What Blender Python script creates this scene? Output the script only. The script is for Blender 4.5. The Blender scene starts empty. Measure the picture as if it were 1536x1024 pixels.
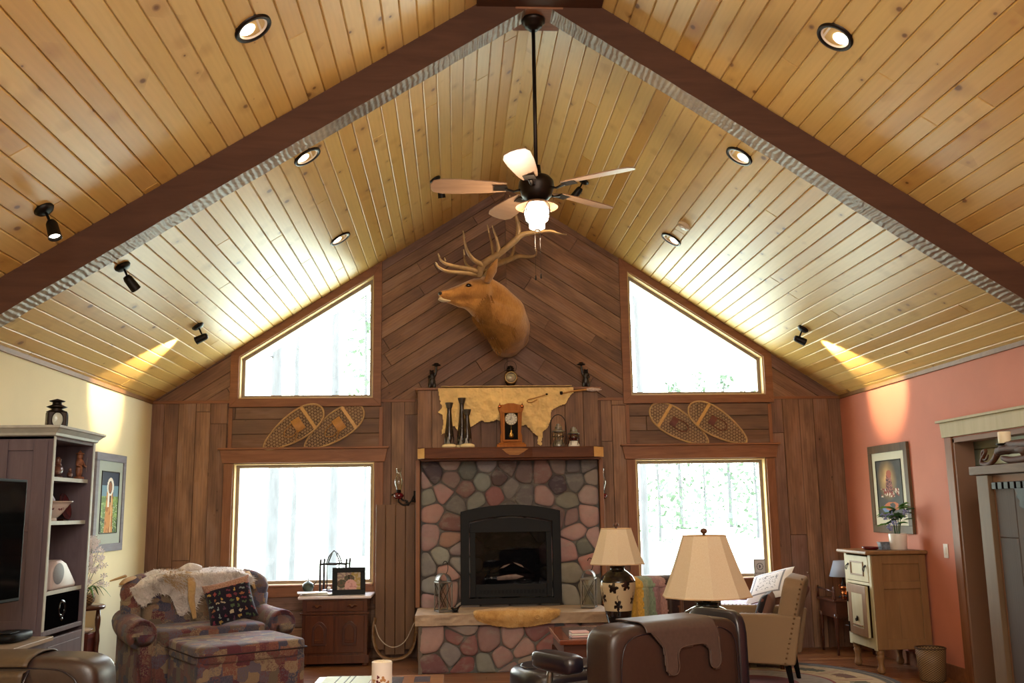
import bpy, bmesh, math, random
from math import sin, cos, pi, radians, sqrt, hypot
from mathutils import Vector, Matrix, noise as mnoise
rng = random.Random(11)
COL = bpy.context.scene.collection

# ------------------------------------------------------------------ camera model (frame 1536x1024)
F = 1439.4; YAW = .0610; PIT = .1733; ROL = -.0148; CZ = 1.49
cy_, sy_ = cos(YAW), sin(YAW); cp_, sp_ = cos(PIT), sin(PIT)
FW = Vector((sy_*cp_, cy_*cp_, sp_)); R0 = Vector((cy_, -sy_, 0)); U0 = R0.cross(FW)
RT = R0*cos(ROL)+U0*sin(ROL); UP = -R0*sin(ROL)+U0*cos(ROL)
def ray(px, py): return FW + RT*((px-768)/F) + UP*((512-py)/F)
def Y(px, py, y):                      # point of the room seen at a pixel, at depth y
    d = ray(px, py); t = y/d.y; return Vector((d.x*t, y, CZ+d.z*t))
cam = bpy.data.cameras.new('camera'); cam.sensor_width = 36; cam.lens = F*36/1536; cam.clip_end = 300
co = bpy.data.objects.new('camera', cam); COL.objects.link(co)
m = Matrix((RT, UP, -FW)).transposed().to_4x4(); m.translation = (0, 0, CZ); co.matrix_world = m
bpy.context.scene.camera = co

# ------------------------------------------------------------------ colour + materials
def C(h, a=1.0):
    h = h.lstrip('#'); v = [int(h[i:i+2], 16)/255 for i in (0, 2, 4)]
    return tuple((x/12.92 if x <= .04045 else ((x+.055)/1.055)**2.4) for x in v)+(a,)
class NT:
    def __init__(s, name):
        s.m = bpy.data.materials.new(name); s.m.use_nodes = True; s.t = s.m.node_tree
        s.t.nodes.clear(); s.out = s.n('ShaderNodeOutputMaterial')
    def n(s, k, **kw):
        x = s.t.nodes.new(k)
        for a, v in kw.items(): setattr(x, a, v)
        return x
    def l(s, a, b): s.t.links.new(a, b)
    def setin(s, node, d):
        for k, v in d.items():
            if isinstance(v, bpy.types.NodeSocket): s.l(v, node.inputs[k])
            else: node.inputs[k].default_value = v
        return node
    def math(s, op, a, b=None, c=None, clamp=False):
        x = s.n('ShaderNodeMath', operation=op, use_clamp=clamp)
        for i, v in enumerate((a, b, c)):
            if v is None: continue
            if isinstance(v, bpy.types.NodeSocket): s.l(v, x.inputs[i])
            else: x.inputs[i].default_value = v
        return x.outputs[0]
    def mix(s, f, a, b, mode='MIX'):
        x = s.n('ShaderNodeMix', data_type='RGBA', blend_type=mode)
        for i, v in ((0, f), (6, a), (7, b)):
            if isinstance(v, bpy.types.NodeSocket): s.l(v, x.inputs[i])
            else: x.inputs[i].default_value = v
        return x.outputs[2]
    def ramp(s, f, stops, interp='LINEAR'):
        x = s.n('ShaderNodeValToRGB'); e = x.color_ramp.elements; x.color_ramp.interpolation = interp
        while len(e) < len(stops): e.new(.5)
        for i, (p, c) in enumerate(stops): e[i].position = p; e[i].color = c
        s.l(f, x.inputs[0]); return x.outputs[0]
    def coord(s, kind='Object', scale=(1, 1, 1), loc=(0, 0, 0), rot=(0, 0, 0)):
        tc = s.n('ShaderNodeTexCoord'); mp = s.n('ShaderNodeMapping')
        s.l(tc.outputs[kind], mp.inputs[0]); mp.inputs['Scale'].default_value = scale
        mp.inputs['Location'].default_value = loc; mp.inputs['Rotation'].default_value = rot
        return mp.outputs[0]
    def noise(s, vec, scale=5, detail=4, rough=.55, dist=0):
        x = s.n('ShaderNodeTexNoise'); s.l(vec, x.inputs['Vector'])
        x.inputs['Scale'].default_value = scale; x.inputs['Detail'].default_value = detail
        x.inputs['Roughness'].default_value = rough; x.inputs['Distortion'].default_value = dist
        return x.outputs[0]
    def vor(s, vec, scale=5, rnd=1, feat='F1', out='Distance', dist='EUCLIDEAN'):
        x = s.n('ShaderNodeTexVoronoi', feature=feat, distance=dist); s.l(vec, x.inputs['Vector'])
        x.inputs['Scale'].default_value = scale; x.inputs['Randomness'].default_value = rnd
        return x.outputs[out]
    def bump(s, h, strength=.3, dist=.01):
        x = s.n('ShaderNodeBump'); s.l(h, x.inputs['Height']); x.inputs['Strength'].default_value = strength
        x.inputs['Distance'].default_value = dist; return x.outputs[0]
    def bsdf(s, **kw):
        x = s.n('ShaderNodeBsdfPrincipled')
        s.setin(x, {k.replace('_', ' '): v for k, v in kw.items()}); s.l(x.outputs[0], s.out.inputs[0]); return x
def sc(c, k): return tuple(min(1, v*k) for v in c[:3])+(1,)
def flat(name, h, rough=.5, metal=0, var=.15, scale=8, stretch=(1, 1, 1), bump=0, bd=.004, coat=0, sheen=0, kind='Object', spec=.5, detail=4):
    n = NT(name); c = C(h) if isinstance(h, str) else h
    v = n.coord(kind, stretch); f = n.noise(v, scale, detail)
    col = n.ramp(f, [(.25, sc(c, 1-var)), (.75, sc(c, 1+var))])
    kw = dict(Base_Color=col, Roughness=rough, Metallic=metal, Coat_Weight=coat, Sheen_Weight=sheen, Specular_IOR_Level=spec)
    if bump: kw['Normal'] = n.bump(f, bump, bd)
    n.bsdf(**kw); return n.m
def emis(name, h, strength):
    n = NT(name); e = n.n('ShaderNodeEmission'); e.inputs[0].default_value = C(h); e.inputs[1].default_value = strength
    n.l(e.outputs[0], n.out.inputs[0]); return n.m
def glass(name, tint='#ffffff', gl=.06, rough=.02):
    n = NT(name); t = n.n('ShaderNodeBsdfTransparent'); t.inputs[0].default_value = C(tint)
    g = n.n('ShaderNodeBsdfGlossy'); g.inputs['Roughness'].default_value = rough
    lw = n.n('ShaderNodeLayerWeight'); lw.inputs[0].default_value = .35
    f = n.math('ADD', n.math('MULTIPLY', lw.outputs[1], .6), gl, clamp=True)
    x = n.n('ShaderNodeMixShader'); n.l(f, x.inputs[0]); n.l(t.outputs[0], x.inputs[1]); n.l(g.outputs[0], x.inputs[2])
    n.l(x.outputs[0], n.out.inputs[0]); return n.m
def painted(name, rough=.5, spec=.3, bump=0, sc_=40, sheen=0):
    n = NT(name); a = n.n('ShaderNodeAttribute', attribute_name='Col')
    kw = dict(Base_Color=a.outputs[0], Roughness=rough, Specular_IOR_Level=spec, Sheen_Weight=sheen)
    if bump: kw['Normal'] = n.bump(n.noise(n.coord(), sc_, 5), bump, .01)
    n.bsdf(**kw); return n.m
def plank(name, cols, rough=.5, knots=.5, knotcol='#4a2a10', grain=.35, gcol='#2a180c', streak=0, bump=.15, spec=.5, kscale=1.0, crack=0, coat=0):
    """board wood: UV = (along, across) in metres, attribute rnd = one random per board"""
    n = NT(name)
    a = n.n('ShaderNodeAttribute', attribute_name='rnd'); sp = n.n('ShaderNodeSeparateColor'); n.l(a.outputs[0], sp.inputs[0])
    uv = n.n('ShaderNodeUVMap'); uv.uv_map = 'UVMap'
    off = n.n('ShaderNodeVectorMath', operation='SCALE'); n.l(a.outputs[0], off.inputs[0]); off.inputs['Scale'].default_value = 37
    add = n.n('ShaderNodeVectorMath', operation='ADD'); n.l(uv.outputs[0], add.inputs[0]); n.l(off.outputs[0], add.inputs[1])
    def mp(sx, sy):
        x = n.n('ShaderNodeMapping'); n.l(add.outputs[0], x.inputs[0]); x.inputs['Scale'].default_value = (sx, sy, 1); return x.outputs[0]
    base = n.ramp(sp.outputs[0], [(i/(len(cols)-1), C(c)) for i, c in enumerate(cols)])
    g = n.noise(mp(1.6, 26), 2.4, 5, .6, .8)
    w = n.n('ShaderNodeTexWave', wave_type='BANDS', bands_direction='Y'); n.l(mp(.7, 7), w.inputs[0])
    w.inputs['Scale'].default_value = 1.6; w.inputs['Distortion'].default_value = 7; w.inputs['Detail'].default_value = 2; w.inputs['Detail Scale'].default_value = .7
    gm = n.math('ADD', n.math('MULTIPLY', g, .85), n.math('MULTIPLY', w.outputs[1], .15))
    big = n.noise(mp(.9, 3.5), 1.6, 3, .6)
    gf = n.math('MULTIPLY', n.math('SUBTRACT', gm, .38, clamp=True), grain*2.2, clamp=True)
    col = n.mix(gf, base, C(gcol))
    if crack: col = n.mix(n.math('MULTIPLY', n.math('SUBTRACT', big, .42, clamp=True), 2.6, clamp=True), col, C('#4a352c')); col = n.mix(n.math('MULTIPLY', n.math('SUBTRACT', .44, big, clamp=True), 3, clamp=True), col, C('#8d7468'))
    if streak:
        s2 = n.noise(mp(.5, 5), 1.3, 3); f2 = n.math('MULTIPLY', n.math('SUBTRACT', s2, .52, clamp=True), streak*8, clamp=True)
        col = n.mix(f2, col, sc(C(cols[-1]), 1.25))
    if crack:
        s3 = n.noise(mp(.8, 16), 2.2, 6, .7, 1.5); f3 = n.math('GREATER_THAN', s3, 1-crack)
        col = n.mix(n.math('MULTIPLY', f3, .75), col, C('#120a06'))
    h = g
    if knots:
        vd = n.vor(mp(5.5*kscale, 9*kscale), 1, 1); 
        gate = n.vor(mp(5.5*kscale, 9*kscale), 1, 1, out='Color'); gs = n.n('ShaderNodeSeparateColor'); n.l(gate, gs.inputs[0])
        rad = n.math('MULTIPLY', n.math('POWER', gs.outputs[0], 2.0), .17*knots*2)
        k = n.math('SUBTRACT', 1, n.math('DIVIDE', vd, n.math('ADD', rad, .004)), clamp=True)
        k = n.math('MULTIPLY', k, 2.2, clamp=True)
        halo = n.math('SUBTRACT', 1, n.math('DIVIDE', vd, n.math('ADD', n.math('MULTIPLY', rad, 3.2), .01)), clamp=True)
        col = n.mix(n.math('MULTIPLY', halo, .45), col, sc(C(knotcol), 2.6))
        col = n.mix(n.math('MULTIPLY', k, .8), col, C(knotcol))
    n.bsdf(Base_Color=col, Roughness=rough, Normal=n.bump(h, bump, .004), Specular_IOR_Level=spec, Coat_Weight=coat, Coat_Roughness=.35)
    return n.m
def wood(name, c1, c2, rough=.45, axis='X', scale=6, bump=.1, coat=0, spec=.35, dark=.0):
    n = NT(name); st = {'X': (.12, 1, 1), 'Y': (1, .12, 1), 'Z': (1, 1, .12)}[axis]
    v = n.coord('Object', st); f = n.noise(v, scale*4, 6, .65, .6); g = n.noise(n.coord('Object', st), scale, 2)
    col = n.ramp(f, [(.3, C(c1)), (.7, C(c2))]); col = n.mix(n.math('MULTIPLY', g, .6), col, sc(C(c1), .7))
    n.bsdf(Base_Color=col, Roughness=rough, Coat_Weight=coat, Specular_IOR_Level=spec, Normal=n.bump(f, bump, .003)); return n.m

M = {}
M['ceil'] = plank('knotty_pine', ['#d6b268', '#dcbc78', '#cea65c', '#e0c284', '#c89c52', '#dab870'], rough=.36, knots=.58, knotcol='#5e3410', grain=.15, gcol='#8a5a20', streak=.2, bump=.05, spec=.55, kscale=.95)
M['wall'] = plank('barn_wood', ['#8a644a', '#9c7659', '#73503c', '#a57a58', '#7e5f52', '#93694a', '#775645'], rough=.6, knots=.2, knotcol='#2a170e', grain=.55, gcol='#38231a', streak=.35, bump=.4, spec=.3, crack=.34, kscale=.7)
M['panel'] = plank('barn_wood_panel', ['#7b5840', '#694c39', '#8a664c', '#6e523e'], rough=.6, knots=.2, knotcol='#24140c', grain=.35, gcol='#2c1c12', streak=.3, bump=.3, spec=.35, crack=.3)
M['floor'] = plank('oak_floor', ['#7a4a2a', '#8c5a34', '#693c22', '#9a6a40'], rough=.3, knots=.1, grain=.4, gcol='#3a1c0c', bump=.06, spec=.5)
M['door'] = plank('weathered_door_wood', ['#4e3c30', '#44352c', '#584638'], rough=.7, knots=.2, grain=.4, bump=.25)
M['shiplap'] = plank('pale_shiplap', ['#aeb296', '#b8bca0'], rough=.5, knots=.1, grain=.1, bump=.1)
M['trim'] = wood('cedar_trim', '#7a4a2c', '#9a6642', .5, 'X', 5)
M['trimv'] = wood('cedar_trim_upright', '#7a4a2c', '#9a6642', .5, 'Z', 5)
M['jamb'] = wood('pine_jamb', '#c8a870', '#d8be88', .45, 'Z', 5)
M['sash'] = flat('window_sash', '#8a7868', .5, var=.05)
M['beam'] = wood('rough_beam', '#452818', '#5c3a26', .75, 'X', 3, .5)
def beamunder():
    n = NT('sawn_soffit_window_sheen'); v = n.coord('Object'); w = n.n('ShaderNodeTexWave', wave_type='BANDS', bands_direction='X'); n.l(v, w.inputs[0])
    w.inputs['Scale'].default_value = 9; w.inputs['Distortion'].default_value = 3; w.inputs['Detail'].default_value = 2; w.inputs['Detail Scale'].default_value = 1.5
    f = n.noise(v, 9, 5, .7); col = n.ramp(f, [(.3, C('#7a6450')), (.7, C('#a08e74'))]); col = n.mix(n.math('MULTIPLY', w.outputs[1], .35), col, C('#5a4636'))
    n.bsdf(Base_Color=col, Roughness=.42, Normal=n.bump(w.outputs[1], .45, .01), Specular_IOR_Level=.6); return n.m
M['soffit'] = beamunder()  # paler than the beam faces: window reflection put into the colour, plus saw marks
M['mantel'] = wood('red_cedar', '#47230f', '#744222', .5, 'X', 3, .2, 0, .15)
M['sapwood'] = wood('cedar_sapwood', '#c4904c', '#dcae68', .35, 'X', 5, .15, .3)
M['iron'] = flat('black_iron', '#17130f', .45, .6, .2, 20, bump=.2)
M['black'] = flat('black_satin', '#0a0a0b', .5, 0, .1, spec=.15)
M['matteblack'] = flat('matte_black', '#08080a', .9, 0, .1, spec=0)
M['firemetal'] = flat('fireplace_black', '#0b0b0d', .6, 0, .1, 30, bump=.05, spec=.25)
M['bronze'] = flat('oil_rubbed_bronze', '#241a14', .4, .7, .2)
M['chrome'] = flat('pewter', '#8d8a84', .35, .9, .15, 30)
M['cream_wall'] = flat('cream_plaster', '#ecdfb6', .75, 0, .03, 3, bump=.12, bd=.002, detail=8)
M['salmon_wall'] = flat('salmon_plaster', '#c97c63', .7, 0, .05, 3, bump=.12, bd=.002, detail=8)
M['glass'] = glass('window_glass', '#ffffff', .03)
M['clear'] = glass('lamp_glass', '#f4f6f0', .10)
M['leather'] = flat('brown_leather', '#33241f', .36, 0, .15, 60, bump=.25, bd=.002, spec=.6)
M['leatherpad'] = flat('leather_pad', '#4c3c36', .5, 0, .15, 60, bump=.3, bd=.002)
M['leatherdark'] = flat('black_leather', '#1c1620', .28, 0, .15, 60, bump=.2, bd=.002, spec=.7)
M['linen'] = flat('tan_linen', '#866c50', .85, 0, .18, 260, bump=.3, bd=.002)
M['shade'] = None
def shade_mat():
    n = NT('lampshade_linen'); f = n.noise(n.coord('Object', (1, 1, .3)), 300, 2)
    col = n.ramp(f, [(.3, C('#ecdcc0')), (.7, C('#f6ead4'))])
    p = n.n('ShaderNodeBsdfDiffuse'); n.l(col, p.inputs[0]); t = n.n('ShaderNodeBsdfTranslucent'); n.l(col, t.inputs[0])
    x = n.n('ShaderNodeMixShader'); x.inputs[0].default_value = .5; n.l(p.outputs[0], x.inputs[1]); n.l(t.outputs[0], x.inputs[2])
    n.l(x.outputs[0], n.out.inputs[0]); return n.m
M['shade'] = shade_mat()
M['paint'] = painted('painted_surface', .55); M['paintgloss'] = painted('glazed_painted_surface', .15, .6)
M['paintcloth'] = painted('printed_cloth', .9, .1, .3, 90, .2)
M['mortar'] = flat('mortar', '#6e6359', .9, 0, .25, 30, bump=.6, bd=.01)
def stone_mat():
    n = NT('river_stone'); a = n.n('ShaderNodeAttribute', attribute_name='Col')
    f = n.noise(n.coord(), 14, 7, .65); hs = n.n('ShaderNodeHueSaturation'); hs.inputs['Saturation'].default_value = .72; hs.inputs['Value'].default_value = 1.08; n.l(a.outputs[0], hs.inputs['Color']); col = n.mix(n.math('MULTIPLY', f, .7, clamp=True), hs.outputs[0], n.mix(1, hs.outputs[0], (.5, .47, .48, 1), 'MULTIPLY'))
    f2 = n.noise(n.coord('Object', (1, 1, 2), (3, 1, 4)), 5, 5, .7)
    col = n.mix(n.math('MULTIPLY', n.math('SUBTRACT', f2, .5, clamp=True), 3, clamp=True), col, C('#8d8a80'))
    n.bsdf(Base_Color=col, Roughness=.8, Normal=n.bump(f, .6, .012), Specular_IOR_Level=.3); return n.m
M['stone'] = stone_mat()
M['slab'] = flat('sandstone_slab', '#a8917a', .7, 0, .25, 9, bump=.5, bd=.01, detail=8)
M['slabedge'] = flat('sandstone_rough_edge', '#8a6a4a', .85, 0, .4, 14, bump=.9, bd=.02, detail=8)
def tapestry(name, cols, scale=7.5, dark=.5):
    n = NT(name); v = n.coord('Object', (1, 1, 1), (.3, .2, .1))
    warp = n.n('ShaderNodeVectorMath', operation='ADD'); n.l(v, warp.inputs[0])
    nz = n.n('ShaderNodeTexNoise'); nz.inputs['Scale'].default_value = 3; n.l(v, nz.inputs['Vector'])
    s_ = n.n('ShaderNodeVectorMath', operation='SCALE'); n.l(nz.outputs[1], s_.inputs[0]); s_.inputs['Scale'].default_value = .05; n.l(s_.outputs[0], warp.inputs[1])
    vo = n.n('ShaderNodeTexVoronoi', distance='CHEBYCHEV'); n.l(warp.outputs[0], vo.inputs['Vector']); vo.inputs['Scale'].default_value = scale; vo.inputs['Randomness'].default_value = .8
    sp = n.n('ShaderNodeSeparateColor'); n.l(vo.outputs['Color'], sp.inputs[0])
    base = n.ramp(sp.outputs[0], [(i/len(cols), C(c)) for i, c in enumerate(cols)], 'CONSTANT')
    alt = n.ramp(sp.outputs[1], [(i/len(cols), C(c)) for i, c in enumerate(cols[::-1])], 'CONSTANT')
    motif = n.noise(warp.outputs[0], 26, 2, .5, 3.5); mf = n.math('GREATER_THAN', motif, .53)
    col = n.mix(n.math('MULTIPLY', mf, .6), base, alt)
    edge = n.vor(warp.outputs[0], scale, .8, 'F1', 'Distance', 'CHEBYCHEV')
    w = n.noise(v, 180, 2); col = n.mix(n.math('MULTIPLY', w, dark), col, C('#1c1014'))
    n.bsdf(Base_Color=col, Roughness=.9, Normal=n.bump(w, .3, .003), Specular_IOR_Level=.2, Sheen_Weight=.15); return n.m
M['tapestry'] = tapestry('tapestry_fabric', ['#7a4a48', '#a08a70', '#505064', '#8c5c50', '#76685a', '#9a8268', '#683842', '#6e6470'], 11, .6)
M['wicker'] = None
def wicker():
    n = NT('woven_wicker'); v = n.coord('UV', (1, 1, 1)); ch = n.n('ShaderNodeTexChecker'); n.l(v, ch.inputs[0]); ch.inputs['Scale'].default_value = 1
    ch.inputs[1].default_value = C('#8f7048'); ch.inputs[2].default_value = C('#4a321c')
    n.bsdf(Base_Color=ch.outputs[0], Roughness=.6, Normal=n.bump(ch.outputs[1], .6, .01)); return n.m
M['wicker'] = wicker()
def furmat(name, h1, h2, h3, scale=5):
    n = NT(name); f = n.noise(n.coord(), scale, 5, .7, .5); g = n.noise(n.coord('Object', (1, 1, .25)), scale*22, 3)
    col = n.ramp(f, [(.3, C(h1)), (.5, C(h2)), (.72, C(h3))]); col = n.mix(n.math('MULTIPLY', g, .5), col, sc(C(h1), .45))
    n.bsdf(Base_Color=col, Roughness=.85, Sheen_Weight=.3, Normal=n.bump(g, .6, .01), Specular_IOR_Level=.2); return n.m
M['elkfur'] = furmat('elk_hide', '#8c5a26', '#ac763a', '#c08c4e', 4)
M['elkmane'] = furmat('elk_mane', '#6e441a', '#906028', '#a87438', 6)
M['coyote'] = furmat('coyote_fur', '#d0b8a6', '#f6eeea', '#a89890', 7)
M['coyoteleg'] = furmat('coyote_tan_fur', '#b08850', '#d0aa74', '#c09660', 9)
M['foxfur'] = furmat('golden_hearth_fur', '#b88446', '#dcae6c', '#ecca92', 6)
M['antler'] = flat('antler', '#9c7c54', .45, 0, .35, 14, bump=.4, bd=.004)
M['antlertip'] = flat('antler_tip', '#e0c898', .35, 0, .1)
M['hide'] = flat('tanned_buckskin', '#e2bd7c', .85, 0, .12, 12, bump=.9, bd=.02, detail=9)
M['pine'] = wood('shaded_stripped_pine', '#7f5a36', '#9a7148', .5, 'Z', 3, .1)  # deepened tone: the shade on the cupboard side is in the colour
M['pinepale'] = wood('lit_pine_front', '#b8a880', '#ccbd94', .5, 'Z', 3, .1)  # paler copy of the pine, light on the cupboard front painted in; also door head
M['walnut'] = wood('dark_walnut', '#42241a', '#5e3422', .3, 'X', 5, .1, .4)
M['walnutv'] = wood('burl_walnut', '#4a2616', '#6a3a20', .25, 'Z', 5, .1, .4)
M['greywood'] = wood('weathered_grey_wood', '#584a50', '#73646a', .6, 'Z', 4, .25)
M['greyedge'] = flat('pale_worn_edge', '#a6a69c', .5, 0, .12, 20)
M['marble'] = flat('white_marble', '#e2d8d8', .2, 0, .1, 5)
M['china'] = flat('white_china', '#e6ddd4', .2, 0, .03)
M['plasticw'] = flat('grey_white_plastic', '#b8a8a4', .4, 0, .05)
M['red'] = flat('ruby_glaze', '#5c0f18', .15, 0, .1, spec=.7)
M['copper'] = flat('copper', '#b86a3a', .25, 1, .15)
M['clockwood'] = wood('oak_clock', '#94521f', '#b4702f', .5, 'Z', 6, .1, 0, .1)
M['green'] = flat('leaf_green', '#4a7a2c', .5, 0, .3, 20)
M['darkgreen'] = flat('dark_leaf', '#274a22', .5, 0, .3, 20)
M['petal'] = flat('white_petal', '#f4eef2', .6, 0, .08)
M['bluepetal'] = flat('lavender_petal', '#8a92c0', .6, 0, .1)
M['wax'] = flat('cream_wax', '#efe0c2', .5, 0, .03)
M['drift'] = wood('driftwood', '#3c2012', '#6a3c20', .6, 'Y', 8, .6)
M['vasedark'] = flat('smoky_brown_glass', '#2c2019', .2, .2, .2, 12)
M['bark'] = flat('pine_bark', '#474748', .9, 0, .3, 10, (1, 1, .2), bump=.5)
M['foliage'] = flat('forest_foliage', '#41523f', .8, 0, .3, 4)
M['grass'] = flat('sunlit_grass', '#d4dcc0', .9, 0, .12, 2)
M['label'] = flat('paper', '#ddd6c8', .6, 0, .05)
M['rope'] = flat('cotton_rope', '#c9b9a4', .8, 0, .1, 60)
M['hoopwood'] = wood('bentwood_hoop', '#6e4526', '#a88860', .4, 'X', 6)
M['netting'] = flat('rawhide_lacing', '#c4a47a', .6, 0, .15, 30)
M['ash'] = wood('ash_rim', '#b08858', '#d0aa74', .5, 'X', 8)
M['thong'] = flat('leather_binding', '#b07a3a', .55, 0, .2, 20, bump=.2)
M['bear'] = flat('black_resin', '#1a1310', .35, 0, .2, 40, bump=.3)

# ------------------------------------------------------------------ mesh builder
def sgn(v): return -1 if v < 0 else 1
class MB:
    def __init__(s): s.v = []; s.f = []; s.uv = {}; s.col = {}; s.mi = {}; s.cur = None; s.mat = 0; s.norm = True
    def add(s, vs, fs, M4=None, col=None, uvs=None):
        o = len(s.v)
        s.v += [tuple(M4 @ Vector(p)) if M4 else tuple(p) for p in vs]
        for k, f in enumerate(fs):
            i = len(s.f); s.f.append([a+o for a in f])
            if uvs: s.uv[i] = uvs[k]
            c = col if col is not None else s.cur
            if c is not None: s.col[i] = c
            if s.mat: s.mi[i] = s.mat
        return s
    def box(s, a, b, M4=None, col=None):
        x0, y0, z0 = a; x1, y1, z1 = b
        vs = [(x0, y0, z0), (x1, y0, z0), (x1, y1, z0), (x0, y1, z0), (x0, y0, z1), (x1, y0, z1), (x1, y1, z1), (x0, y1, z1)]
        fs = [(0, 3, 2, 1), (4, 5, 6, 7), (0, 1, 5, 4), (1, 2, 6, 5), (2, 3, 7, 6), (3, 0, 4, 7)]
        return s.add(vs, fs, M4, col)
    def cbox(s, c, d, M4=None, col=None): return s.box([c[i]-d[i]/2 for i in range(3)], [c[i]+d[i]/2 for i in range(3)], M4, col)
    def sbox(s, c, d, n=.35, seg=20, M4=None, col=None):      # puffy rounded box (superellipsoid)
        vs = []; fs = []; A = seg; B = seg//2
        for j in range(B+1):
            ph = -pi/2+pi*j/B
            for i in range(A):
                th = 2*pi*i/A
                f = lambda v, e: sgn(v)*abs(v)**e
                vs.append((c[0]+d[0]/2*f(cos(ph), n)*f(cos(th), n), c[1]+d[1]/2*f(cos(ph), n)*f(sin(th), n), c[2]+d[2]/2*f(sin(ph), n)))
        for j in range(B):
            for i in range(A): fs.append((j*A+i, j*A+(i+1) % A, (j+1)*A+(i+1) % A, (j+1)*A+i))
        return s.add(vs, fs, M4, col)
    def ell(s, c, r, M4=None, seg=16, col=None):
        if not hasattr(r, '__len__'): r = (r, r, r)
        return s.sbox(c, (2*r[0], 2*r[1], 2*r[2]), 1, seg, M4, col)
    def lathe(s, prof, c=(0, 0, 0), seg=24, M4=None, cap=True, col=None, uvk=None):
        vs = []; fs = []; uvs = [] if uvk else None; L = 0
        for k, (r, z) in enumerate(prof):
            for i in range(seg): a = 2*pi*i/seg; vs.append((c[0]+r*cos(a), c[1]+r*sin(a), c[2]+z))
        for k in range(len(prof)-1):
            L2 = L+hypot(prof[k+1][0]-prof[k][0], prof[k+1][1]-prof[k][1])
            for i in range(seg):
                fs.append((k*seg+i, k*seg+(i+1) % seg, (k+1)*seg+(i+1) % seg, (k+1)*seg+i))
                if uvk: uvs.append([(i*uvk[0]/seg, L*uvk[1]), ((i+1)*uvk[0]/seg, L*uvk[1]), ((i+1)*uvk[0]/seg, L2*uvk[1]), (i*uvk[0]/seg, L2*uvk[1])])
            L = L2
        if cap:
            if prof[0][0] > 1e-4: fs.append(tuple(range(seg-1, -1, -1)))
            if prof[-1][0] > 1e-4: fs.append(tuple((len(prof)-1)*seg+i for i in range(seg)))
            if uvk: uvs += [[(0, 0)]*seg]*(len(fs)-len(uvs))
        return s.add(vs, fs, M4, col, uvs)
    def tube(s, pts, r, seg=8, M4=None, closed=False, flat=1, col=None, smooth=0, cap=True):
        P = [Vector(p) for p in pts]; R = list(r) if hasattr(r, '__len__') else [r]*len(P)
        if smooth and len(P) > 2: P, R = cat(P, R, smooth, closed)
        n = len(P); vs = []; fs = []; prev = None
        for i in range(n):
            t = (P[(i+1) % n]-P[i-1]) if closed else (P[min(i+1, n-1)]-P[max(i-1, 0)])
            if t.length < 1e-9: t = Vector((0, 0, 1))
            t.normalize()
            if prev is None:
                u = t.cross(Vector((0, 0, 1)));
                if u.length < .1: u = t.cross(Vector((0, 1, 0)))
            else: u = prev-t*prev.dot(t)
            u.normalize(); prev = u; w = t.cross(u)
            for k in range(seg):
                a = 2*pi*k/seg; vs.append(P[i]+u*cos(a)*R[i]+w*sin(a)*R[i]*flat)
        m_ = n if closed else n-1
        for i in range(m_):
            for k in range(seg): a, b = i, (i+1) % n; fs.append((a*seg+k, a*seg+(k+1) % seg, b*seg+(k+1) % seg, b*seg+k))
        if not closed and cap: fs.append(tuple(range(seg-1, -1, -1))); fs.append(tuple((n-1)*seg+k for k in range(seg)))
        return s.add(vs, fs, M4, col)
    def prism(s, poly, axis, a, b, M4=None, col=None):         # polygon in the plane of the two other axes, from a to b along axis
        n = len(poly); vs = []
        for d in (a, b):
            for (p, q) in poly: vs.append({'x': (d, p, q), 'y': (p, d, q), 'z': (p, q, d)}[axis])
        fs = [tuple(range(n)), tuple(range(2*n-1, n-1, -1))]+[(i, n+i, n+(i+1) % n, (i+1) % n) for i in range(n)]
        return s.add(vs, fs, M4, col)
    def grid(s, fn, nu, nv, M4=None, colfn=None, closed=False):
        vs = [fn(i/nu, j/nv) for j in range(nv+1) for i in range(nu+1)]
        o = len(s.f); fs = []
        for j in range(nv):
            for i in range(nu): fs.append((j*(nu+1)+i, j*(nu+1)+i+1, (j+1)*(nu+1)+i+1, (j+1)*(nu+1)+i))
        s.add(vs, fs, M4)
        if colfn:
            for j in range(nv):
                for i in range(nu): s.col[o+j*nu+i] = colfn((i+.5)/nu, (j+.5)/nv)
        return s
    def build(s, name, mat, parent=None, smooth=False, bevel=0, world=False, sub=0, remesh=0, solid=0, seg=2, kind=None, smod=0):
        me = bpy.data.meshes.new(name); vs = s.v
        if world and parent is not None:
            inv = Matrix.Translation(parent.location) @ Matrix.Rotation(parent.rotation_euler.z, 4, 'Z'); inv = inv.inverted()
            vs = [tuple(inv @ Vector(p)) for p in vs]
        me.from_pydata(vs, [], s.f)
        if s.uv:
            ul = me.uv_layers.new(name='UVMap')
            for p in me.polygons:
                if p.index in s.uv:
                    for k, li in enumerate(p.loop_indices): ul.data[li].uv = s.uv[p.index][k]
        if s.col:
            an = 'rnd' if getattr(s, 'rndmode', False) else 'Col'
            at = me.color_attributes.new(an, 'FLOAT_COLOR', 'CORNER')
            for p in me.polygons:
                c = s.col.get(p.index, (.5, .5, .5, 1)); c = tuple(c[:3])+(1,)
                for li in p.loop_indices: at.data[li].color = c
        mats = mat if isinstance(mat, (list, tuple)) else [mat]
        for x in mats: me.materials.append(M[x] if isinstance(x, str) else x)
        for i, k in s.mi.items(): me.polygons[i].material_index = k
        if smooth: me.polygons.foreach_set('use_smooth', [True]*len(me.polygons))
        if len(s.f) > 1 and s.norm:
            b_ = bmesh.new(); b_.from_mesh(me); bmesh.ops.recalc_face_normals(b_, faces=b_.faces); b_.to_mesh(me); b_.free()
        me.update(); o = bpy.data.objects.new(name, me); COL.objects.link(o)
        if parent is not None: o.parent = parent
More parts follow.
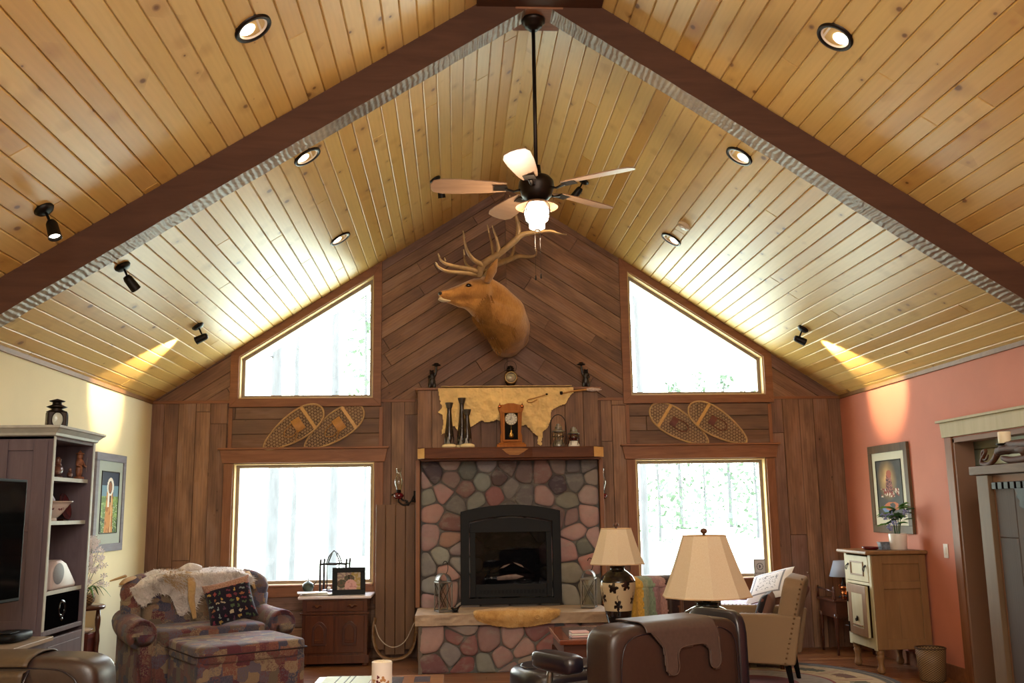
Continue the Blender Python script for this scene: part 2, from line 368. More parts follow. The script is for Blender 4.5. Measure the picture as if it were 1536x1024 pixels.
        if bevel:
            b = o.modifiers.new('b', 'BEVEL'); b.width = bevel; b.segments = seg; b.limit_method = 'ANGLE'; b.harden_normals = False
        if remesh:
            r = o.modifiers.new('r', 'REMESH'); r.mode = 'VOXEL'; r.voxel_size = remesh; r.use_smooth_shade = True
        if smod:
            q = o.modifiers.new('s', 'SMOOTH'); q.iterations = smod; q.factor = .6
        if sub:
            q = o.modifiers.new('u', 'SUBSURF'); q.levels = sub; q.render_levels = sub
        if solid:
            q = o.modifiers.new('t', 'SOLIDIFY'); q.thickness = solid; q.offset = 0
        if kind: o['kind'] = kind
        return o
def cat(P, R, k, closed=False):
    n = len(P); oP = []; oR = []
    for i in range(n if closed else n-1):
        if closed: a, b, c, d = P[i-1], P[i], P[(i+1) % n], P[(i+2) % n]
        else: a, b, c, d = P[max(i-1, 0)], P[i], P[i+1], P[min(i+2, n-1)]
        r0, r1 = R[i], R[(i+1) % n]
        for j in range(k):
            t = j/k; t2 = t*t; t3 = t2*t
            oP.append(.5*((2*b)+(c-a)*t+(2*a-5*b+4*c-d)*t2+(3*b-a-3*c+d)*t3)); oR.append(r0+(r1-r0)*t)
    if not closed: oP.append(P[-1]); oR.append(R[-1])
    return oP, oR
def T(x=0, y=0, z=0, rz=0, rx=0, ry=0):
    return Matrix.Translation((x, y, z)) @ Matrix.Rotation(rz, 4, 'Z') @ Matrix.Rotation(ry, 4, 'Y') @ Matrix.Rotation(rx, 4, 'X')
def tag(o, label, cat_, group=None):
    o['label'] = label; o['category'] = cat_
    if group: o['group'] = group
    return o
def thing(name, loc, label, cat_, rz=0, group=None):
    o = bpy.data.objects.new(name, None); COL.objects.link(o); o.empty_display_size = .1
    o.location = loc; o.rotation_euler = (0, 0, rz); return tag(o, label, cat_, group)
def part(name, mb, mat, parent, **k): return mb.build(name, mat, parent, **k)
def copy_tree(o, parent=None):
    c = o.copy(); COL.objects.link(c)
    if parent is not None: c.parent = parent
    for ch in [x for x in list(o.children)]: copy_tree(ch, c)
    return c
def struct(name, mb, mat, **k): return mb.build(name, mat, kind='structure', **k)

# ------------------------------------------------------------------ room
XL, XR, AX, AZ, EZ, WY = -3.2132, 4.2745, .5786, 5.091, 2.6785, 10.4
YB = -3.0
mL = (AZ-EZ)/(AX-XL); mR = (AZ-EZ)/(XR-AX)
def rz(x): return AZ-(mL*(AX-x) if x < AX else mR*(x-AX))
def clip(poly, a, b, c):            # keep a*x+b*y<=c
    out = []
    for i in range(len(poly)):
        p, q = poly[i], poly[(i+1) % len(poly)]; fp = a*p[0]+b*p[1]-c; fq = a*q[0]+b*q[1]-c
        if fp <= 0: out.append(p)
        if (fp < 0 < fq) or (fq < 0 < fp):
            t = fp/(fp-fq); out.append((p[0]+(q[0]-p[0])*t, p[1]+(q[1]-p[1])*t))
    return out
def area(p): return .5*sum(p[i][0]*p[(i+1) % len(p)][1]-p[(i+1) % len(p)][0]*p[i][1] for i in range(len(p)))
def edges(region, inset=0):
    r = region if area(region) > 0 else region[::-1]; out = []
    for i in range(len(r)):
        p, q = r[i], r[(i+1) % len(r)]; dx, dy = q[0]-p[0], q[1]-p[1]; L = hypot(dx, dy)
        if L < 1e-6: continue
        a, b = dy/L, -dx/L; out.append((a, b, a*p[0]+b*p[1]-inset))
    return out
def clipto(poly, es):
    for e in es:
        poly = clip(poly, *e)
        if len(poly) < 3: return []
    q = []
    for p in poly:
        if not q or hypot(p[0]-q[-1][0], p[1]-q[-1][1]) > 1e-4: q.append(p)
    if len(q) > 2 and hypot(q[0][0]-q[-1][0], q[0][1]-q[-1][1]) < 1e-4: q.pop()
    return q if len(q) > 2 and abs(area(q)) > 1e-5 else []
def boards(mb, region, ang, width, T3, gap=.003, thick=(.018, .018), ch=.006, lens=(1.5, 3.5), wvar=0, off=None):
    mb.rndmode = True; ca, sa = cos(ang), sin(ang)
    S = [p[0]*ca+p[1]*sa for p in region]; Tt = [-p[0]*sa+p[1]*ca for p in region]
    es = edges(region); t = (off if off is not None else min(Tt)); 
    while t > min(Tt): t -= width
    while t < max(Tt):
        w = width*(1+rng.uniform(-wvar, wvar)); s = min(S)-rng.uniform(0, lens[1])
        while s < max(S):
            L = rng.uniform(*lens); rect = [(s+gap/2, t+gap/2), (s+L-gap/2, t+gap/2), (s+L-gap/2, t+w-gap/2), (s+gap/2, t+w-gap/2)]
            P = [(a*ca-b*sa, a*sa+b*ca) for a, b in rect]; P = clipto(P, es)
            if P:
                if area(P) < 0: P = P[::-1]
                I = clipto(P, edges(P, ch)) if ch else P; th = rng.uniform(*thick); col = (rng.random(), rng.random(), rng.random(), 1)
                if I:
                    I = [min(I, key=lambda k: hypot(k[0]-p[0], k[1]-p[1])) for p in P]
                    n = len(P); o = [T3(p, 0) for p in P]+[T3(p, th*.55) for p in P]+[T3(p, th) for p in I]
                    UV = lambda p: (p[0]*ca+p[1]*sa, -p[0]*sa+p[1]*ca)
                    fs = [tuple(range(2*n, 3*n))]; uvs = [[UV(p) for p in I]]
                    for lv in (0, 1):
                        for i in range(n):
                            j = (i+1) % n; fs.append((lv*n+i, lv*n+j, (lv+1)*n+j, (lv+1)*n+i)); uvs.append([UV(P[i]), UV(P[j]), UV(P[j]), UV(P[i])])
                    mb.add(o, fs, None, col, uvs)
            s += L
        t += w
    return mb

# floor
mb = MB(); boards(mb, [(XL, YB), (XR, YB), (XR, WY), (XL, WY)], 0, .09, lambda p, d: (p[0], p[1], d-.018), .002, ch=.0015, lens=(.8, 2.2))
mb.rndmode = True; mb.add([(XL-.3, YB-.3, -.03), (XR+1.6, YB-.3, -.03), (XR+1.6, WY+.2, -.03), (XL-.3, WY+.2, -.03)], [(0, 1, 2, 3)], col=(0, 0, 0, 1)); struct('floor', mb, 'floor')
# ceiling: two slopes of boards with backing
for side, nm in ((-1, 'ceiling_left'), (1, 'ceiling_right')):
    x0, x1 = (XL, AX) if side < 0 else (AX, XR); mm = mL if side < 0 else -mR; nl = sqrt(1+mm*mm)
    def T3(p, d, mm=mm, nl=nl): return (p[0]+mm*d/nl, p[1], rz(p[0])-d/nl+.018)
    mb = MB(); boards(mb, [(x0, YB), (x1, YB), (x1, WY), (x0, WY)], pi/2, .1015, T3, .002, ch=.0055, lens=(5, 9), off=(-AX))
    xe = x0-.35 if side < 0 else x1+.35
    pl = [(xe, rz(xe)+.02), (AX, AZ+.02), (AX, AZ+.22), (xe, rz(xe)+.22)]
    mb.prism(pl, 'y', YB-.2, WY+1.0, col=(.5, .5, .5)); struct(nm, mb, 'ceil')
# window openings in the gable wall
U1 = [(-2.31, 2.70), (-.88, 2.70), (-.88, rz(-.88)-.1), (-2.31, rz(-2.31)-.1)]
U2 = [(1.935, 2.705), (3.43, 2.705), (3.43, rz(3.43)-.1), (1.935, rz(1.935)-.1)]
W1 = [(-2.335, .745), (-.86, .745), (-.86, 2.01), (-2.335, 2.01)]
W2 = [(1.955, .73), (3.39, .73), (3.39, 2.005), (1.955, 2.005)]
TW = lambda y0: (lambda p, d: (p[0], y0-d, p[1]))
def roofpoly(xa, xb, zb):
    pts = [(xa, zb), (xb, zb), (xb, rz(xb))]
    if xa < AX < xb: pts.append((AX, AZ))
    pts.append((xa, rz(xa))); return pts
# structural gable wall, in pieces round the openings
back = MB(); B0, B1 = WY, WY+.16
def bk(poly): back.prism(poly, 'y', B0, B1, col=(.3, .5, .5))
bk([(XL-.2, -.05), (W1[0][0], -.05), (W1[0][0], 2.35), (XL-.2, 2.35)]); bk([(W1[1][0], -.05), (W2[0][0], -.05), (W2[0][0], 2.35), (W1[1][0], 2.35)]); bk([(W2[1][0], -.05), (XR+.2, -.05), (XR+.2, 2.35), (W2[1][0], 2.35)])
for W in (W1, W2):
    bk([(W[0][0], -.05), (W[1][0], -.05), W[1], W[0]]); bk([W[3], W[2], (W[2][0], 2.35), (W[3][0], 2.35)])
for U in (U1, U2):
    bk([(U[0][0], 2.35), (U[1][0], 2.35), U[1], U[0]]); bk([U[3], U[2], (U[2][0], rz(U[2][0])+.1), (U[3][0], rz(U[3][0])+.1)])
bk([(XL-.2, 2.35), (U1[0][0], 2.35), (U1[0][0], rz(U1[0][0])+.1), (XL-.2, rz(XL-.2)+.1)])
bk([(U1[1][0], 2.35), (U2[0][0], 2.35), (U2[0][0], rz(U2[0][0])+.1), (AX, AZ+.1), (U1[1][0], rz(U1[1][0])+.1)])
bk([(U2[1][0], 2.35), (XR+.2, 2.35), (XR+.2, rz(XR+.2)+.1), (U2[1][0], rz(U2[1][0])+.1)])
back.rndmode = True
def vb(x0, x1, z0, z1, y=WY, w=.165): boards(back, [(x0, z0), (x1, z0), (x1, z1), (x0, z1)], pi/2, w, TW(y), .0025, (.012, .022), .002, (1.2, 3.4), .28)
vb(XL, -2.42, 0, 2.66); vb(-.77, -.36, 0, 2.66); vb(1.49, 1.88, 0, 2.66); vb(3.47, XR, 0, 2.66)
boards(back, [(-2.42, 0), (-.77, 0), (-.77, .64), (-2.42, .64)], 0, .16, TW(WY), .004, (.012, .024), .003, (1, 2), .1)
boards(back, [(1.88, 0), (3.47, 0), (3.47, .62), (1.88, .62)], 0, .16, TW(WY), .004, (.012, .024), .003, (1, 2), .1)
aL, aR = math.atan(mL), -math.atan(mR)
for reg, an in (([(XL, 2.66), (-2.4, 2.66), (-2.4, rz(-2.4)), (XL, EZ)], aL), ([(-.8, 2.66), (AX, 2.66), (AX, AZ), (-.8, rz(-.8))], aL),
                ([(AX, 2.66), (1.87, 2.66), (1.87, rz(1.87)), (AX, AZ)], aR), ([(3.49, 2.66), (XR, 2.66), (XR, EZ), (3.49, rz(3.49))], aR)):
    boards(back, reg, an, .15, TW(WY), .0025, (.010, .026), .002, (1, 3), .25)
struct('wall_front', back, 'wall')
pan = MB()
for a, b in ((-2.37, -.80), (1.90, 3.46)): boards(pan, [(a, 2.17), (b, 2.17), (b, 2.605), (a, 2.605)], 0, .145, TW(WY), .003, (.012, .022), .003, (.9, 2), .1)
struct('wall_panels', pan, 'panel')

def sidewall(nm, x, xo, mat_, holes):
    mb = MB(); ys = [YB-.2]+[v for h in holes for v in (h[0], h[1])]+[WY+.16]; zt = rz(x)+.02
    for i in range(0, len(ys), 2): mb.box((min(x, xo), ys[i], -.05), (max(x, xo), ys[i+1], zt))
    for h in holes: mb.box((min(x, xo), h[0], h[2]), (max(x, xo), h[1], zt))
    struct(nm, mb, mat_)
sidewall('wall_left', XL, XL-.15, 'cream_wall', [])
sidewall('wall_right', XR, XR+.12, 'salmon_wall', [(5.3, 8.03, 2.03)])
mb = MB(); mb.prism([(XL-.1, -.05), (XR+.1, -.05), (XR+.1, EZ+.02), (AX, AZ+.05), (XL-.1, EZ+.02)], 'y', YB-.15, YB); struct('wall_back', mb, 'cream_wall')
# trims
def bx(nm, a, b, mt='trim', bev=.003):
    mb = MB(); mb.box(a, b); return struct(nm, mb, mt, bevel=bev)
mb = MB()
for a, b in ((XL, -2.40), (-.797, -.42), (1.54, 1.87), (3.49, XR)): mb.box((a, WY-.032, 2.652), (b, WY, 2.682))
struct('trim_1', mb, 'trim', bevel=.003)
mb = MB()   # scribe mouldings where side walls meet the pine ceiling
for s, x in ((1, XL), (-1, XR)): mb.box((x if s > 0 else x-.018, YB, EZ-.03), (x+.018 if s > 0 else x, WY-.03, EZ+.012))
struct('trim_2', mb, 'pine', bevel=.003)
bx('baseboard_left', (XL, YB, 0), (XL+.018, WY, .12)); bx('baseboard_right', (XR-.018, 8.15, 0), (XR, WY, .12))
# beams (box rafters under the slopes) with the flat soffit strip at the ridge
for nm, side in (('trim_3', -1), ('trim_4', 1)):
    y0, y1, dr = 5.93, 6.11, .245; mb = MB(); N = 40
    xa, xb = (XL, AX) if side < 0 else (XR, AX)
    def P(t, y, d):
        x = xa+(xb-xa)*t; w = .0015*sin(t*61+y*7)+.001*sin(t*143+2*y)
        return (x, y+(w*.5 if y == y0 else 0), rz(x)-d+(w if d else 0))
    mb.grid(lambda u, v: P(u, y0, dr*v), N*6, 1); mb.mat = 1; mb.grid(lambda u, v: P(u, y0+(y1-y0)*v, dr), N*6, 4); mb.mat = 0; mb.grid(lambda u, v: P(u, y1, dr*(1-v)), N*6, 1)
    struct(nm, mb, ['beam', 'soffit'])
mb = MB(); mb.box((AX-.42, YB, rz(AX-.42)-.02), (AX+.42, 5.93, rz(AX-.42)+.01)); mb.rndmode = True; struct('trim_5', mb, 'beam')
mb = MB(); mb.box((AX-.16, 5.925, AZ-.30), (AX+.16, 6.23, AZ-.20)); struct('trim_6', mb, 'trim', bevel=.004)

# windows
def window(nm, poly, head):
    w = bpy.data.objects.new(nm, None); COL.objects.link(w); w['kind'] = 'structure'; w.location = (0, 0, 0)
    n = len(poly); es = edges(poly)
    def ring(mb, outer, inner, y0, y1):
        for i in range(n):
            j = (i+1) % n
            a, b, c, d = outer[i], outer[j], inner[j], inner[i]
            vs = [(p[0], y, p[1]) for y in (y0, y1) for p in (a, b, c, d)]
            mb.add(vs, [(0, 1, 2, 3), (7, 6, 5, 4), (0, 4, 5, 1), (1, 5, 6, 2), (2, 6, 7, 3), (3, 7, 4, 0)])
    def ins(k):
        P = clipto(list(poly), edges(poly, k)) if k > 0 else None
        if k > 0: return [min(P, key=lambda q: hypot(q[0]-p[0], q[1]-p[1])) for p in poly]
        big = []
        e = edges(poly, k)
        for i in range(n):
            a1, b1, c1 = e[i-1]; a2, b2, c2 = e[i]; D = a1*b2-a2*b1
            big.append(((c1*b2-c2*b1)/D, (a1*c2-a2*c1)/D))
        return big
    mb = MB(); ring(mb, poly, ins(.012), WY-.02, WY+.13); mb.build('jamb', 'jamb', w, kind='structure')
    mb = MB(); ring(mb, ins(.012), ins(.045), WY+.075, WY+.115); mb.build('sash', 'sash', w, kind='structure')
    mb = MB(); q = ins(.045); mb.add([(p[0], WY+.095, p[1]) for p in q], [tuple(range(n))]); mb.build('pane', 'glass', w, kind='structure')
    mb = MB()
    if head:
        x0, x1, z0, z1 = poly[0][0], poly[1][0], poly[0][1], poly[2][1]
        mb.box((x0-.10, WY-.045, .545), (x0-.005, WY, z1)); mb.box((x1+.005, WY-.045, .545), (x1+.10, WY, z1))
        mb.build('side_casing', 'trimv', w, kind='structure', bevel=.004)
        mb = MB(); mb.box((x0-.005, WY-.035, z0-.115), (x1+.005, WY, z0-.012)); mb.box((x0, WY-.05, z0-.012), (x1, WY+.07, z0+.008)); mb.build('sill', 'trim', w, kind='structure', bevel=.004)
        mb = MB(); mb.prism([(x0-.115, z1+.005), (x1+.115, z1+.005), (x1+.145, z1+.145), (x0-.145, z1+.145)], 'y', WY-.055, WY); mb.box((x0-.16, WY-.085, z1+.145), (x1+.16, WY, z1+.165))
        mb.build('head_casing', 'trim', w, kind='structure', bevel=.004)
    else:
        o = ins(-.09); o = [(p[0], min(p[1], rz(p[0])-.004)) for p in o]
        ring(mb, o, poly, WY-.045, WY); mb.build('casing', 'trim', w, kind='structure', bevel=.003)
    return w
window('window_1', U1, 0); window('window_2', U2, 0); window('window_3', W1, 1); window('window_4', W2, 1)
# thin upright strips at the ends of the panels
mb = MB()
for x in (-2.385, -.79, 1.885, 3.47): mb.box((x-.02, WY-.03, 2.175), (x+.02, WY, 2.6))
struct('trim_7', mb, 'trimv', bevel=.003)

# chimney chase: plank box above and behind the fireplace
BX0, BX1, BY = -.385, 1.515, 10.06
mb = MB(); mb.rndmode = True
mb.box((BX0, BY, 0), (BX1, WY, 2.735), col=(.4, .5, .5))
boards(mb, [(BX0, 0), (BX1, 0), (BX1, 2.735), (BX0, 2.735)], pi/2, .175, TW(BY), .004, (.012, .022), .003, (3, 4), .15)
struct('wall_center', mb, 'wall')
mb = MB(); mb.box((BX0-.03, BY-.05, 2.735), (BX1+.03, WY, 2.757)); struct('trim_8', mb, 'trim', bevel=.003)
mb = MB(); mb.box((BX0-.012, 9.9, .54), (BX0+.03, BY, 2.0)); mb.box((BX1-.03, 9.9, .54), (BX1+.012, BY, 2.0)); struct('trim_9', mb, 'trimv', bevel=.004)

# doorway in the right wall: casing, jambs, passage beyond with pale shiplap and an armoire
mb = MB()
mb.box((XR-.022, 8.03, 0), (XR, 8.145, 2.05)); mb.build('door_casing', 'trimv', None, kind='structure', bevel=.004).name = 'trim_10'
mb = MB(); mb.prism([(5.2, 2.05), (8.17, 2.05), (8.19, 2.18), (5.2, 2.18)], 'x', XR-.03, XR); mb.box((XR-.055, 5.2, 2.18), (XR, 8.215, 2.2)); mb.build('trim_11', M['pinepale'], None, kind='structure', bevel=.003)
mb = MB(); mb.rndmode = True; mb.box((XR-.01, 8.0, 0), (XR+.16, 8.04, 2.03), col=(.2, .3, .3)); mb.box((XR-.01, 5.3, 2.0), (XR+.13, 8.04, 2.04), col=(.2, .3, .3)); struct('door_1', mb, 'wall')
mb = MB(); mb.rndmode = True
boards(mb, [(4.0, 1.80), (8.34, 1.80), (8.34, 2.6), (4.0, 2.6)], 0, .14, lambda p, d: (4.50-d, p[0], p[1]), .004, (.015, .015), .004, (3, 4)); struct('wall_passage', mb, 'shiplap')
mb = MB(); mb.rndmode = True; boards(mb, [(4.0, 0), (8.34, 0), (8.34, 1.80), (4.0, 1.80)], pi/2, .22, lambda p, d: (4.49-d, p[0], p[1]), .004, (.015, .02), .004, (3, 4)); struct('door_2', mb, 'wall')
mb = MB(); mb.rndmode = True; mb.box((XR-.3, 3.9, -.06), (5.6, 8.5, -.028), col=(.3, .3, .3)); mb.box((XR+.12, 8.35, -.05), (5.4, 8.45, 2.6), col=(.3, .3, .3)); mb.box((XR+.12, 4.0, 2.5), (5.5, 8.45, 2.6), col=(.3, .3, .3)); mb.box((5.36, 4.0, -.05), (5.5, 8.45, 2.6), col=(.3, .3, .3)); mb.box((XR+.12, 4.0, -.05), (5.5, 4.1, 2.6), col=(.3, .3, .3)); struct('wall_passage_end', mb, 'door')

# ------------------------------------------------------------------ outdoors
mb = MB(); mb.grid(lambda u, v: (-45+u*95, WY+1.0+v*60, -.5+1.6*v*v+.25*mnoise.noise(Vector((u*9, v*9, 0)))), 60, 50); mb.build('ground', 'grass', smooth=True, kind='structure')
def tree(px, d, h, r, fol, lab):
    p = Y(px, 850, d); r *= .38; t = thing('pine_tree', (p.x, d, -.4), lab, 'tree', group='trees outside the windows')
    mb = MB(); mb.tube([(0, 0, -.3), (.03, 0, h*.3), (-.02, .05, h*.7), (0, 0, h)], [r, r*.85, r*.6, r*.2], 9, smooth=4)
    for k in range(7):
        a = rng.uniform(0, 6.3); z = rng.uniform(h*.18, h*.9); L = rng.uniform(.3, .9); mb.tube([(0, 0, z), (cos(a)*L, sin(a)*L, z+.1)], [r*.15, r*.03], 5)
    part('trunk', mb, 'bark', t, smooth=True)
    if fol:
        mb = MB()
        for k in range(fol):
            a = rng.uniform(0, 6.3); z = h*rng.uniform(.05 if fol > 500 else .35, 1); L = rng.uniform(.1, 1)*(1.9-1.4*z/h)*(.8 if fol < 500 else 1.0)
            c = Vector((cos(a)*L, sin(a)*L, z)); s = rng.uniform(.05, .17)
            u = Vector((rng.uniform(-1, 1), rng.uniform(-1, 1), rng.uniform(-1, 1)))*s; w = Vector((rng.uniform(-1, 1), rng.uniform(-1, 1), rng.uniform(-1, 1)))*s
            mb.add([c-u, c+w, c+u, c-w], [(0, 1, 2, 3)])
        part('foliage', mb, 'foliage', t)
for a in ((405, 19, 12, .34, 0), (497, 22, 12, .30, 0), (437, 24, 13, .2, 0), (545, 38, 14, .2, 300), (968, 18, 11, .2, 0)):
    tree(*a, 'bare-trunked pine standing in the bright yard beyond the windows')
for a in ((992, 44, 7.0, .2, 520), (1025, 51, 8.5, .3, 620), (1062, 58, 10.0, .2, 560), (1100, 52, 9.0, .3, 620), (1140, 46, 7.4, .2, 560)):
    tree(*a, 'leafy green young tree in the thicket beyond the right window')

# ------------------------------------------------------------------ ceiling fixtures
def slopeM(x, y):      # frame whose -Z points into the room, sitting on the slope
    s = -1 if x < AX else 1; a = math.atan(mL) if s < 0 else -math.atan(mR)
    return (x, y, rz(x)), -a
def spotlight(name, loc, target, energy, size=60, col=(1, .82, .6), blend=.6, r=.03):
    L = bpy.data.lights.new(name, 'SPOT'); L.energy = energy; L.spot_size = radians(size); L.spot_blend = blend; L.color = col; L.shadow_soft_size = r
    o = bpy.data.objects.new(name, L); COL.objects.link(o); o.location = loc
    o.rotation_euler = (Vector(target)-Vector(loc)).to_track_quat('-Z', 'Y').to_euler(); return o
M['bulb'] = emis('lit_bulb', '#fff0dc', 14); M['canw'] = flat('white_reflector', '#e8d8c4', .35, 0, .02); M['canglow'] = emis('warm_glow', '#ffd9a8', 3)
cans = [(-1.067, 4.827, 'nearest on the left slope, before the beam'), (-1.064, 6.72, 'on the left slope just past the beam'), (-1.074, 8.843, 'on the left slope, nearest the gable window'),
        (2.137, 4.881, 'nearest on the right slope, before the beam'), (2.136, 6.721, 'on the right slope just past the beam'), (2.128, 8.981, 'on the right slope beside the smoke detector')]
for x, y, lb in cans:
    loc, a = slopeM(x, y)
    t = thing('recessed_light', (x, y, rz(x)-.002), 'recessed can light '+lb, 'ceiling light', group='recessed lights in the pine ceiling'); t.rotation_euler = (0, a, 0)
    mb = MB(); mb.lathe([(.082, .004), (.084, -.014), (.105, -.014), (.108, .002)], seg=32, cap=False); part('trim_ring', mb, 'bronze', t, smooth=True)
    mb = MB(); mb.lathe([(.083, -.008), (.078, -.004), (.07, .0005), (.0, .001)], seg=32, cap=False); part('reflector', mb, 'canw', t, smooth=True)
    mb = MB(); mb.lathe([(0, -.012), (.036, -.010), (.044, -.004), (.045, .0)], (-.03 if x < AX else .03, -.01, -.0), seg=24, cap=False); part('bulb', mb, 'bulb', t, smooth=True)
    spotlight('can_lamp', (x, y, rz(x)-.05), (x+(.25 if x < AX else -.25), y, 0), 24, 110, (1, .9, .74), .8)
# little black monopoint spots
def monospot(x, y, aim, lb, lit, energy=0, size=50):
    loc, a = slopeM(x, y)
    t = thing('spotlight', (x, y, rz(x)), lb, 'spotlight', group='black swivel spotlights on the ceiling')
    nrm = Vector((mL/sqrt(1+mL*mL), 0, -1/sqrt(1+mL*mL))) if x < AX else Vector((-mR/sqrt(1+mR*mR), 0, -1/sqrt(1+mR*mR)))
    q = nrm.to_track_quat('Z', 'Y').to_matrix().to_4x4()
    mb = MB(); mb.lathe([(.055, 0), (.058, .012), (.045, .028), (.012, .034), (0, .034)], M4=q, seg=24); part('canopy', mb, 'iron', t, smooth=True)
    mb = MB(); e = nrm*.11+Vector((0, 0, -.02)); mb.tube([nrm*.03, e*.7, e], .008, 8); part('stem', mb, 'iron', t, smooth=True)
    d = Vector(aim).normalized(); q2 = d.to_track_quat('Z', 'Y').to_matrix().to_4x4(); q2.translation = e-d*.03
    mb = MB(); mb.lathe([(0, -.012), (.024, -.01), (.032, .01), (.036, .10), (.038, .105), (.033, .105), (.030, .06)], M4=q2, seg=24, cap=False); part('spot_head', mb, 'iron', t, smooth=True)
    mb = MB(); q3 = q2.copy(); mb.lathe([(0, .085), (.031, .085)], M4=q3, seg=20, cap=False); part('bulb_face', mb, 'bulb' if lit else 'canglow', t)
    p = Vector((x, y, rz(x)))+e+d*.1
    if energy: spotlight('spot_lamp', p, p+d, energy, size, (1, .78, .45), .5)
monospot(-2.347, 5.43, (.35, -.25, -.9), 'black spotlight with a glowing bulb, on the near side of the left beam', 1, 25, 70)
monospot(-2.345, 6.745, (.4, .5, -.6), 'black spotlight just behind the left beam, tilted down and right', 0)
monospot(-2.375, 8.885, (-.86, .12, -.38), 'black spotlight above the left gable window washing the cream wall', 0, 150, 60)
monospot(-.18, 8.777, (.12, .3, -.9), 'black spotlight high on the left slope above the elk head', 0, 30, 60)
monospot(3.451, 9.15, (.86, .05, -.38), 'black spotlight above the right gable window washing the salmon wall', 0, 150, 60)
monospot(1.269, 8.881, (-.6, .4, -.7), 'black spotlight high on the right slope behind the fan blades', 0, 30, 60)
t = thing('smoke_detector', (2.141, 8.483, rz(2.141)), 'round white smoke detector on the right ceiling slope', 'smoke detector'); t.rotation_euler = slopeM(2.141, 8.483)[1] and (0, slopeM(2.141, 8.483)[1], 0)
mb = MB(); mb.lathe([(.065, .0), (.065, -.02), (.055, -.032), (0, -.036)], seg=28, cap=False); part('housing', mb, flat('detector_white', '#cdb89a', .5), t, smooth=True)
mb = MB(); mb.lathe([(.03, -.034), (.03, -.04), (.0, -.041)], seg=20, cap=False); part('vent_cap', mb, 'china', t, smooth=True)

# ------------------------------------------------------------------ ceiling fan
fx, fy = .548, 6.07
t = thing('ceiling_fan', (fx, fy, 0), 'dark bronze ceiling fan with five blades and lit lantern light on a long rod', 'ceiling fan')
mb = MB(); mb.lathe([(.0, 4.71), (.03, 4.71), (.045, 4.73), (.06, 4.735), (.065, 4.76), (.08, 4.765), (.082, 4.80)], seg=28); part('canopy', mb, 'bronze', t, smooth=True)
mb = MB(); mb.tube([(0, 0, 4.72), (0, 0, 3.6)], .013, 12); part('downrod', mb, 'bronze', t, smooth=True)
mb = MB(); mb.lathe([(.0, 3.74), (.03, 3.74), (.035, 3.68), (.09, 3.66), (.115, 3.63), (.12, 3.59), (.105, 3.555), (.10, 3.53), (.07, 3.50), (.0, 3.49)], seg=32); part('motor_housing', mb, 'bronze', t, smooth=True)
M['blade'] = wood('fan_blade', '#8a6a52', '#a58468', .4, 'X', 4, .05)
for k in range(5):
    a = radians(-106+72*k); q = T(rz=a)
    mb = MB(); mb.tube([(.10, 0, 3.575), (.15, 0, 3.56), (.21, 0, 3.575)], [.016, .013, .016], 8, M4=q, flat=.5); mb.cbox((.24, 0, 3.578), (.09, .08, .006), M4=q); arm = part('blade_arm', mb, 'bronze', t, smooth=False)
    out = [(.2, -.05), (.3, -.068), (.5, -.086), (.62, -.088), (.68, -.068), (.7, -.02), (.7, .02), (.68, .068), (.62, .088), (.5, .086), (.3, .068), (.2, .05)]
    mb = MB(); q2 = q @ Matrix.Translation((0, 0, 3.588)) @ Matrix.Rotation(radians(13), 4, 'X'); mb.prism(out, 'z', -.004, .004, M4=q2); part('blade', mb, 'blade', t, bevel=.002)
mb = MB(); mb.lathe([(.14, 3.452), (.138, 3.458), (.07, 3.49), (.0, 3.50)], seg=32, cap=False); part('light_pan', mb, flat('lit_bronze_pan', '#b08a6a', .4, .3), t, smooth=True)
M['globe'] = emis('glowing_glass', '#ffe9cc', 9)
mb = MB(); mb.lathe([(.055, 3.48), (.075, 3.45), (.083, 3.41), (.072, 3.365), (.05, 3.345), (.045, 3.34)], seg=32, cap=False); g = part('glass_globe', mb, 'globe', t, smooth=True)
mb = MB(); mb.lathe([(.050, 3.345), (.052, 3.335), (.052, 3.312), (.04, 3.305), (.02, 3.30), (.0, 3.298)], seg=28, cap=False); part('lantern_cap', mb, 'globe', t, smooth=True)
mb = MB(); mb.lathe([(.018, 3.299), (.018, 3.288), (.0, 3.286)], seg=16, cap=False); part('finial', mb, 'bronze', t, smooth=True)
for k in range(4):
    a = pi/4+k*pi/2; pts = [(.058, 3.49), (.10, 3.455), (.108, 3.42), (.10, 3.38), (.07, 3.35), (.052, 3.33)]
    mb = MB(); mb.tube([(r*cos(a), r*sin(a), z) for r, z in pts], .0028, 6, smooth=4); part('guard_wire', mb, 'bronze', t, smooth=True)
mb = MB(); mb.tube([(.089*cos(2*pi*i/32), .089*sin(2*pi*i/32), 3.425) for i in range(32)], .0025, 6, closed=True); part('guard_ring', mb, 'bronze', t, smooth=True)
for dx, z0 in ((-.018, 2.98), (.016, 2.99)):
    mb = MB(); mb.tube([(dx, -.03, 3.30), (dx, -.03, z0)], .0012, 5); c = part('pull_chain', mb, 'bronze', t)
    mb = MB(); mb.lathe([(0, 0), (.006, .006), (.005, .03), (0, .04)], (dx, -.03, z0-.03), 10); part('chain_fob', mb, 'bronze', c, smooth=True)
L = bpy.data.lights.new('fan_lamp', 'POINT'); L.energy = 38; L.color = (1, .8, .55); L.shadow_soft_size = .09; o = bpy.data.objects.new('fan_lamp', L); COL.objects.link(o); o.location = (fx, fy-.02, 3.22)

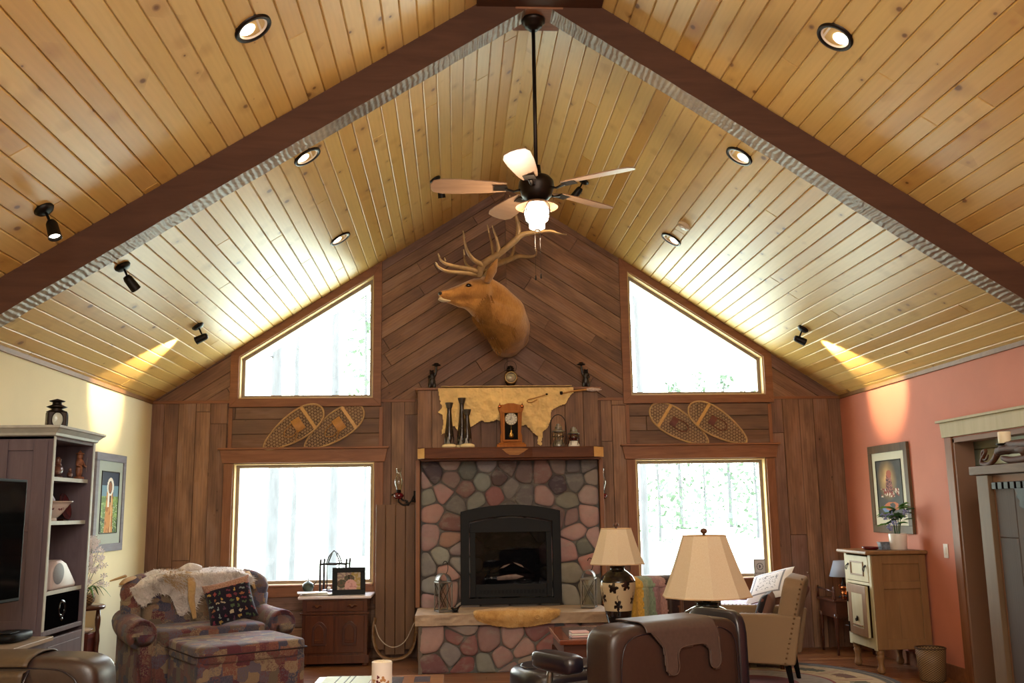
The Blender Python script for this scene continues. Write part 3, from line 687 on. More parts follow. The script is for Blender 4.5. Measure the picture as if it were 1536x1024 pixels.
# ------------------------------------------------------------------ light
w = bpy.data.worlds.new('sky'); bpy.context.scene.world = w; w.use_nodes = True; nt = w.node_tree; bg = nt.nodes['Background']
tc = nt.nodes.new('ShaderNodeTexCoord'); sep = nt.nodes.new('ShaderNodeSeparateXYZ'); nt.links.new(tc.outputs['Generated'], sep.inputs[0])
rp = nt.nodes.new('ShaderNodeValToRGB'); nt.links.new(sep.outputs[2], rp.inputs[0]); e = rp.color_ramp.elements
e[0].position = 0; e[0].color = C('#dfe8d4'); e[1].position = .5; e[1].color = C('#d6e2f4'); nt.links.new(rp.outputs[0], bg.inputs[0]); bg.inputs[1].default_value = 20
def arealight(nm, loc, tgt, sx, sy, en, col=(1, 1, 1), portal=False):
    L = bpy.data.lights.new(nm, 'AREA'); L.shape = 'RECTANGLE'; L.size = sx; L.size_y = sy; L.energy = en; L.color = col
    o = bpy.data.objects.new(nm, L); COL.objects.link(o); o.location = loc; o.rotation_euler = (Vector(tgt)-Vector(loc)).to_track_quat('-Z', 'Y').to_euler()
    if portal: L.cycles.is_portal = True
    return o
for x, z, sx, sz in ((-1.6, 1.38, 1.48, 1.3), (2.67, 1.37, 1.45, 1.3), (-1.6, 3.35, 1.5, 1.4), (2.68, 3.35, 1.5, 1.4)): arealight('window_portal', (x, WY+.16, z), (x, 0, z), sx, sz, 1, portal=True)
arealight('rear_fill', (.6, -1.6, 4.15), (.6, 5.5, .2), 4.5, 1.2, 300, (1, .94, .86))  # added fill behind the camera, stands in for unseen back windows
arealight('rear_overhead_fill', (.5, .8, 3.7), (.5, 1.6, 0), 4.0, 3.0, 60, (1, .88, .72))  # added overhead fill out of view, no actual ceiling fixture
arealight('rear_bounce_fill', (.5, -.9, 2.2), (.5, 1.6, 6), 4.0, 2.0, 150, (1, .98, .9))  # added upward fill out of view, brightens the near ceiling like bounced light
s = bpy.context.scene; s.view_settings.view_transform = 'Standard'; s.view_settings.look = 'None'; s.view_settings.exposure = 0
# ------------------------------------------------------------------ fireplace
t = thing('fireplace', (.56, 9.3, 0), 'tall river stone fireplace with black arched gas insert and cedar mantel', 'fireplace')
SC = 300/878.0
stones = [(85,120,'#5d4a50'),(165,68,'#a08074'),(240,105,'#66685e'),(320,80,'#85797a'),(415,85,'#5e4340'),(485,110,'#6e5650'),(565,110,'#8a5a4c'),(640,75,'#7c6458'),(700,80,'#6e6462'),(765,75,'#7a6e68'),(40,150,'#a07c74'),(62,225,'#8b8c7c'),(130,200,'#a8746c'),(165,145,'#8a6a5e'),(230,190,'#84584c'),(305,150,'#868c80'),(375,135,'#5c4440'),(190,250,'#74706a'),(272,240,'#7c7c70'),(360,212,'#8a4a42'),(425,185,'#7a716a'),(482,215,'#6a6260'),(575,220,'#a87a70'),(637,170,'#54414a'),(705,150,'#75706a'),(668,238,'#84806e'),(792,130,'#a08a78'),(776,208,'#a4867c'),(80,285,'#b07a6a'),(765,303,'#b07c70'),(690,310,'#86645e'),(70,390,'#a07874'),(165,335,'#7c4a40'),(160,408,'#a06e50'),(130,485,'#8a8c80'),(192,460,'#8e7476'),(60,530,'#7e7a78'),(145,547,'#b07868'),(190,500,'#8e867e'),(80,605,'#8a8a88'),(170,640,'#a4705e'),(65,685,'#a87a7e'),(712,368,'#aa7c72'),(798,405,'#ac8078'),(680,460,'#a8706a'),(752,440,'#6c7064'),(770,503,'#a8604c'),(693,545,'#8a8068'),(685,655,'#8e8674'),(770,625,'#8c8670'),(225,640,'#7a5c54'),(420,280,'#6a605c'),(300,300,'#6c5c58'),(560,300,'#705f5a'),(640,300,'#7a5c54'),(345,705,'#84786e'),(500,705,'#7c746a'),(610,700,'#948c80'),(240,700,'#a09080'),(420,500,'#555'),(420,600,'#555'),(420,400,'#555')]
low = [(75,845,'#a87c70'),(215,805,'#9a8478'),(200,838,'#8a4c46'),(235,868,'#8c4a44'),(170,905,'#8c8280'),(90,965,'#7a4246'),(230,965,'#8a3c38'),(330,850,'#96685f'),(385,925,'#986a60'),(440,840,'#aa7a6c'),(485,880,'#a87768'),(315,955,'#808074'),(545,815,'#8c4a44'),(585,870,'#944a40'),(508,955,'#94806e'),(425,995,'#8a5a58'),(650,920,'#a07060'),(720,880,'#9a6e64'),(790,930,'#8c7a6c'),(700,985,'#7a5a54'),(800,850,'#8a5a50')]
def hexc(h):
    h = h if len(h) == 7 else '#'+''.join(c*2 for c in h[1:]); return C(h)
def stonewall(nm, seeds, y, x0, x1, z0, z1, hole, gapw):
    S = []
    for a, b, h in seeds:
        p = Y(620+a*SC, 670+b*SC, y); S.append((p.x, p.z, h))
    mb = MB(); mb.box((x0, y-.005, z0), (x1, y+.2, z1), col=C('#6a5f56')); mb.mat = 0
    for i, (sx, sz, h) in enumerate(S):
        P = [(x0, z0), (x1, z0), (x1, z1), (x0, z1)]
        for j, (qx, qz, _) in enumerate(S):
            if j == i: continue
            a, b = qx-sx, qz-sz; L = hypot(a, b)
            if L < 1e-5: continue
            a /= L; b /= L; P = clip(P, a, b, a*(sx+qx)/2+b*(sz+qz)/2-gapw)
            if len(P) < 3: break
        if len(P) < 3 or abs(area(P)) < .0008: continue
        # chamfered corners -> rounded outline
        for it in range(2):
            kk = .16 if it == 0 else .25; Q = []
            for k in range(len(P)):
                p, q = P[k], P[(k+1) % len(P)]; Q += [(p[0]*(1-kk)+q[0]*kk, p[1]*(1-kk)+q[1]*kk), (p[0]*kk+q[0]*(1-kk), p[1]*kk+q[1]*(1-kk))]
            P = Q
        cx = sum(p[0] for p in P)/len(P); cz = sum(p[1] for p in P)/len(P); R = sqrt(abs(area(P))/pi); hgt = min(.04, R*.32)*rng.uniform(.8, 1.15)
        rings = [(1, 0), (1.0, .35), (.93, .7), (.8, .92), (.5, 1.0)]; n = len(P); vs = []; fs = []
        tx, tz = rng.uniform(-.12, .12), rng.uniform(-.12, .12)
        for k, hh in rings:
            for p in P:
                dx, dz = (p[0]-cx)*k, (p[1]-cz)*k; nn = .006*mnoise.noise(Vector((cx*9+dx*14, cz*7, dz*14)))
                vs.append((cx+dx, y-hgt*hh-(dx*tx+dz*tz+nn)*(hh > .3), cz+dz))
        vs.append((cx, y-hgt*1.02, cz))
        for r in range(len(rings)-1):
            for k in range(n): fs.append((r*n+k, r*n+(k+1) % n, (r+1)*n+(k+1) % n, (r+1)*n+k))
        for k in range(n): fs.append(((len(rings)-1)*n+k, (len(rings)-1)*n+(k+1) % n, len(vs)-1))
        c = hexc(h); v = rng.uniform(.9, 1.12); mb.add(vs, fs, col=(c[0]*v, c[1]*v, c[2]*v, 1))
    return part(nm, mb, 'stone', t, world=True, smooth=True)
stonewall('stone_chimney_face', stones, 9.97, -.345, 1.48, .5, 2.0, None, .004)
stonewall('stone_hearth_base', low, 9.34, -.345, 1.43, 0, .44, None, .004)
mb = MB(); mb.box((-.345, 9.3, 0), (-.31, 9.95, .44)); mb.box((1.40, 9.3, 0), (1.43, 9.95, .44)); mb.box((-.33, 9.36, 0), (1.42, 9.97, .44)); part('hearth_core', mb, 'mortar', t, world=True)
mb = MB()
def slab(u, v):
    x = -.375+1.835*u; 
    if v < .2: return (x, 9.255+.02*mnoise.noise(Vector((x*6, 1, 0))), .437+.098*(v/.2))
    return (x, 9.255+.745*(v-.2)/.8+.008*mnoise.noise(Vector((x*6, 1, 0))), .535+.003*mnoise.noise(Vector((x*5, v*9, 2))))
mb.grid(lambda u, v: (lambda p: (p[0], p[1]+.012*mnoise.noise(Vector((p[0]*13, p[2]*30, 4))), p[2]))(slab(u, v)), 80, 20); mb.box((-.375, 9.27, .437), (1.46, 9.98, .530)); part('hearth_slab', mb, 'slab', t, world=True, bevel=.004)
# mantel shelf with chamfered sapwood corners
mb = MB(); mb.prism([(-.30, 9.66), (.42, 9.665), (.5, 9.655), (.70, 9.655), (.78, 9.667), (1.40, 9.66), (1.50, 9.74), (1.51, 10.06), (-.37, 10.06), (-.365, 9.74)], 'z', 2.0, 2.105); mt = part('mantel_shelf', mb, 'mantel', t, world=True, bevel=.006)
mb = MB(); mb.prism([(-.302, 9.655), (-.30, 9.75), (-.37, 9.78), (-.372, 9.735)], 'z', 2.004, 2.1055); part('sapwood_corner', mb, 'sapwood', t, world=True, bevel=.003)
mb = MB(); mb.prism([(1.402, 9.655), (1.40, 9.75), (1.508, 9.78), (1.51, 9.735)], 'z', 2.004, 2.1055)
part('sapwood_corner', mb, 'sapwood', t, world=True, bevel=.003)
mb = MB(); mb.prism([(.47, 2.09), (.52, 2.045), (.55, 2.03), (.64, 2.03), (.68, 2.05), (.74, 2.09), (.66, 2.098), (.55, 2.098)], 'y', 9.650, 9.67); part('figured_knot', mb, wood('figured_knot', '#7e4a22', '#b07c42', .5, 'X', 9, .1, 0, .15), t, world=True, bevel=.002)
mb = MB(); mb.box((-.37, 9.69, 2.105), (1.51, 10.06, 2.112)); mb.box((-.34, 9.70, 1.985), (1.48, 9.97, 2.0)); part('mantel_cap', mb, 'mantel', t, world=True, bevel=.002)
# gas insert
def archpoly(x0, x1, z0, zs, zt, n=14):
    P = [(x0, z0), (x1, z0)]; cx = (x0+x1)/2
    for i in range(n+1):
        x = x1+(x0-x1)*i/n; k = (x-cx)/((x1-x0)/2); P.append((x, zs+(zt-zs)*(1-k*k)))
    return P
fa = archpoly(.055, 1.068, .56, 1.475, 1.54); fb = archpoly(.14, .985, .62, 1.37, 1.425)
mb = MB(); n = len(fa)
for (P, Q, ya, yb) in ((fa, fb, 9.875, 9.855),):
    vs = [(p[0], 9.97, p[1]) for p in P]+[(p[0], ya, p[1]) for p in P]+[(q[0], yb+.02, q[1]) for q in Q]+[(q[0], 9.95, q[1]) for q in Q]
    fs = [(r*n+k, r*n+(k+1) % n, (r+1)*n+(k+1) % n, (r+1)*n+k) for r in range(3) for k in range(n)]; mb.add(vs, fs)
ins_ = part('insert_surround', mb, 'firemetal', t, world=True, bevel=.004)
mb = MB(); fc = [(.205, .755), (.92, .755), (.92, 1.265), (.205, 1.265)]
ff = [(.14, .62), (.985, .62), (.985, 1.425), (.14, 1.425)]
fbz = archpoly(.15, .975, .63, 1.35, 1.405)
mb.prism(archpoly(.15, .975, 1.265, 1.355, 1.41), 'y', 9.89, 9.91); mb.box((.15, 9.89, .63), (.205, 9.91, 1.265)); mb.box((.92, 9.89, .63), (.975, 9.91, 1.265)); mb.box((.205, 9.89, .63), (.92, 9.91, .755))
part('insert_door_frame', mb, 'firemetal', t, world=True, bevel=.003)
mb = MB()
for k in range(18): mb.box((.24+k*.037, 9.886, .665), (.265+k*.037, 9.892, .70))
part('vent_louvre', mb, 'black', t, world=True)
mb = MB(); mb.add([(.205, 9.905, .755), (.92, 9.905, .755), (.92, 9.905, 1.265), (.205, 9.905, 1.265)], [(0, 1, 2, 3)]); part('insert_glass', mb, glass('dark_fire_glass', '#77777f', .015), t, world=True)
mb = MB(); mb.rndmode = False
mb.box((.16, 9.975, .7), (.97, 9.99, 1.35)); part('firebox_back', mb, flat('firebox_brick', '#2a1c18', .9, 0, .3, 20), t, world=True)
mb = MB()
for a, b, r in (((.33, 9.955, .80), (.52, 9.94, .83), .03), ((.42, 9.93, .81), (.80, 9.95, .82), .032), ((.36, 9.94, .86), (.62, 9.93, .97), .022), ((.55, 9.93, .98), (.78, 9.94, .86), .022), ((.68, 9.94, .86), (.74, 9.93, 1.02), .014)):
    mb.tube([a, ((a[0]+b[0])/2, (a[1]+b[1])/2-.01, (a[2]+b[2])/2+.01), b], [r, r*1.1, r*.8], 8, smooth=3)
part('gas_log', mb, flat('ceramic_log', '#6a5a56', .8, 0, .5, 14), t, world=True, smooth=True)

# ------------------------------------------------------------------ on the mantel
def mz(): return 2.112
MZ = 2.112
def vase(px, top, bot_r, lb, y, rz_=0):
    p = Y(px, 668, y); H = Y(px, top, y).z-MZ; k = H/.45
    t = thing('candle_holder', (p.x, y, MZ), lb, 'candle holder', group='dark antler-footed candle holders')
    mb = MB(); mb.lathe([(.02, .03), (.045*k**.5, .05), (.048*k**.5, .09), (.043, .16*k), (.030, .27*k), (.022, .36*k), (.024, .40*k), (.036, H-.01), (.034, H), (.0, H-.012)], seg=20, cap=False); part('vase_body', mb, 'vasedark', t, smooth=True)
    mb = MB(); mb.lathe([(.0, 0), (.068, .002), (.078, .016), (.07, .034), (.04, .045), (.03, .045)], seg=24, cap=False); part('round_foot', mb, flat('ivory_foot', '#d8c298', .35), t, smooth=True)
    mb = MB(); mb.lathe([(.0275, H-.055), (.0395, H-.012), (.042, H+.001)], seg=20, cap=False); part('metal_collar', mb, flat('tarnished_collar', '#4e463c', .4, .7), t, smooth=True)
    mb = MB()
    for i in range(7):
        a = 2*pi*i/7; r = .0505*k**.5
        mb.add([(r*cos(a-.4), r*sin(a-.4), .045), (r*cos(a+.4), r*sin(a+.4), .045), (r*1.0*cos(a+.15), r*1.0*sin(a+.15), .09), (r*.98*cos(a), r*.98*sin(a), .115*k), (r*1.0*cos(a-.15), r*1.0*sin(a-.15), .09)], [(0, 1, 2, 3, 4)])
    part('pewter_petals', mb, 'chrome', t)
vase(674, 604, .05, 'dark flared candle holder on round ivory foot, leftmost on the mantel', 9.82)
vase(701, 614, .05, 'shorter dark flared candle holder in front of the tallest one', 9.80)
vase(693, 597, .05, 'tallest dark flared candle holder, behind the middle of the trio', 9.95)
# clock
p = Y(767, 668, 9.86)
t = thing('mantel_clock', (p.x, 9.86, MZ), 'carved oak kitchen clock with round dial and glass pendulum door', 'clock')
mb = MB(); mb.box((-.15, -.07, 0), (.15, .06, .035)); mb.box((-.135, -.06, .035), (.135, .055, .05)); part('plinth', mb, 'clockwood', t, bevel=.005)
mb = MB(); h = [(-.11, .05), (.11, .05), (.112, .12), (.098, .16), (.108, .24), (.112, .36), (.125, .385), (.135, .42), (.12, .44), (.07, .445), (.03, .458), (-.03, .458), (-.07, .445), (-.12, .44), (-.135, .42), (-.125, .385), (-.112, .36), (-.108, .24), (-.098, .16), (-.112, .12)]; mb.prism(h, 'y', -.03, .05); part('case', mb, 'clockwood', t, bevel=.003)
mb = MB(); mb.box((-.09, -.05, .08), (-.068, -.03, .36)); mb.box((.068, -.05, .08), (.09, -.03, .36)); mb.box((-.09, -.05, .06), (.09, -.03, .082)); mb.box((-.095, -.055, .355), (.095, -.03, .378)); dr = part('clock_door', mb, 'clockwood', t, bevel=.003)
mb = MB(); mb.box((-.068, -.034, .082), (.068, -.031, .355)); part('dark_panel', mb, flat('clock_glass_dark', '#1c1916', .9, spec=0), t)
def dialcol(u, v):
    r, a = u, v*2*pi
    if r > .93: return C('#8a6a34')
    if .70 < r < .9:
        k = (a/(2*pi)*12) % 1
        if min(k, 1-k) < .14: return C('#2a2622')
    if .60 < r < .63 or .2 < r < .24: return C('#6a6258')
    return C('#c8c0ae')
mb = MB(); mb.grid(lambda u, v: (.064*u*sin(v*2*pi), -.037, .295+.064*u*cos(v*2*pi)), 28, 120, colfn=dialcol); part('dial', mb, 'paint', t)
mb = MB(); mb.add([(-.003, -.041, .29), (.003, -.041, .29), (.001, -.041, .335), (-.001, -.041, .335)], [(0, 1, 2, 3)]); mb.add([(0, -.041, .292), (0, -.041, .298), (-.035, -.041, .28), (-.035, -.041, .278)], [(0, 1, 2, 3)]); part('clock_hands', mb, 'black', t)
mb = MB(); mb.lathe([(.0, 0), (.02, .004), (.026, .02), (.02, .04), (.008, .06), (.014, .07), (.0, .085)], (0, -.036, .10), 16); mb.tube([(0, -.036, .16), (0, -.036, .24)], .002, 5); part('pendulum', mb, flat('brass', '#b8924a', .3, .9), t, smooth=True)
for s in (-1, 1):
    mb = MB(); mb.ell((s*.115, -.036, .425), (.017, .008, .017)); mb.tube([(s*.115, -.036, .44), (s*.115, -.036, .462)], [.006, .002], 6); part('carved_rosette', mb, 'copper', t, smooth=True)
# railway lanterns
def lantern(px, lb, r, H, globe, handle, y=9.84):
    p = Y(px, 668, y); t = thing('railway_lantern', (p.x, y, MZ), lb, 'lantern')
    mb = MB(); mb.lathe([(r*.95, 0), (r, .01), (r, H*.12), (r*.8, H*.2), (r*.72, H*.3)], seg=24); part('fuel_font', mb, M['chrome'] if handle else 'label', t, smooth=True)
    mb = MB(); mb.lathe([(r*.66, H*.3), (r*.85, H*.42), (r*.85, H*.55), (r*.62, H*.66)], seg=24, cap=False); part('glass_globe', mb, globe, t, smooth=True)
    mb = MB(); mb.lathe([(r*1.05, H*.64), (r*1.05, H*.67), (r*.7, H*.72), (r*.55, H*.78), (r*.62, H*.8), (r*.6, H*.88), (r*.3, H*.92), (r*.45, H*.95), (.0, H)], seg=24); part('vented_cap', mb, 'chrome', t, smooth=True)
    mb = MB()
    for k in range(5): a = 2*pi*k/5+.3; mb.tube([(r*1.02*cos(a), r*1.02*sin(a), H*.1), (r*1.05*cos(a), r*1.05*sin(a), H*.66)], .003, 6)
    mb.tube([(r*1.03*cos(2*pi*i/24), r*1.03*sin(2*pi*i/24), H*.45) for i in range(24)], .003, 6, closed=True); part('wire_guard', mb, 'bronze', t, smooth=True)
    if handle:
        w_ = r*1.3; mb = MB(); mb.tube([(-w_, 0, H*.12), (-w_, 0, H*.9), (-w_*.85, 0, H*1.15), (-w_*.45, 0, H*1.32), (0, 0, H*1.37), (w_*.45, 0, H*1.32), (w_*.85, 0, H*1.15), (w_, 0, H*.9), (w_, 0, H*.12)], .0045, 8, smooth=4); part('bail_handle', mb, 'bronze', t, smooth=True)
lantern(838, 'brass railway lantern with a tall wire bail handle, standing on the mantel', .062, .245, 'clear', 1)
lantern(861, 'short railway lantern with a red glass globe, rightmost on the mantel', .058, .21, glass('ruby_glass', '#c8242c', .1), 0)

# ------------------------------------------------------------------ buckskin on the chase
outl = [(657, 587), (862, 585), (852, 598), (848, 606), (836, 610), (826, 616), (826, 628), (822, 640), (814, 648), (812, 668), (806, 666), (807, 655), (801, 650), (789, 637), (778, 640), (760, 634), (745, 630), (730, 634), (722, 630), (712, 637), (704, 642), (699, 654), (690, 650), (682, 640), (672, 634), (668, 650), (662, 652), (665, 634), (663, 622), (657, 618), (663, 612), (660, 600)]
P2 = [(lambda q: (q.x, q.z))(Y(a, b, 10.0)) for a, b in outl]
def inside(p, P):
    c = False
    for i in range(len(P)):
        a, b = P[i], P[i-1]
        if (a[1] > p[1]) != (b[1] > p[1]) and p[0] < (b[0]-a[0])*(p[1]-a[1])/(b[1]-a[1])+a[0]: c = not c
    return c
t = thing('buckskin', (.55, 10.0, 2.757), 'pale tanned buckskin with ragged edges draped over the plank chase above the mantel', 'hide')
mb = MB(); g = .008; x0, x1 = min(p[0] for p in P2), max(p[0] for p in P2); z0 = min(p[1] for p in P2); idx = {}
nx = int((x1-x0)/g); nz = int((2.75-z0)/g)
for j in range(nz+1):
    for i in range(nx):
        x = x0+(i+.5)*g; z = z0+(j+.5)*g; jj = .006*mnoise.noise(Vector((x*40, z*40, 3)))
        if inside((x+jj, min(z+jj, 2.70)), P2) or (z > 2.69 and x0+.02 < x < x1-.01):
            q = []
            for a, b in ((0, 0), (1, 0), (1, 1), (0, 1)):
                k = (i+a, j+b)
                if k not in idx:
                    X_ = x0+k[0]*g; Z_ = z0+k[1]*g; ex = max(0, 2.71-Z_)
                    d = .012+min(.03, ex*.25)*(.5+.5*sin(X_*34+3*mnoise.noise(Vector((X_*5, Z_*5, 0)))))+.012*mnoise.noise(Vector((X_*16, Z_*20, 1)))+.006*mnoise.noise(Vector((X_*50, Z_*50, 5)))
                    idx[k] = len(mb.v); mb.v.append((X_, 10.005-d, min(Z_, 2.77)))
                q.append(idx[k])
            mb.f.append(q)
part('skin', mb, 'hide', t, world=True, smooth=True, sub=1)
mb = MB(); mb.grid(lambda u, v: (x0+.03+(x1-x0-.06)*u, 9.985+.2*v, 2.768+.004*mnoise.noise(Vector((u*20, v*5, 0)))), 60, 6); part('top_fold', mb, 'hide', t, world=True, smooth=True, solid=.006)
# stick and pipe laid on the hide
t = thing('bent_stick', (0, 0, 0), 'thin bent willow loop stick with red tip pinned across the buckskin', 'stick')
mb = MB(); mb.tube([Y(a, b, 9.93) for a, b in ((820, 591), (805, 596), (793, 599), (791, 602), (797, 603), (806, 599))], .006, 8, smooth=4); part('loop', mb, 'thong', t, smooth=True)
mb = MB(); q = Y(820, 591, 9.93); mb.ell(q, (.014, .01, .01)); part('dark_tip', mb, 'bronze', t, smooth=True)
t = thing('peace_pipe', (0, 0, 0), 'feathered wooden pipe lying along the top edge beside the right bear figure', 'pipe')
mb = MB(); a = Y(842, 590, 9.95); b = Y(880, 584, 9.98); mb.tube([a, (a+b)/2+Vector((0, 0, .006)), b], [.007, .009, .01], 10, smooth=3); part('stem', mb, 'thong', t, smooth=True)
mb = MB(); mb.lathe([(.012, -.01), (.016, 0), (.016, .02), (.01, .022)], a, 14); part('bowl', mb, 'bronze', t, smooth=True)
mb = MB()
for k in range(60):
    u = rng.random(); c = b+Vector((u*.09, rng.uniform(-.01, .01), .0)); dv = Vector((.05+.03*rng.random(), rng.uniform(-.01, .01), rng.uniform(-.025, .025))); w_ = Vector((0, .002, .004))
    mb.add([c-w_, c+w_, c+dv], [(0, 1, 2)])
mb.tube([b, b+Vector((.06, 0, 0)), b+Vector((.16, 0, -.002))], [.012, .022, .004], 8, smooth=3); part('feather_tuft', mb, flat('pale_feather', '#b8a094', .8, 0, .3, 40), t)

# ------------------------------------------------------------------ bear figures + round lantern on the chase
def bear(x, s, lb):
    t = thing('bear_candlestick', (x, 10.2, 2.757), lb, 'figurine', group='black bear candlesticks')
    mb = MB(); E = mb.ell
    E((0, 0, .085), (.038, .032, .055)); E((0, -.004, .135), (.034, .03, .045)); E((s*-.004, -.012, .185), (.025, .028, .026)); E((s*-.012, -.04, .180), (.013, .018, .011))
    for k in (-1, 1):
        mb.tube([(k*.022, 0, .07), (k*.026, -.004, .035), (k*.024, -.012, .006)], [.022, .018, .015], 10); E((k*.024, -.022, .008), (.014, .022, .009)); E((s*-.004+k*.017, -.006, .210), (.008, .006, .010))
    mb.tube([(s*.028, 0, .15), (s*.042, -.008, .19), (s*.046, -.008, .255)], [.015, .012, .011], 10); mb.tube([(-s*.028, -.006, .15), (-s*.034, -.03, .125), (-s*.008, -.042, .12)], [.015, .012, .01], 10)
    part('body', mb, 'bear', t, remesh=.005)
    mb = MB(); mb.lathe([(.012, 0), (.02, .004), (.044, .008), (.046, .016), (.028, .018), (.026, .034), (.0, .034)], (s*.047, -.008, .253), 20); part('candle_cup', mb, 'bronze', t, smooth=True)
bear(Y(648, 582, 10.2).x, 1, 'black standing bear figure holding up a candle cup, left end above the mantel')
bear(Y(879, 580, 10.2).x, -1, 'black standing bear figure holding up a candle cup, right end above the mantel')
p = Y(766, 583, 10.18); t = thing('bullseye_lantern', (p.x, 10.18, 2.77), 'small brass lantern with round bullseye lens below the elk head', 'lantern')
mb = MB(); mb.lathe([(.045, 0), (.05, .01), (.045, .03), (.06, .06), (.06, .16), (.045, .175), (.03, .18)], seg=24); mb.lathe([(.03, .178), (.045, .185), (.045, .192), (.03, .198), (.042, .205), (.042, .212), (.028, .22), (.035, .23), (.0, .245)], seg=24); part('body', mb, 'bronze', t, smooth=True)
q = T(0, -.055, .105, rx=pi/2); mb = MB(); mb.lathe([(.052, 0), (.064, .004), (.072, .018), (.066, .03), (.055, .03)], M4=q, seg=32, cap=False); part('lens_ring', mb, flat('antique_brass', '#8a7048', .35, .9), t, smooth=True)
mb = MB(); mb.lathe([(.056, .012), (.045, .026), (.025, .034), (.0, .037)], M4=q, seg=28, cap=False); part('lens', mb, flat('lens_glass', '#b8b4a6', .05, .7), t, smooth=True)
mb = MB(); mb.tube([(.066*cos(a), 0, .225+.07*sin(a)) for a in [pi*(-.2+1.4*i/16) for i in range(17)]], .003, 6); part('wire_bail', mb, 'bronze', t, smooth=True)

# ------------------------------------------------------------------ elk head mount
t = thing('elk_mount', (.6, 10.37, 3.3), 'bull elk shoulder mount with wide antlers, head turned left on the gable wall', 'mounted animal head')
mb = MB()
def S(px, py, y, r, sy=1.0): c = Y(px, py, y); mb.ell(c, (r, r*sy, r) if not hasattr(r, '__len__') else r, seg=20); return c
def chain(L, k=5):
    for i in range(len(L)-1):
        a, b = L[i], L[i+1]
        for j in range(k):
            f = j/k; S(a[0]+(b[0]-a[0])*f, a[1]+(b[1]-a[1])*f, a[2]+(b[2]-a[2])*f, a[3]+(b[3]-a[3])*f)
    S(*L[-1])
chain([(664, 442, 9.42, .046), (675, 442, 9.44, .062), (690, 439, 9.48, .080), (706, 437, 9.52, .112), (720, 436, 9.57, .135)], 5)
chain([(700, 452, 9.53, .075), (712, 456, 9.55, .10), (728, 466, 9.62, .14), (742, 474, 9.72, .18), (758, 478, 9.85, .205), (765, 492, 9.98, .20), (763, 506, 10.12, .185), (760, 512, 10.3, .18)], 6)
chain([(728, 430, 9.6, .11), (745, 445, 9.7, .14), (764, 468, 9.85, .17), (772, 490, 10.1, .17), (772, 505, 10.3, .16)], 5)
chain([(760, 505, 10.05, .16), (760, 516, 10.2, .13), (762, 519, 10.34, .125)], 4)
chain([(668, 449, 9.43, .03), (690, 455, 9.49, .045), (708, 456, 9.54, .06)], 4)
S(708, 425, 9.50, .045); S(712, 424, 9.60, .05)
body = part('head_and_neck', mb, 'elkfur', t, world=True, remesh=.016, smod=5)
mb = MB()
for k in range(1100):                                     # shaggy mane on the throat and neck side
    u = rng.random(); v = max(-1, min(1, rng.gauss(-.25, .45)))
    cx = 722+40*u+v*16; cy = 452+52*u-v*18+rng.uniform(-5, 5); yy = 9.60+.28*u-.165-.045*u+.16*abs(v)**2.2
    a = Y(cx, cy, yy); d = Vector((.02+.03*rng.random(), .012, -.07-.03*rng.random())); w_ = Vector((.006, 0, .002)); mb.add([a-w_, a+w_, a+d+Vector((0, rng.uniform(.0, .012), 0))], [(0, 1, 2)])
part('mane', mb, 'elkmane', t, world=True)
for px, py, y, rot in ((737, 405, 9.52, 1), (728, 414, 9.76, -1)):
    c = Y(px, py, y); mb = MB()
    base = Y(730, 424, 9.46 if rot > 0 else 9.7); tip = Y(746, 388, 9.34) if rot > 0 else Y(722, 398, 9.9)
    mb.tube([base, base*.5+tip*.5, tip], [.04, .062, .006], 14, flat=.35, smooth=4); e = part('ear', mb, 'elkfur', t, world=True, smooth=True)
    if rot > 0:
        mb = MB(); a = base*.65+tip*.35+Vector((-.008, -.018, 0)); b = base*.15+tip*.85+Vector((0, -.008, 0)); mb.tube([a, a*.5+b*.5, b], [.012, .03, .005], 10, flat=.3, smooth=3); mb.build('inner_ear', 'elkmane', e, smooth=True, world=False) if False else None
c = Y(702.5, 428, 9.425); mb = MB(); mb.ell(c, (.032, .022, .024)); part('eye', mb, flat('eye_glass', '#140c08', .08), t, world=True, smooth=True)
mb = MB(); mb.tube([Y(697.5, 430, 9.405), Y(700, 425.2, 9.40), Y(705, 424.8, 9.402), Y(708.5, 429, 9.41)], .006, 6, smooth=3); part('eyelid', mb, 'elkmane', t, world=True, smooth=True)
mb = MB(); mb.ell(Y(660.5, 440, 9.40), (.024, .03, .020)); part('nose', mb, flat('elk_nose', '#2a1e18', .4), t, world=True, smooth=True)
mb = MB(); mb.tube([Y(659, 447, 9.39), Y(665, 450.5, 9.385), Y(676, 451, 9.385)], [.022, .02, .006], 8, smooth=3); part('lip', mb, flat('pale_lip', '#a89070', .6), t, world=True, smooth=True)
def antler(beam, tines, y0):
    mb = MB(); L = [Y(*p[:3]) for p in beam]; mb.tube(L, [p[3]*1.12 for p in beam], 10, smooth=5)
    for tn in tines: mb.tube([Y(*p[:3]) for p in tn], [p[3]*1.12 for p in tn], 9, smooth=5)
    a = part('antler', mb, 'antler', t, world=True, smooth=True)
    inv = Matrix.Translation(t.location).inverted()
    for tn in tines+[beam]:
        mb = MB(); p, q = Y(*tn[-2][:3]), Y(*tn[-1][:3]); r0, r1 = tn[-2][3], tn[-1][3]; m_ = p*.45+q*.55; mb.tube([m_, m_*.5+q*.5, q], [r0*.45+r1*.55+.0015, (r0+3*r1)/4+.001, r1+.0008], 8)
        mb.v = [tuple(inv @ Vector(p)) for p in mb.v]; mb.build('ivory_tip', 'antlertip', a, smooth=True)
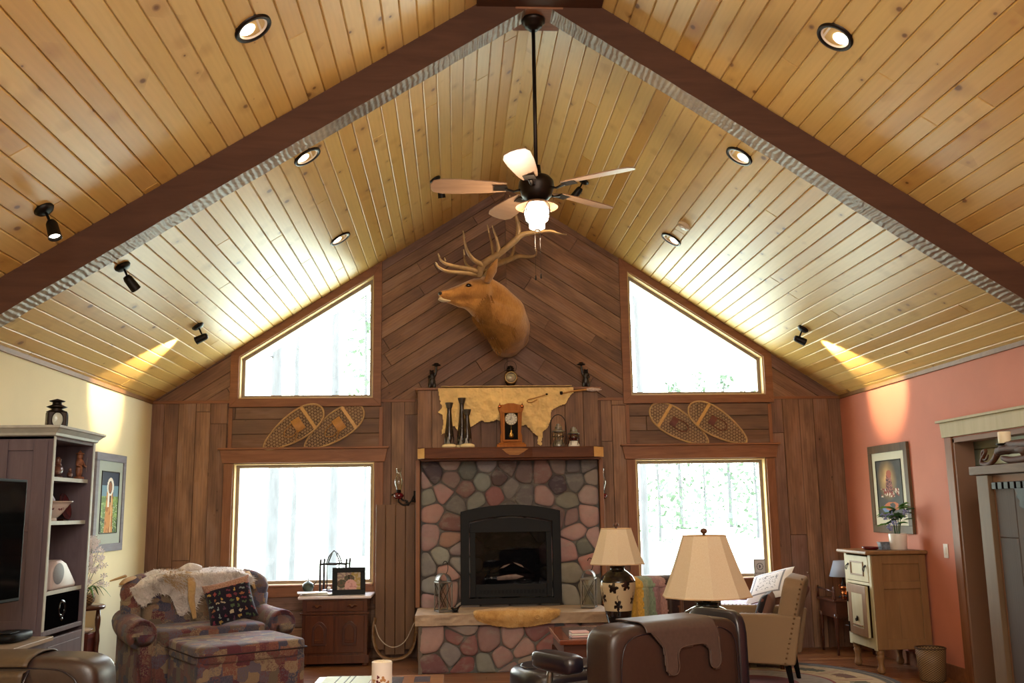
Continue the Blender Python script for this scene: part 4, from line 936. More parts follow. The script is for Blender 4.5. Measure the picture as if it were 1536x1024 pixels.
antler([(717, 414, 9.52, .036), (724, 397, 9.45, .032), (745, 383, 9.38, .030), (757, 374, 9.34, .028), (772, 361, 9.30, .030), (782, 352.5, 9.28, .026), (798, 349, 9.26, .019), (824, 346.5, 9.24, .014), (838, 350, 9.22, .010), (850, 351.5, 9.22, .004)],
       [[(718, 408, 9.5, .024), (703, 403, 9.40, .020), (675, 397.5, 9.30, .016), (662, 391, 9.27, .012), (657, 380, 9.25, .004)],
        [(714, 411, 9.5, .024), (695, 409, 9.38, .020), (672, 407, 9.28, .015), (659, 401, 9.26, .011), (653, 393, 9.25, .004)],
        [(723, 397, 9.44, .025), (709, 388, 9.36, .019), (699.5, 372, 9.30, .014), (694.5, 346, 9.27, .004)],
        [(748, 381, 9.37, .024), (746.5, 364, 9.32, .015), (738.5, 338, 9.28, .004)],
        [(778, 353, 9.29, .028), (777, 334, 9.26, .018), (770, 312, 9.24, .012), (764.5, 293, 9.23, .004)]], 9.5)
antler([(729, 415, 9.66, .034), (740, 399, 9.78, .030), (754, 393, 9.88, .028), (767, 388, 9.94, .026), (778, 384, 9.98, .022), (794, 385, 10.02, .016), (803.5, 382, 10.04, .011), (804, 372, 10.05, .005)],
       [[(725, 410, 9.7, .022), (712, 405, 9.78, .018), (690, 402, 9.86, .013), (671, 397, 9.9, .009), (666.5, 386, 9.92, .003)],
        [(731, 407, 9.74, .022), (707, 402, 9.82, .016), (698, 393, 9.88, .012), (695.5, 374, 9.9, .004)],
        [(752, 393, 9.88, .022), (741, 384, 9.9, .018), (737, 364, 9.92, .012), (731, 337, 9.94, .004)],
        [(766, 388, 9.94, .022), (770.5, 374, 9.96, .014), (771.5, 358, 9.98, .005)]], 9.66)

# ------------------------------------------------------------------ snowshoes
def snowshoe(cx, cz, L, W, ang, flip, lb, y, bind):
    t = thing('snowshoe', (cx, y, cz), lb, 'snowshoe', group='old snowshoe pairs on the gable wall')
    q = Matrix.Rotation(-ang, 4, 'Y')
    def out(a, k=1):       # +x is the wide toe, -x the narrow tail
        x = L/2*cos(a); w_ = W/2*sin(a)*(1+.30*cos(a)); return (x*k, 0, w_*k)
    mb = MB(); mb.tube([out(2*pi*i/48) for i in range(48)], .0105, 8, M4=q, closed=True); part('rim', mb, 'ash', t, smooth=True)
    mb = MB(); 
    def half(x):
        c_ = max(-1, min(1, x/(L/2))); return W/2*sqrt(max(0, 1-c_*c_))*(1+.30*c_)
    def seg_(p, d):       # clip a line to the outline
        pts = [];
        for s_ in range(-60, 61):
            k = s_/60*L; x, z = p[0]+d[0]*k, p[1]+d[1]*k
            if abs(x) < L/2 and abs(z) < half(x): pts.append((x, z))
        return (pts[0], pts[-1]) if len(pts) > 1 else None
    N = 17
    for k in range(-N, N+1):
        o = k*.030
        for d in ((.5, .866), (.5, -.866), (1, 0)):
            nrm = (-d[1], d[0]); s_ = seg_((nrm[0]*o, nrm[1]*o), d)
            if s_: mb.tube([(s_[0][0], 0, s_[0][1]), (s_[1][0], 0, s_[1][1])], .0019, 4, M4=q, cap=False)
    part('lacing', mb, 'netting', t)
    mb = MB()
    xb = L*.26; mb.cbox((xb, -.004, 0), (.035, .012, 2*half(xb)-.004), M4=q); part('crossbar', mb, 'sapwood', t, bevel=.002)
    mb = MB()
    if bind:
        mb.grid(lambda u, v: (L*.02+.10*u, -.012-.02*sin(pi*v), -.07+.14*v), 8, 12, M4=q); mb.tube([(L*.03, -.02, -.05), (-.06, -.03, -.07), (-.12, -.03, -.02), (-.07, -.02, .03), (L*.03, -.02, .05)], .006, 6, M4=q, flat=.4, smooth=4)
        mb.tube([(L*.04, -.02, -.06), (-.02, -.03, -.10), (-.06, -.02, -.13)], .008, 6, M4=q, flat=.35, smooth=3)
    else:
        mb.grid(lambda u, v: (L*.05+.07*u, -.012-.01*sin(pi*v), -.05+.10*v), 6, 8, M4=q); mb.tube([(L*.06, -.015, -.05), (-.06, -.02, -.05), (-.10, -.02, 0), (-.05, -.02, .05), (L*.06, -.015, .05)], .004, 6, M4=q, smooth=4)
    part('binding', mb, 'thong' if bind else flat('red_brown_binding', '#6a3424', .6), t, solid=.004)
def ss(px, py, ang, lb, bind, L=.735, W=.285, y=10.36):
    c = Y(px, py, y); snowshoe(c.x, c.z, L, W, radians(ang), 1, lb, y, bind)
ss(440, 642, 35, 'left-hand snowshoe of the pair under the left gable window', 1, y=10.352)
ss(501, 641.5, 35, 'right-hand snowshoe of the pair under the left gable window', 1, y=10.372)
ss(1019, 637.5, 180-33, 'left-hand snowshoe of the pair under the right gable window', 0, y=10.372)
ss(1077, 635.5, 180-33, 'right-hand snowshoe of the pair under the right gable window', 0, y=10.352)

# ------------------------------------------------------------------ oil lamp sconces
def sconce(px, lb, side, y):
    p = Y(px, 745, y); t = thing('oil_lamp_sconce', (p.x, y, p.z-.02), lb, 'wall lamp', group='oil lamp sconces beside the fireplace')
    mb = MB(); X0 = side*.16; mb.tube([(X0, .0, .03), (X0*.75, 0, -.04), (X0*.35, 0, -.065), (0, 0, -.03), (-.0, 0, .0)], .009, 8, smooth=4)
    for k in range(10):
        f = k/9; a = rng.uniform(0, 6); mb.ell((X0*(1-.7*f)+.018*cos(a), rng.uniform(-.008, .008), -.03*sin(pi*f)-.02+.02*sin(a)), (.014, .005, .010), seg=8)
    mb.lathe([(.02, 0), (.026, .008), (.0, .012)], (X0, 0, .0), 12); mb.cbox((X0+side*.01, .012, .02), (.03, .02, .12)); part('iron_bracket', mb, 'iron', t, smooth=True)
    mb = MB(); mb.lathe([(.0, -.005), (.03, 0), (.05, .018), (.056, .035), (.045, .055), (.02, .062)], seg=24); part('ruby_font', mb, 'red', t, smooth=True)
    mb = MB(); mb.lathe([(.022, .06), (.026, .07), (.024, .09), (.03, .094), (.0, .096)], seg=16); mb.tube([(-.02, -.01, .075), (-.062, -.015, .045)], .003, 5); mb.ell((-.066, -.015, .043), (.011, .006, .011), seg=10); part('burner', mb, 'bronze', t, smooth=True)
    mb = MB(); mb.lathe([(.026, .094), (.032, .12), (.046, .16), (.046, .185), (.032, .23), (.022, .265), (.024, .29), (.033, .318)], seg=24, cap=False); part('glass_chimney', mb, 'clear', t, smooth=True)
sconce(598, 'oil lamp sconce with glass chimney on iron bracket left of the fireplace', 1, 10.24)
sconce(903.5, 'oil lamp sconce with red font mostly hidden right of the fireplace', -1, 10.24)

# ------------------------------------------------------------------ wooden toboggan standing left of the hearth
t = thing('toboggan', (-.62, 10.25, 0), 'bentwood wall rack with wooden slats and curved lower hoop holding a cord, left of hearth', 'wooden rack')
mb = MB(); mb.tube([(-.2, -.02, .42), (-.215, -.06, .28), (-.19, -.09, .14), (-.12, -.11, .05), (0, -.12, .02), (.12, -.11, .05), (.19, -.09, .14), (.215, -.06, .28), (.2, -.02, .42)], .014, 10, flat=2.0, smooth=5); part('curved_hoop', mb, 'hoopwood', t, smooth=True)
mb = MB()
for k in range(4):
    x = -.155+k*.103; zl = .10 if k in (0, 3) else .05; mb.box((x-.049, -.0, zl), (x+.049, .02, 1.56))
part('slat', mb, wood('honey_oak', '#66462f', '#84603f', .5, 'Z', 3, .15), t, bevel=.004)
mb = MB(); pts = [(-.20, -.06, .36), (-.15, -.13, .24), (-.06, -.17, .16), (.03, -.17, .15), (.12, -.14, .21), (.20, -.06, .37)]; mb.tube(pts, .005, 6, smooth=5); part('cord', mb, 'rope', t, smooth=True)

# ------------------------------------------------------------------ hearth things
def hearthlantern(px, py, lb, tilt, y, open_):
    p = Y(px, py, y); t = thing('candle_lantern', (p.x, y, .54), lb, 'lantern'); t.rotation_euler = (0, 0, tilt)
    w_, h_ = .065, .28; mb = MB(); mb.box((-w_, -w_, 0), (w_, w_, .012))
    for a in (-1, 1):
        for b in (-1, 1): mb.box((a*w_-.006, b*w_-.006, 0), (a*w_+.006, b*w_+.006, h_))
        mb.box((-w_, a*w_-.006, h_-.012), (w_, a*w_+.006, h_)); mb.box((a*w_-.006, -w_, h_-.012), (a*w_+.006, w_, h_)); mb.box((-w_, a*w_-.006, 0), (w_, a*w_+.006, .02))
    part('frame', mb, 'chrome', t, bevel=.002)
    mb = MB()
    for b in (-1, 1):
        mb.tube([(-w_, b*w_, .02), (w_, b*w_, h_-.01)], .003, 5); mb.tube([(w_, b*w_, .02), (-w_, b*w_, h_-.01)], .003, 5); mb.tube([(b*w_, -w_, .02), (b*w_, w_, h_-.01)], .003, 5)
    part('cross_brace', mb, 'bronze', t)
    mb = MB(); mb.grid(lambda u, v: (w_*.95*cos(pi*u), -w_+2*w_*v, h_+.075*sin(pi*u)), 16, 3); part('arched_roof', mb, 'chrome', t, smooth=True, solid=.004)
    mb = MB(); mb.tube([(0, 0, h_+.075)]+[(.028*cos(a)+.02, 0, h_+.13+.06*sin(a)) for a in [-2+4.6*i/14 for i in range(15)]], .004, 6); part('ring_handle', mb, 'bronze', t, smooth=True)
    for b in (-1, 1):
        mb = MB(); mb.add([(-w_, b*(w_-.003), .02), (w_, b*(w_-.003), .02), (w_, b*(w_-.003), h_), (-w_, b*(w_-.003), h_)], [(0, 1, 2, 3)]); part('glass_pane', mb, 'clear', t)
hearthlantern(665, 921, 'grey metal candle lantern on the left end of the hearth slab', .35, 9.5, 0)
hearthlantern(884, 916, 'grey metal candle lantern with ring handle on the right end of the hearth', -.3, 9.62, 1)
p = Y(683, 921, 9.42); t = thing('bird_figurine', (p.x, 9.42, .54), 'tiny dark metal bird figurine on the hearth beside the left lantern', 'figurine')
mb = MB(); mb.ell((0, 0, .022), (.03, .018, .018)); mb.ell((-.026, 0, .036), .012); mb.tube([(.015, 0, .028), (.045, 0, .06), (.06, 0, .062)], [.012, .008, .003], 8); mb.tube([(-.036, 0, .036), (-.05, 0, .034)], [.004, .001], 6); mb.cbox((0, 0, .003), (.06, .03, .006)); part('body', mb, 'iron', t, smooth=True)
# fox-coloured pelt on the hearth edge
t = thing('fur_pelt', (.57, 9.3, .54), 'golden tan animal pelt draped over the front edge of the hearth slab', 'pelt')
mb = MB(); NU, NV = 70, 26
def pelt(u, v):
    x = .17+ .80*u; e = sin(pi*min(1, max(0, u)))**.38
    L = (.30+.06*e)*v        # path length, 0 at the back on the slab
    wob = .012*mnoise.noise(Vector((x*9, v*6, 0)))
    a0 = .16
    drop = (.125*e-.02*(u > .9))
    if v < .5: return (x, 9.30+.18*(1-v/.5)*e+.0*u, .545+.022*sin(pi*min(1, v*1.3))*e+wob)
    k = (v-.5)/.5; return (x, 9.245-.035*sin(pi*min(1, k*1.1))*e+wob, .560-.02*k-(drop)*k**1.2+wob*.5)
mb.grid(pelt, NU, NV); part('skin', mb, 'foxfur', t, world=True, smooth=True, solid=.008)
mb = MB()
for k in range(5200):
    u, v = rng.random(), rng.random()**.8; a = Vector(pelt(u, v)); b = Vector(pelt(min(1, u+.012), min(1, v+.05))); n_ = (Vector(pelt(min(1, u+.01), v))-a).cross(Vector(pelt(u, min(1, v+.02)))-a); n_ = n_.normalized() if n_.length > 0 else Vector((0, -1, 0))
    if n_.y > 0 and v > .5: n_ = -n_
    if n_.z < 0 and v < .5: n_ = -n_
    d = (b-a)*.8+n_*.012+Vector((.01, 0, -.008 if v > .5 else 0)); w_ = Vector((.0018, 0, .0018)); mb.add([a-w_, a+w_, a+d], [(0, 1, 2)])
part('fur', mb, 'foxfur', t, world=True)
p = Y(806, 925, 9.2); mb = MB(); mb.tube([p+Vector((.022*cos(a), 0, .018*sin(a))) for a in [i*.5 for i in range(12)]], .006, 6); part('curled_ear', mb, 'foxfur', t, world=True, smooth=True)
# ------------------------------------------------------------------ tapestry chair-and-a-half + ottoman
RZ = radians(32)
t = thing('armchair', (-2.34, 9.25, 0), 'wide tapestry-patterned armchair with rolled arms in the left corner', 'armchair', RZ)
mb = MB(); mb.sbox((0, -.02, .21), (1.12, .84, .40), .15, 32); part('seat_base', mb, 'tapestry', t, smooth=True)
mb = MB(); mb.sbox((0, -.12, .44), (.98, .72, .17), .3, 32); part('seat_cushion', mb, 'tapestry', t, smooth=True)
def backfn(u, v):      # outer back shell, rounded top
    x = -.60+1.2*u; top = .92-.16*abs(2*u-1)**4; return (x, .30+.08*v+.05*sin(pi*v)*0-.04*abs(2*u-1)**3, .12+(top-.12)*v)
mb = MB(); mb.prism([(-.58, .1), (.58, .1), (.62, .5), (.61, .74), (.54, .86), (.42, .915), (.2, .93), (-.2, .93), (-.42, .915), (-.54, .86), (-.61, .74), (-.62, .5)], 'y', .24, .43); part('back_frame', mb, 'tapestry', t, bevel=.07, seg=5, smooth=True)
for z, h, nm in ((.585, .26, 'lower_back_cushion'), (.81, .25, 'upper_back_cushion')):
    mb = MB(); mb.sbox((0, .17+(.02 if z > .7 else 0), z), (.98, .26, h), .4, 36); part(nm, mb, 'tapestry', t, smooth=True)
for s_ in (-1, 1):
    mb = MB(); mb.tube([(s_*.55, .12, .68), (s_*.60, .10, .80), (s_*.55, .16, .86), (s_*.46, .22, .90)], [.075, .085, .085, .07], 14, smooth=4); mb.tube([(s_*.58, .1, .5), (s_*.59, .1, .74)], [.08, .09], 14); part('wing', mb, 'tapestry', t, smooth=True)
    mb = MB(); mb.tube([(s_*.60, .28, .56), (s_*.61, .1, .53), (s_*.62, -.2, .505), (s_*.62, -.44, .495), (s_*.62, -.47, .495)], [.10, .115, .12, .125, .10], 18, smooth=4)
    mb.sbox((s_*.57, -.07, .24), (.17, .76, .50), .2, 24); a = part('arm', mb, 'tapestry', t, smooth=True)
    mb = MB(); mb.tube([(s_*.60, -.475, .5+.0), (s_*.60, -.48, .30), (s_*.57, -.48, .1)], [.075, .05, .045], 12, flat=.4, smooth=3); mb.build('arm_panel', 'tapestry', a, smooth=True)
t = thing('ottoman', (-1.83, 8.46, 0), 'large square tapestry-patterned ottoman pushed against the armchair', 'ottoman', RZ)
mb = MB(); mb.box((-.445, -.40, .05), (.445, .40, .36)); part('skirted_base', mb, 'tapestry', t, bevel=.03, seg=4, smooth=False)
mb = MB(); mb.sbox((0, 0, .395), (.93, .84, .15), .22, 36); tp = part('top_cushion', mb, 'tapestry', t, smooth=True)
mb = MB(); mb.tube([(x*.462*1.0, y*.418, .395) for x, y in ((-1, -.93), (-.93, -1), (.93, -1), (1, -.93), (1, .93), (.93, 1), (-.93, 1), (-1, .93))], .006, 6, closed=True); mb.build('piping', flat('dark_piping', '#2a1618', .8), tp, smooth=True)
for a in (-1, 1):
    for b in (-1, 1):
        mb = MB(); mb.lathe([(.02, 0), (.028, .05), (.026, .055)], (a*.39, b*.34, 0), 12); part('foot', mb, 'walnut', t, smooth=True)
# printed pillow
def pillowcol(u, v):
    if v > .80: return C('#8f6a5c') if mnoise.noise(Vector((u*30, v*30, 0))) > 0 else C('#a07c6c')
    u += .05*mnoise.noise(Vector((u*4, v*4, 7))); v += .05*mnoise.noise(Vector((u*4, v*4, 2))); i, j = int(u*7), int(v*8); r = random.Random(i*31+j*17+5); fx_, fy_ = (u*7) % 1-.5+r.uniform(-.12, .12), (v*8) % 1-.5+r.uniform(-.12, .12)
    pal = ['#6a3040', '#a89c84', '#4a5a40', '#8a5a40', '#a88a4c', '#54384c', '#8a4040', '#7a8484']; c = r.choice(pal); k = r.randrange(4)
    on = (hypot(fx_, fy_) < .3, abs(fx_)+abs(fy_) < .34, abs(fx_) < .32 and abs(fy_+.1*sin(fx_*9)) < .16, abs(fy_) < .34 and abs(fx_) < .3*(.4-fy_))[k]
    return C(c) if on else C('#1e1a26')
def pillow(nm, M4, w_, h_, d_, colfn, lab, matn='paintcloth', back=None, cat_='pillow', grp=None):
    t = thing(nm, M4.to_translation(), lab, cat_); L = M4.copy(); L.translation = (0, 0, 0)
    def f(s_):
        def g(u, v):
            x, z = 2*u-1, 2*v-1; pin = 1-.10*(1-abs(x)**2)*0; th = d_/2*((1-x**4)*(1-z**4))**.6
            sx = 1-.07*(1-z*z)*abs(x); sz = 1-.07*(1-x*x)*abs(z); return (x*w_/2*sx, s_*th, z*h_/2*sz)
        return g
    mb = MB(); mb.grid(f(-1), 48, 48, M4=L, colfn=colfn); mb.norm = False; part('front_panel', mb, matn, t, smooth=True)
    mb = MB(); mb.grid(f(1), 20, 20, M4=L); part('back_panel', mb, back or flat(nm+'_back', '#7a5648', .9), t, smooth=True); return t
M1 = Matrix.Translation((-2.02, 9.02, .72)) @ Matrix.Rotation(RZ-.35, 4, 'Z') @ Matrix.Rotation(radians(-24), 4, 'X') @ Matrix.Rotation(radians(-14), 4, 'Y')
pillow('throw_pillow', M1, .42, .40, .15, pillowcol, 'black throw pillow printed with little lodge motifs, leaning on the tapestry armchair')
# coyote pelt over the chair back
t = thing('coyote_pelt', (-2.5, 9.5, .95), 'shaggy cream and grey coyote pelt draped over the tapestry armchair back', 'pelt')
A = Matrix.Translation((-2.34, 9.25, 0)) @ Matrix.Rotation(RZ, 4, 'Z')
def cpelt(u, v):
    x = -.62+1.10*u; top = .945-.10*max(0, abs(x)-.35)/.27-.02
    lob = .13+.12*sin(u*9+1)**2+.10*mnoise.noise(Vector((u*9, 3, 0))); L = (.02+sin(pi*u)**.5)*lob
    if v < .45: k = v/.45; return Vector((x, .43-.40*k, top+.035*sin(pi*k)+.02+.015*mnoise.noise(Vector((x*8, v*5, 1)))))
    k = (v-.45)/.55; return Vector((x+.02*k, .03-.02*k, top+.02-L*k**1.1*1.35))
mb = MB(); mb.grid(lambda u, v: cpelt(u, v), 60, 24, M4=A); part('skin', mb, 'coyote', t, world=True, smooth=True, solid=.012)
def fur(base, n, ln, mat_, w_=.0022, dz=-.02, nm='fur'):
    mb = MB()
    for k in range(n):
        u, v = rng.random(), rng.random(); a = base(u, v); d = Vector((rng.uniform(-.5, .9), rng.uniform(-1, .1), rng.uniform(-.3, .8)))*ln+Vector((0, 0, dz)); ww = Vector((w_, 0, w_*.6)); mb.add([A @ (a-ww), A @ (a+ww), A @ (a+d)], [(0, 1, 2)])
    return part(nm, mb, mat_, t, world=True)
fur(cpelt, 9000, .055, 'coyote', .0035); fur(lambda u, v: cpelt(.25+.22*u, .2+.5*v), 1400, .06, 'coyoteleg', .003, nm='dark_guard_hair')
for pts, rr, nm in (([(-.10, .08, .95), (-.085, .0, .86), (-.09, -.02, .74), (-.075, -.04, .64), (-.06, -.05, .555)], [.05, .04, .034, .026, .02], 'hanging_leg'), ([(.47, .12, .93), (.50, .06, .86), (.53, .04, .78)], [.045, .03, .015], 'short_leg'),
                    ([(-.56, .16, .93), (-.64, .08, .92), (-.70, .02, .89)], [.04, .035, .02], 'muzzle'), ([(-.62, .2, .95), (-.70, .18, .93), (-.76, .16, .915)], [.028, .02, .01], 'fore_leg')):
    mb = MB(); mb.tube([A @ Vector(p) for p in pts], rr, 12, flat=.5, smooth=4); part(nm, mb, 'coyoteleg', t, world=True, smooth=True)
mb = MB(); mb.tube([A @ Vector(p) for p in ((-.16, .2, .95), (-.06, .16, 1.0), (.05, .16, .99))], [.03, .045, .02], 12, smooth=4); part('tail_tuft', mb, M['coyote'], t, world=True, smooth=True)

# ------------------------------------------------------------------ washstand and what stands on it
WX0, WX1, WF = -1.53, -.85, 9.88
t = thing('washstand', ((WX0+WX1)/2, 10.1, 0), 'antique walnut washstand with white marble top, drawer and two arched doors', 'cabinet')
def wbox(nm, a, b, m_='walnutv', bev=.004, par=None):
    mb = MB(); mb.box(a, b)
    return part(nm, mb, m_, t, world=True, bevel=bev) if par is None else par_build(nm, mb, m_, par, bev)
def par_build(nm, mb, m_, par, bev=.003, root=None):
    r = root or par
    while r.parent is not None: r = r.parent
    inv = (Matrix.Translation(r.location) @ Matrix.Rotation(r.rotation_euler.z, 4, 'Z')).inverted(); mb.v = [tuple(inv @ Vector(p)) for p in mb.v]
    return mb.build(nm, m_, par, bevel=bev, smooth=False)
wbox('carcass', (WX0+.02, WF+.02, .06), (WX1-.02, 10.34, .645)); wbox('plinth', (WX0, WF-.01, .03), (WX1, 10.34, .11), 'walnutv')
mb = MB(); mb.box((WX0-.02, WF-.03, .645), (WX1+.02, 10.35, .672)); part('marble_top', mb, 'marble', t, world=True, bevel=.01, seg=3)
d = wbox('drawer', (WX0+.06, WF-.0, .525), (WX1-.06, WF+.03, .625)); 
for x in (-1.36, -1.02):
    mb = MB(); mb.tube([(x-.05, WF-.012, .575), (x-.02, WF-.02, .585), (x, WF-.028, .572), (x+.02, WF-.02, .585), (x+.05, WF-.012, .575)], [.006, .014, .016, .014, .006], 8, smooth=3); par_build('carved_pull', mb, 'walnutv', d)
wbox('moulding', (WX0, WF-.005, .495), (WX1, WF+.03, .515))
for x0 in (WX0+.05, (WX0+WX1)/2+.005):
    d = wbox('door', (x0, WF-.0, .13), (x0+.285, WF+.025, .485)); cx = x0+.1425
    mb = MB(); mb.prism(archpoly(cx-.07, cx+.07, .20, .37, .43), 'y', WF-.012, WF+.005); pn = par_build('arched_panel', mb, 'walnut', d, .004)
    mb = MB(); mb.prism(archpoly(cx-.045, cx+.045, .225, .35, .40), 'y', WF-.02, WF+.005); mb.box((cx-.045, WF-.024, .25), (cx+.045, WF, .262)); par_build('raised_centre', mb, 'walnutv', d, .004)
for x in (WX0+.04, WX1-.04):
    for y in (WF+.03, 10.3):
        mb = MB(); mb.lathe([(.03, 0), (.035, .03)], (x-t.location.x, y-t.location.y, 0), 12); part('foot', mb, 'walnut', t, smooth=True)
TZ = .672
# framed photo
def photocol(u, v):
    n_ = mnoise.noise(Vector((u*9, v*9, 0))); r = hypot((u-.58)/.26, (v-.18)/.42)
    if r < 1: return C('#c89c98') if n_ > -.2 else C('#b08080')
    if hypot((u-.52)/.22, (v-.66)/.2) < 1 or hypot((u-.2)/.2, (v-.35)/.25) < 1: return C('#5a4a3a') if n_ > -.1 else C('#3e4430')
    return C('#b0a08a') if n_ > .1 else (C('#a08a50') if u > .6 else C('#8a7470'))
def framed(nm, c, w_, h_, bw, fcol, fn, lab, tilt=0, rzv=0, mat_w=0, mcol='#d8d4c4', depth=.02, cat_='picture', nu=40, nv=36, easel=False):
    t = thing(nm, c, lab, cat_, rzv); Q = Matrix.Rotation(tilt, 4, 'X')
    mb = MB()
    for a, b in (((-w_/2, 0, 0), (w_/2, depth, bw)), ((-w_/2, 0, h_-bw), (w_/2, depth, h_)), ((-w_/2, 0, bw), (-w_/2+bw, depth, h_-bw)), ((w_/2-bw, 0, bw), (w_/2, depth, h_-bw))): mb.box(a, b, M4=Q)
    part('frame', mb, fcol, t, bevel=.003); iw, ih = w_-2*bw, h_-2*bw
    if mat_w: mb = MB(); mb.box((-iw/2, .010, bw), (iw/2, .013, h_-bw), M4=Q); part('mat_board', mb, flat(nm+'_mat', mcol, .7, 0, .02), t)
    iw -= 2*mat_w; z0 = bw+mat_w
    if mat_w:
        e_ = .008; mb = MB()
        for a, b in (((-iw/2-e_, .004, z0-e_), (iw/2+e_, .012, z0)), ((-iw/2-e_, .004, h_-z0), (iw/2+e_, .012, h_-z0+e_)), ((-iw/2-e_, .004, z0), (-iw/2, .012, h_-z0)), ((iw/2, .004, z0), (iw/2+e_, .012, h_-z0))): mb.box(a, b, M4=Q)
        part('inner_frame', mb, 'bronze', t)
    mb = MB(); mb.grid(lambda u, v: (-iw/2+iw*u, .009, z0+(h_-2*z0)*v), nu, nv, M4=Q, colfn=fn); mb.norm = False; part('picture_sheet', mb, 'paint', t)
    if easel: mb = MB(); mb.tube([(0, depth, h_*.7), (0, h_*.55, .004)], .004, 6, M4=T()); part('easel_leg', mb, 'black', t)
    return t
p = Y(523, 897, 9.98); framed('photo_frame', (p.x, 9.98, TZ+.004), .33, .27, .05, 'black', photocol, 'black framed snapshot standing at the right end of the washstand top', radians(-12), .12, easel=True)
# wire candle house
p = Y(500, 892, 10.12); t = thing('candle_house', (p.x, 10.14, TZ), 'openwork wire candle house with peaked top beside the framed snapshot', 'candle holder')
mb = MB(); w_ = .13; 
for x, y in ((-w_, -.07), (w_, -.07), (-w_+.02, .07), (w_+.02, .07)): mb.tube([(x, y, 0), (x, y, .30), (x+.004, y, .34)], .011, 6); mb.ell((x+.004, y, .345), .010, seg=8)
for y in (-.07, .07): mb.tube([(-w_-.01, y, .295), (-.06, y, .30), (0, y, .297), (.06, y, .30), (w_+.01, y, .295)], .010, 6); mb.tube([(-.07, y, .30), (-.04, y, .38), (0, 0, .43), (.04, y, .38), (.07, y, .30)], .007, 6, smooth=4)
for x in (-.06, .06): mb.tube([(x, -.07, .03), (x, -.07, .30)], .006, 5)
mb.tube([(-w_, -.07, .295), (-w_+.02, .07, .295)], .003, 6); mb.tube([(w_, -.07, .295), (w_+.02, .07, .295)], .003, 6); part('wire_frame', mb, 'bronze', t, smooth=True)
mb = MB(); mb.box((-w_, -.08, .0), (w_+.02, .08, .012)); mb.box((-w_+.02, -.06, .03), (w_, .06, .045)); part('tray', mb, flat('blue_grey_tray', '#8a8ca6', .4), t, bevel=.002)
for x in (-.05, .03, .07):
    mb = MB(); mb.lathe([(.018, .045), (.018, .07), (.0, .07)], (x, 0, 0), 14); mb.tube([(x, 0, .07), (x, 0, .085)], .002, 5); part('tealight', mb, 'wax', t, smooth=True)
p = Y(462, 888, 10.15); t = thing('green_vase', (p.x, 10.15, TZ), 'small round dark green pot at the left end of the washstand', 'pot')
mb = MB(); mb.lathe([(.03, 0), (.038, .012), (.022, .018), (.045, .035), (.06, .07), (.055, .10), (.035, .12), (.02, .125), (.018, .13), (.0, .13)], seg=24); part('body', mb, flat('patina_green', '#3c4438', .4, .4), t, smooth=True)
mb = MB(); mb.ell((0, 0, .15), .007, seg=8); mb.tube([(0, 0, .13), (0, 0, .148)], .003, 6); mb.tube([(.05, 0, .09), (.08, -.01, .12), (.085, -.01, .14)], [.006, .004, .002], 6); part('spout_and_knob', mb, 'bronze', t, smooth=True)
for k, (dx, dy, r_, h_, c_, lb) in enumerate(((-.01, .0, .05, .0, '#5c2a34', 'dark red booklet at the bottom of the pile on the washstand'), (.03, .01, -.12, .012, '#c8d0c4', 'pale magazine in the middle of the pile on the washstand'), (-.03, .0, .22, .024, '#e4dcd0', 'white magazine on top of the pile, jutting left off the washstand'))):
    p = Y(480, 897, 9.96); t = thing('magazine', (-1.40+dx, 9.98+dy, TZ+h_), lb, 'magazine', r_)
    mb = MB(); mb.box((-.14, -.09, 0), (.15, .09, .0015)); mb.box((-.14, -.09, .0085), (.15, .09, .010)); part('cover', mb, flat('cover%d' % k, c_, .4), t)
    mb = MB(); mb.box((-.138, -.088, .0015), (.147, .088, .0085)); part('pages', mb, 'label', t)

# ------------------------------------------------------------------ entertainment cabinet on the left wall
CF, CY0, CY1, CT, CB = -2.5, 6.17, 6.86, 1.985, .80
t = thing('media_cabinet', (-2.85, 6.5, 0), 'tall weathered grey media cabinet with crown top and open shelves facing right', 'cabinet')
def cb(nm, a, b, m_='greywood', bev=.003): mb = MB(); mb.box(a, b); return part(nm, mb, m_, t, world=True, bevel=bev)
sd = cb('near_side_panel', (XL+.02, CY0, 0), (CF, CY0+.025, CT)); cb('far_side_panel', (XL+.02, CY1-.03, 0), (CF, CY1, CT)); cb('back_panel', (XL+.02, CY0, .05), (XL+.04, CY1, CT)); cb('cabinet_top', (XL+.02, CY0, CT-.02), (CF, CY1, CT))
for a, b in (((XL+.05, CY0-.012, .9), (XL+.13, CY0, CT-.02)), ((CF-.115, CY0-.012, .80), (CF-.03, CY0, CT-.02)), ((-2.77, CY0-.011, CT-.09), (CF-.115, CY0, CT-.02)), ((-2.77, CY0-.011, 1.40), (CF-.115, CY0, 1.46)), ((-2.77, CY0-.011, .82), (CF-.115, CY0, .87)), ((XL+.13, CY0-.011, CT-.09), (-2.83, CY0, CT-.02)), ((XL+.13, CY0-.011, 1.40), (-2.83, CY0, 1.46)), ((-2.83, CY0-.012, .82), (-2.77, CY0, CT-.02))):
    mb = MB(); mb.box(a, b); par_build('panel_moulding', mb, 'greywood', sd, .003)
mb = MB(); prof = [(0, 0), (.015, .005), (.02, .02), (.045, .045), (.055, .05), (.055, .065), (0, .065)]
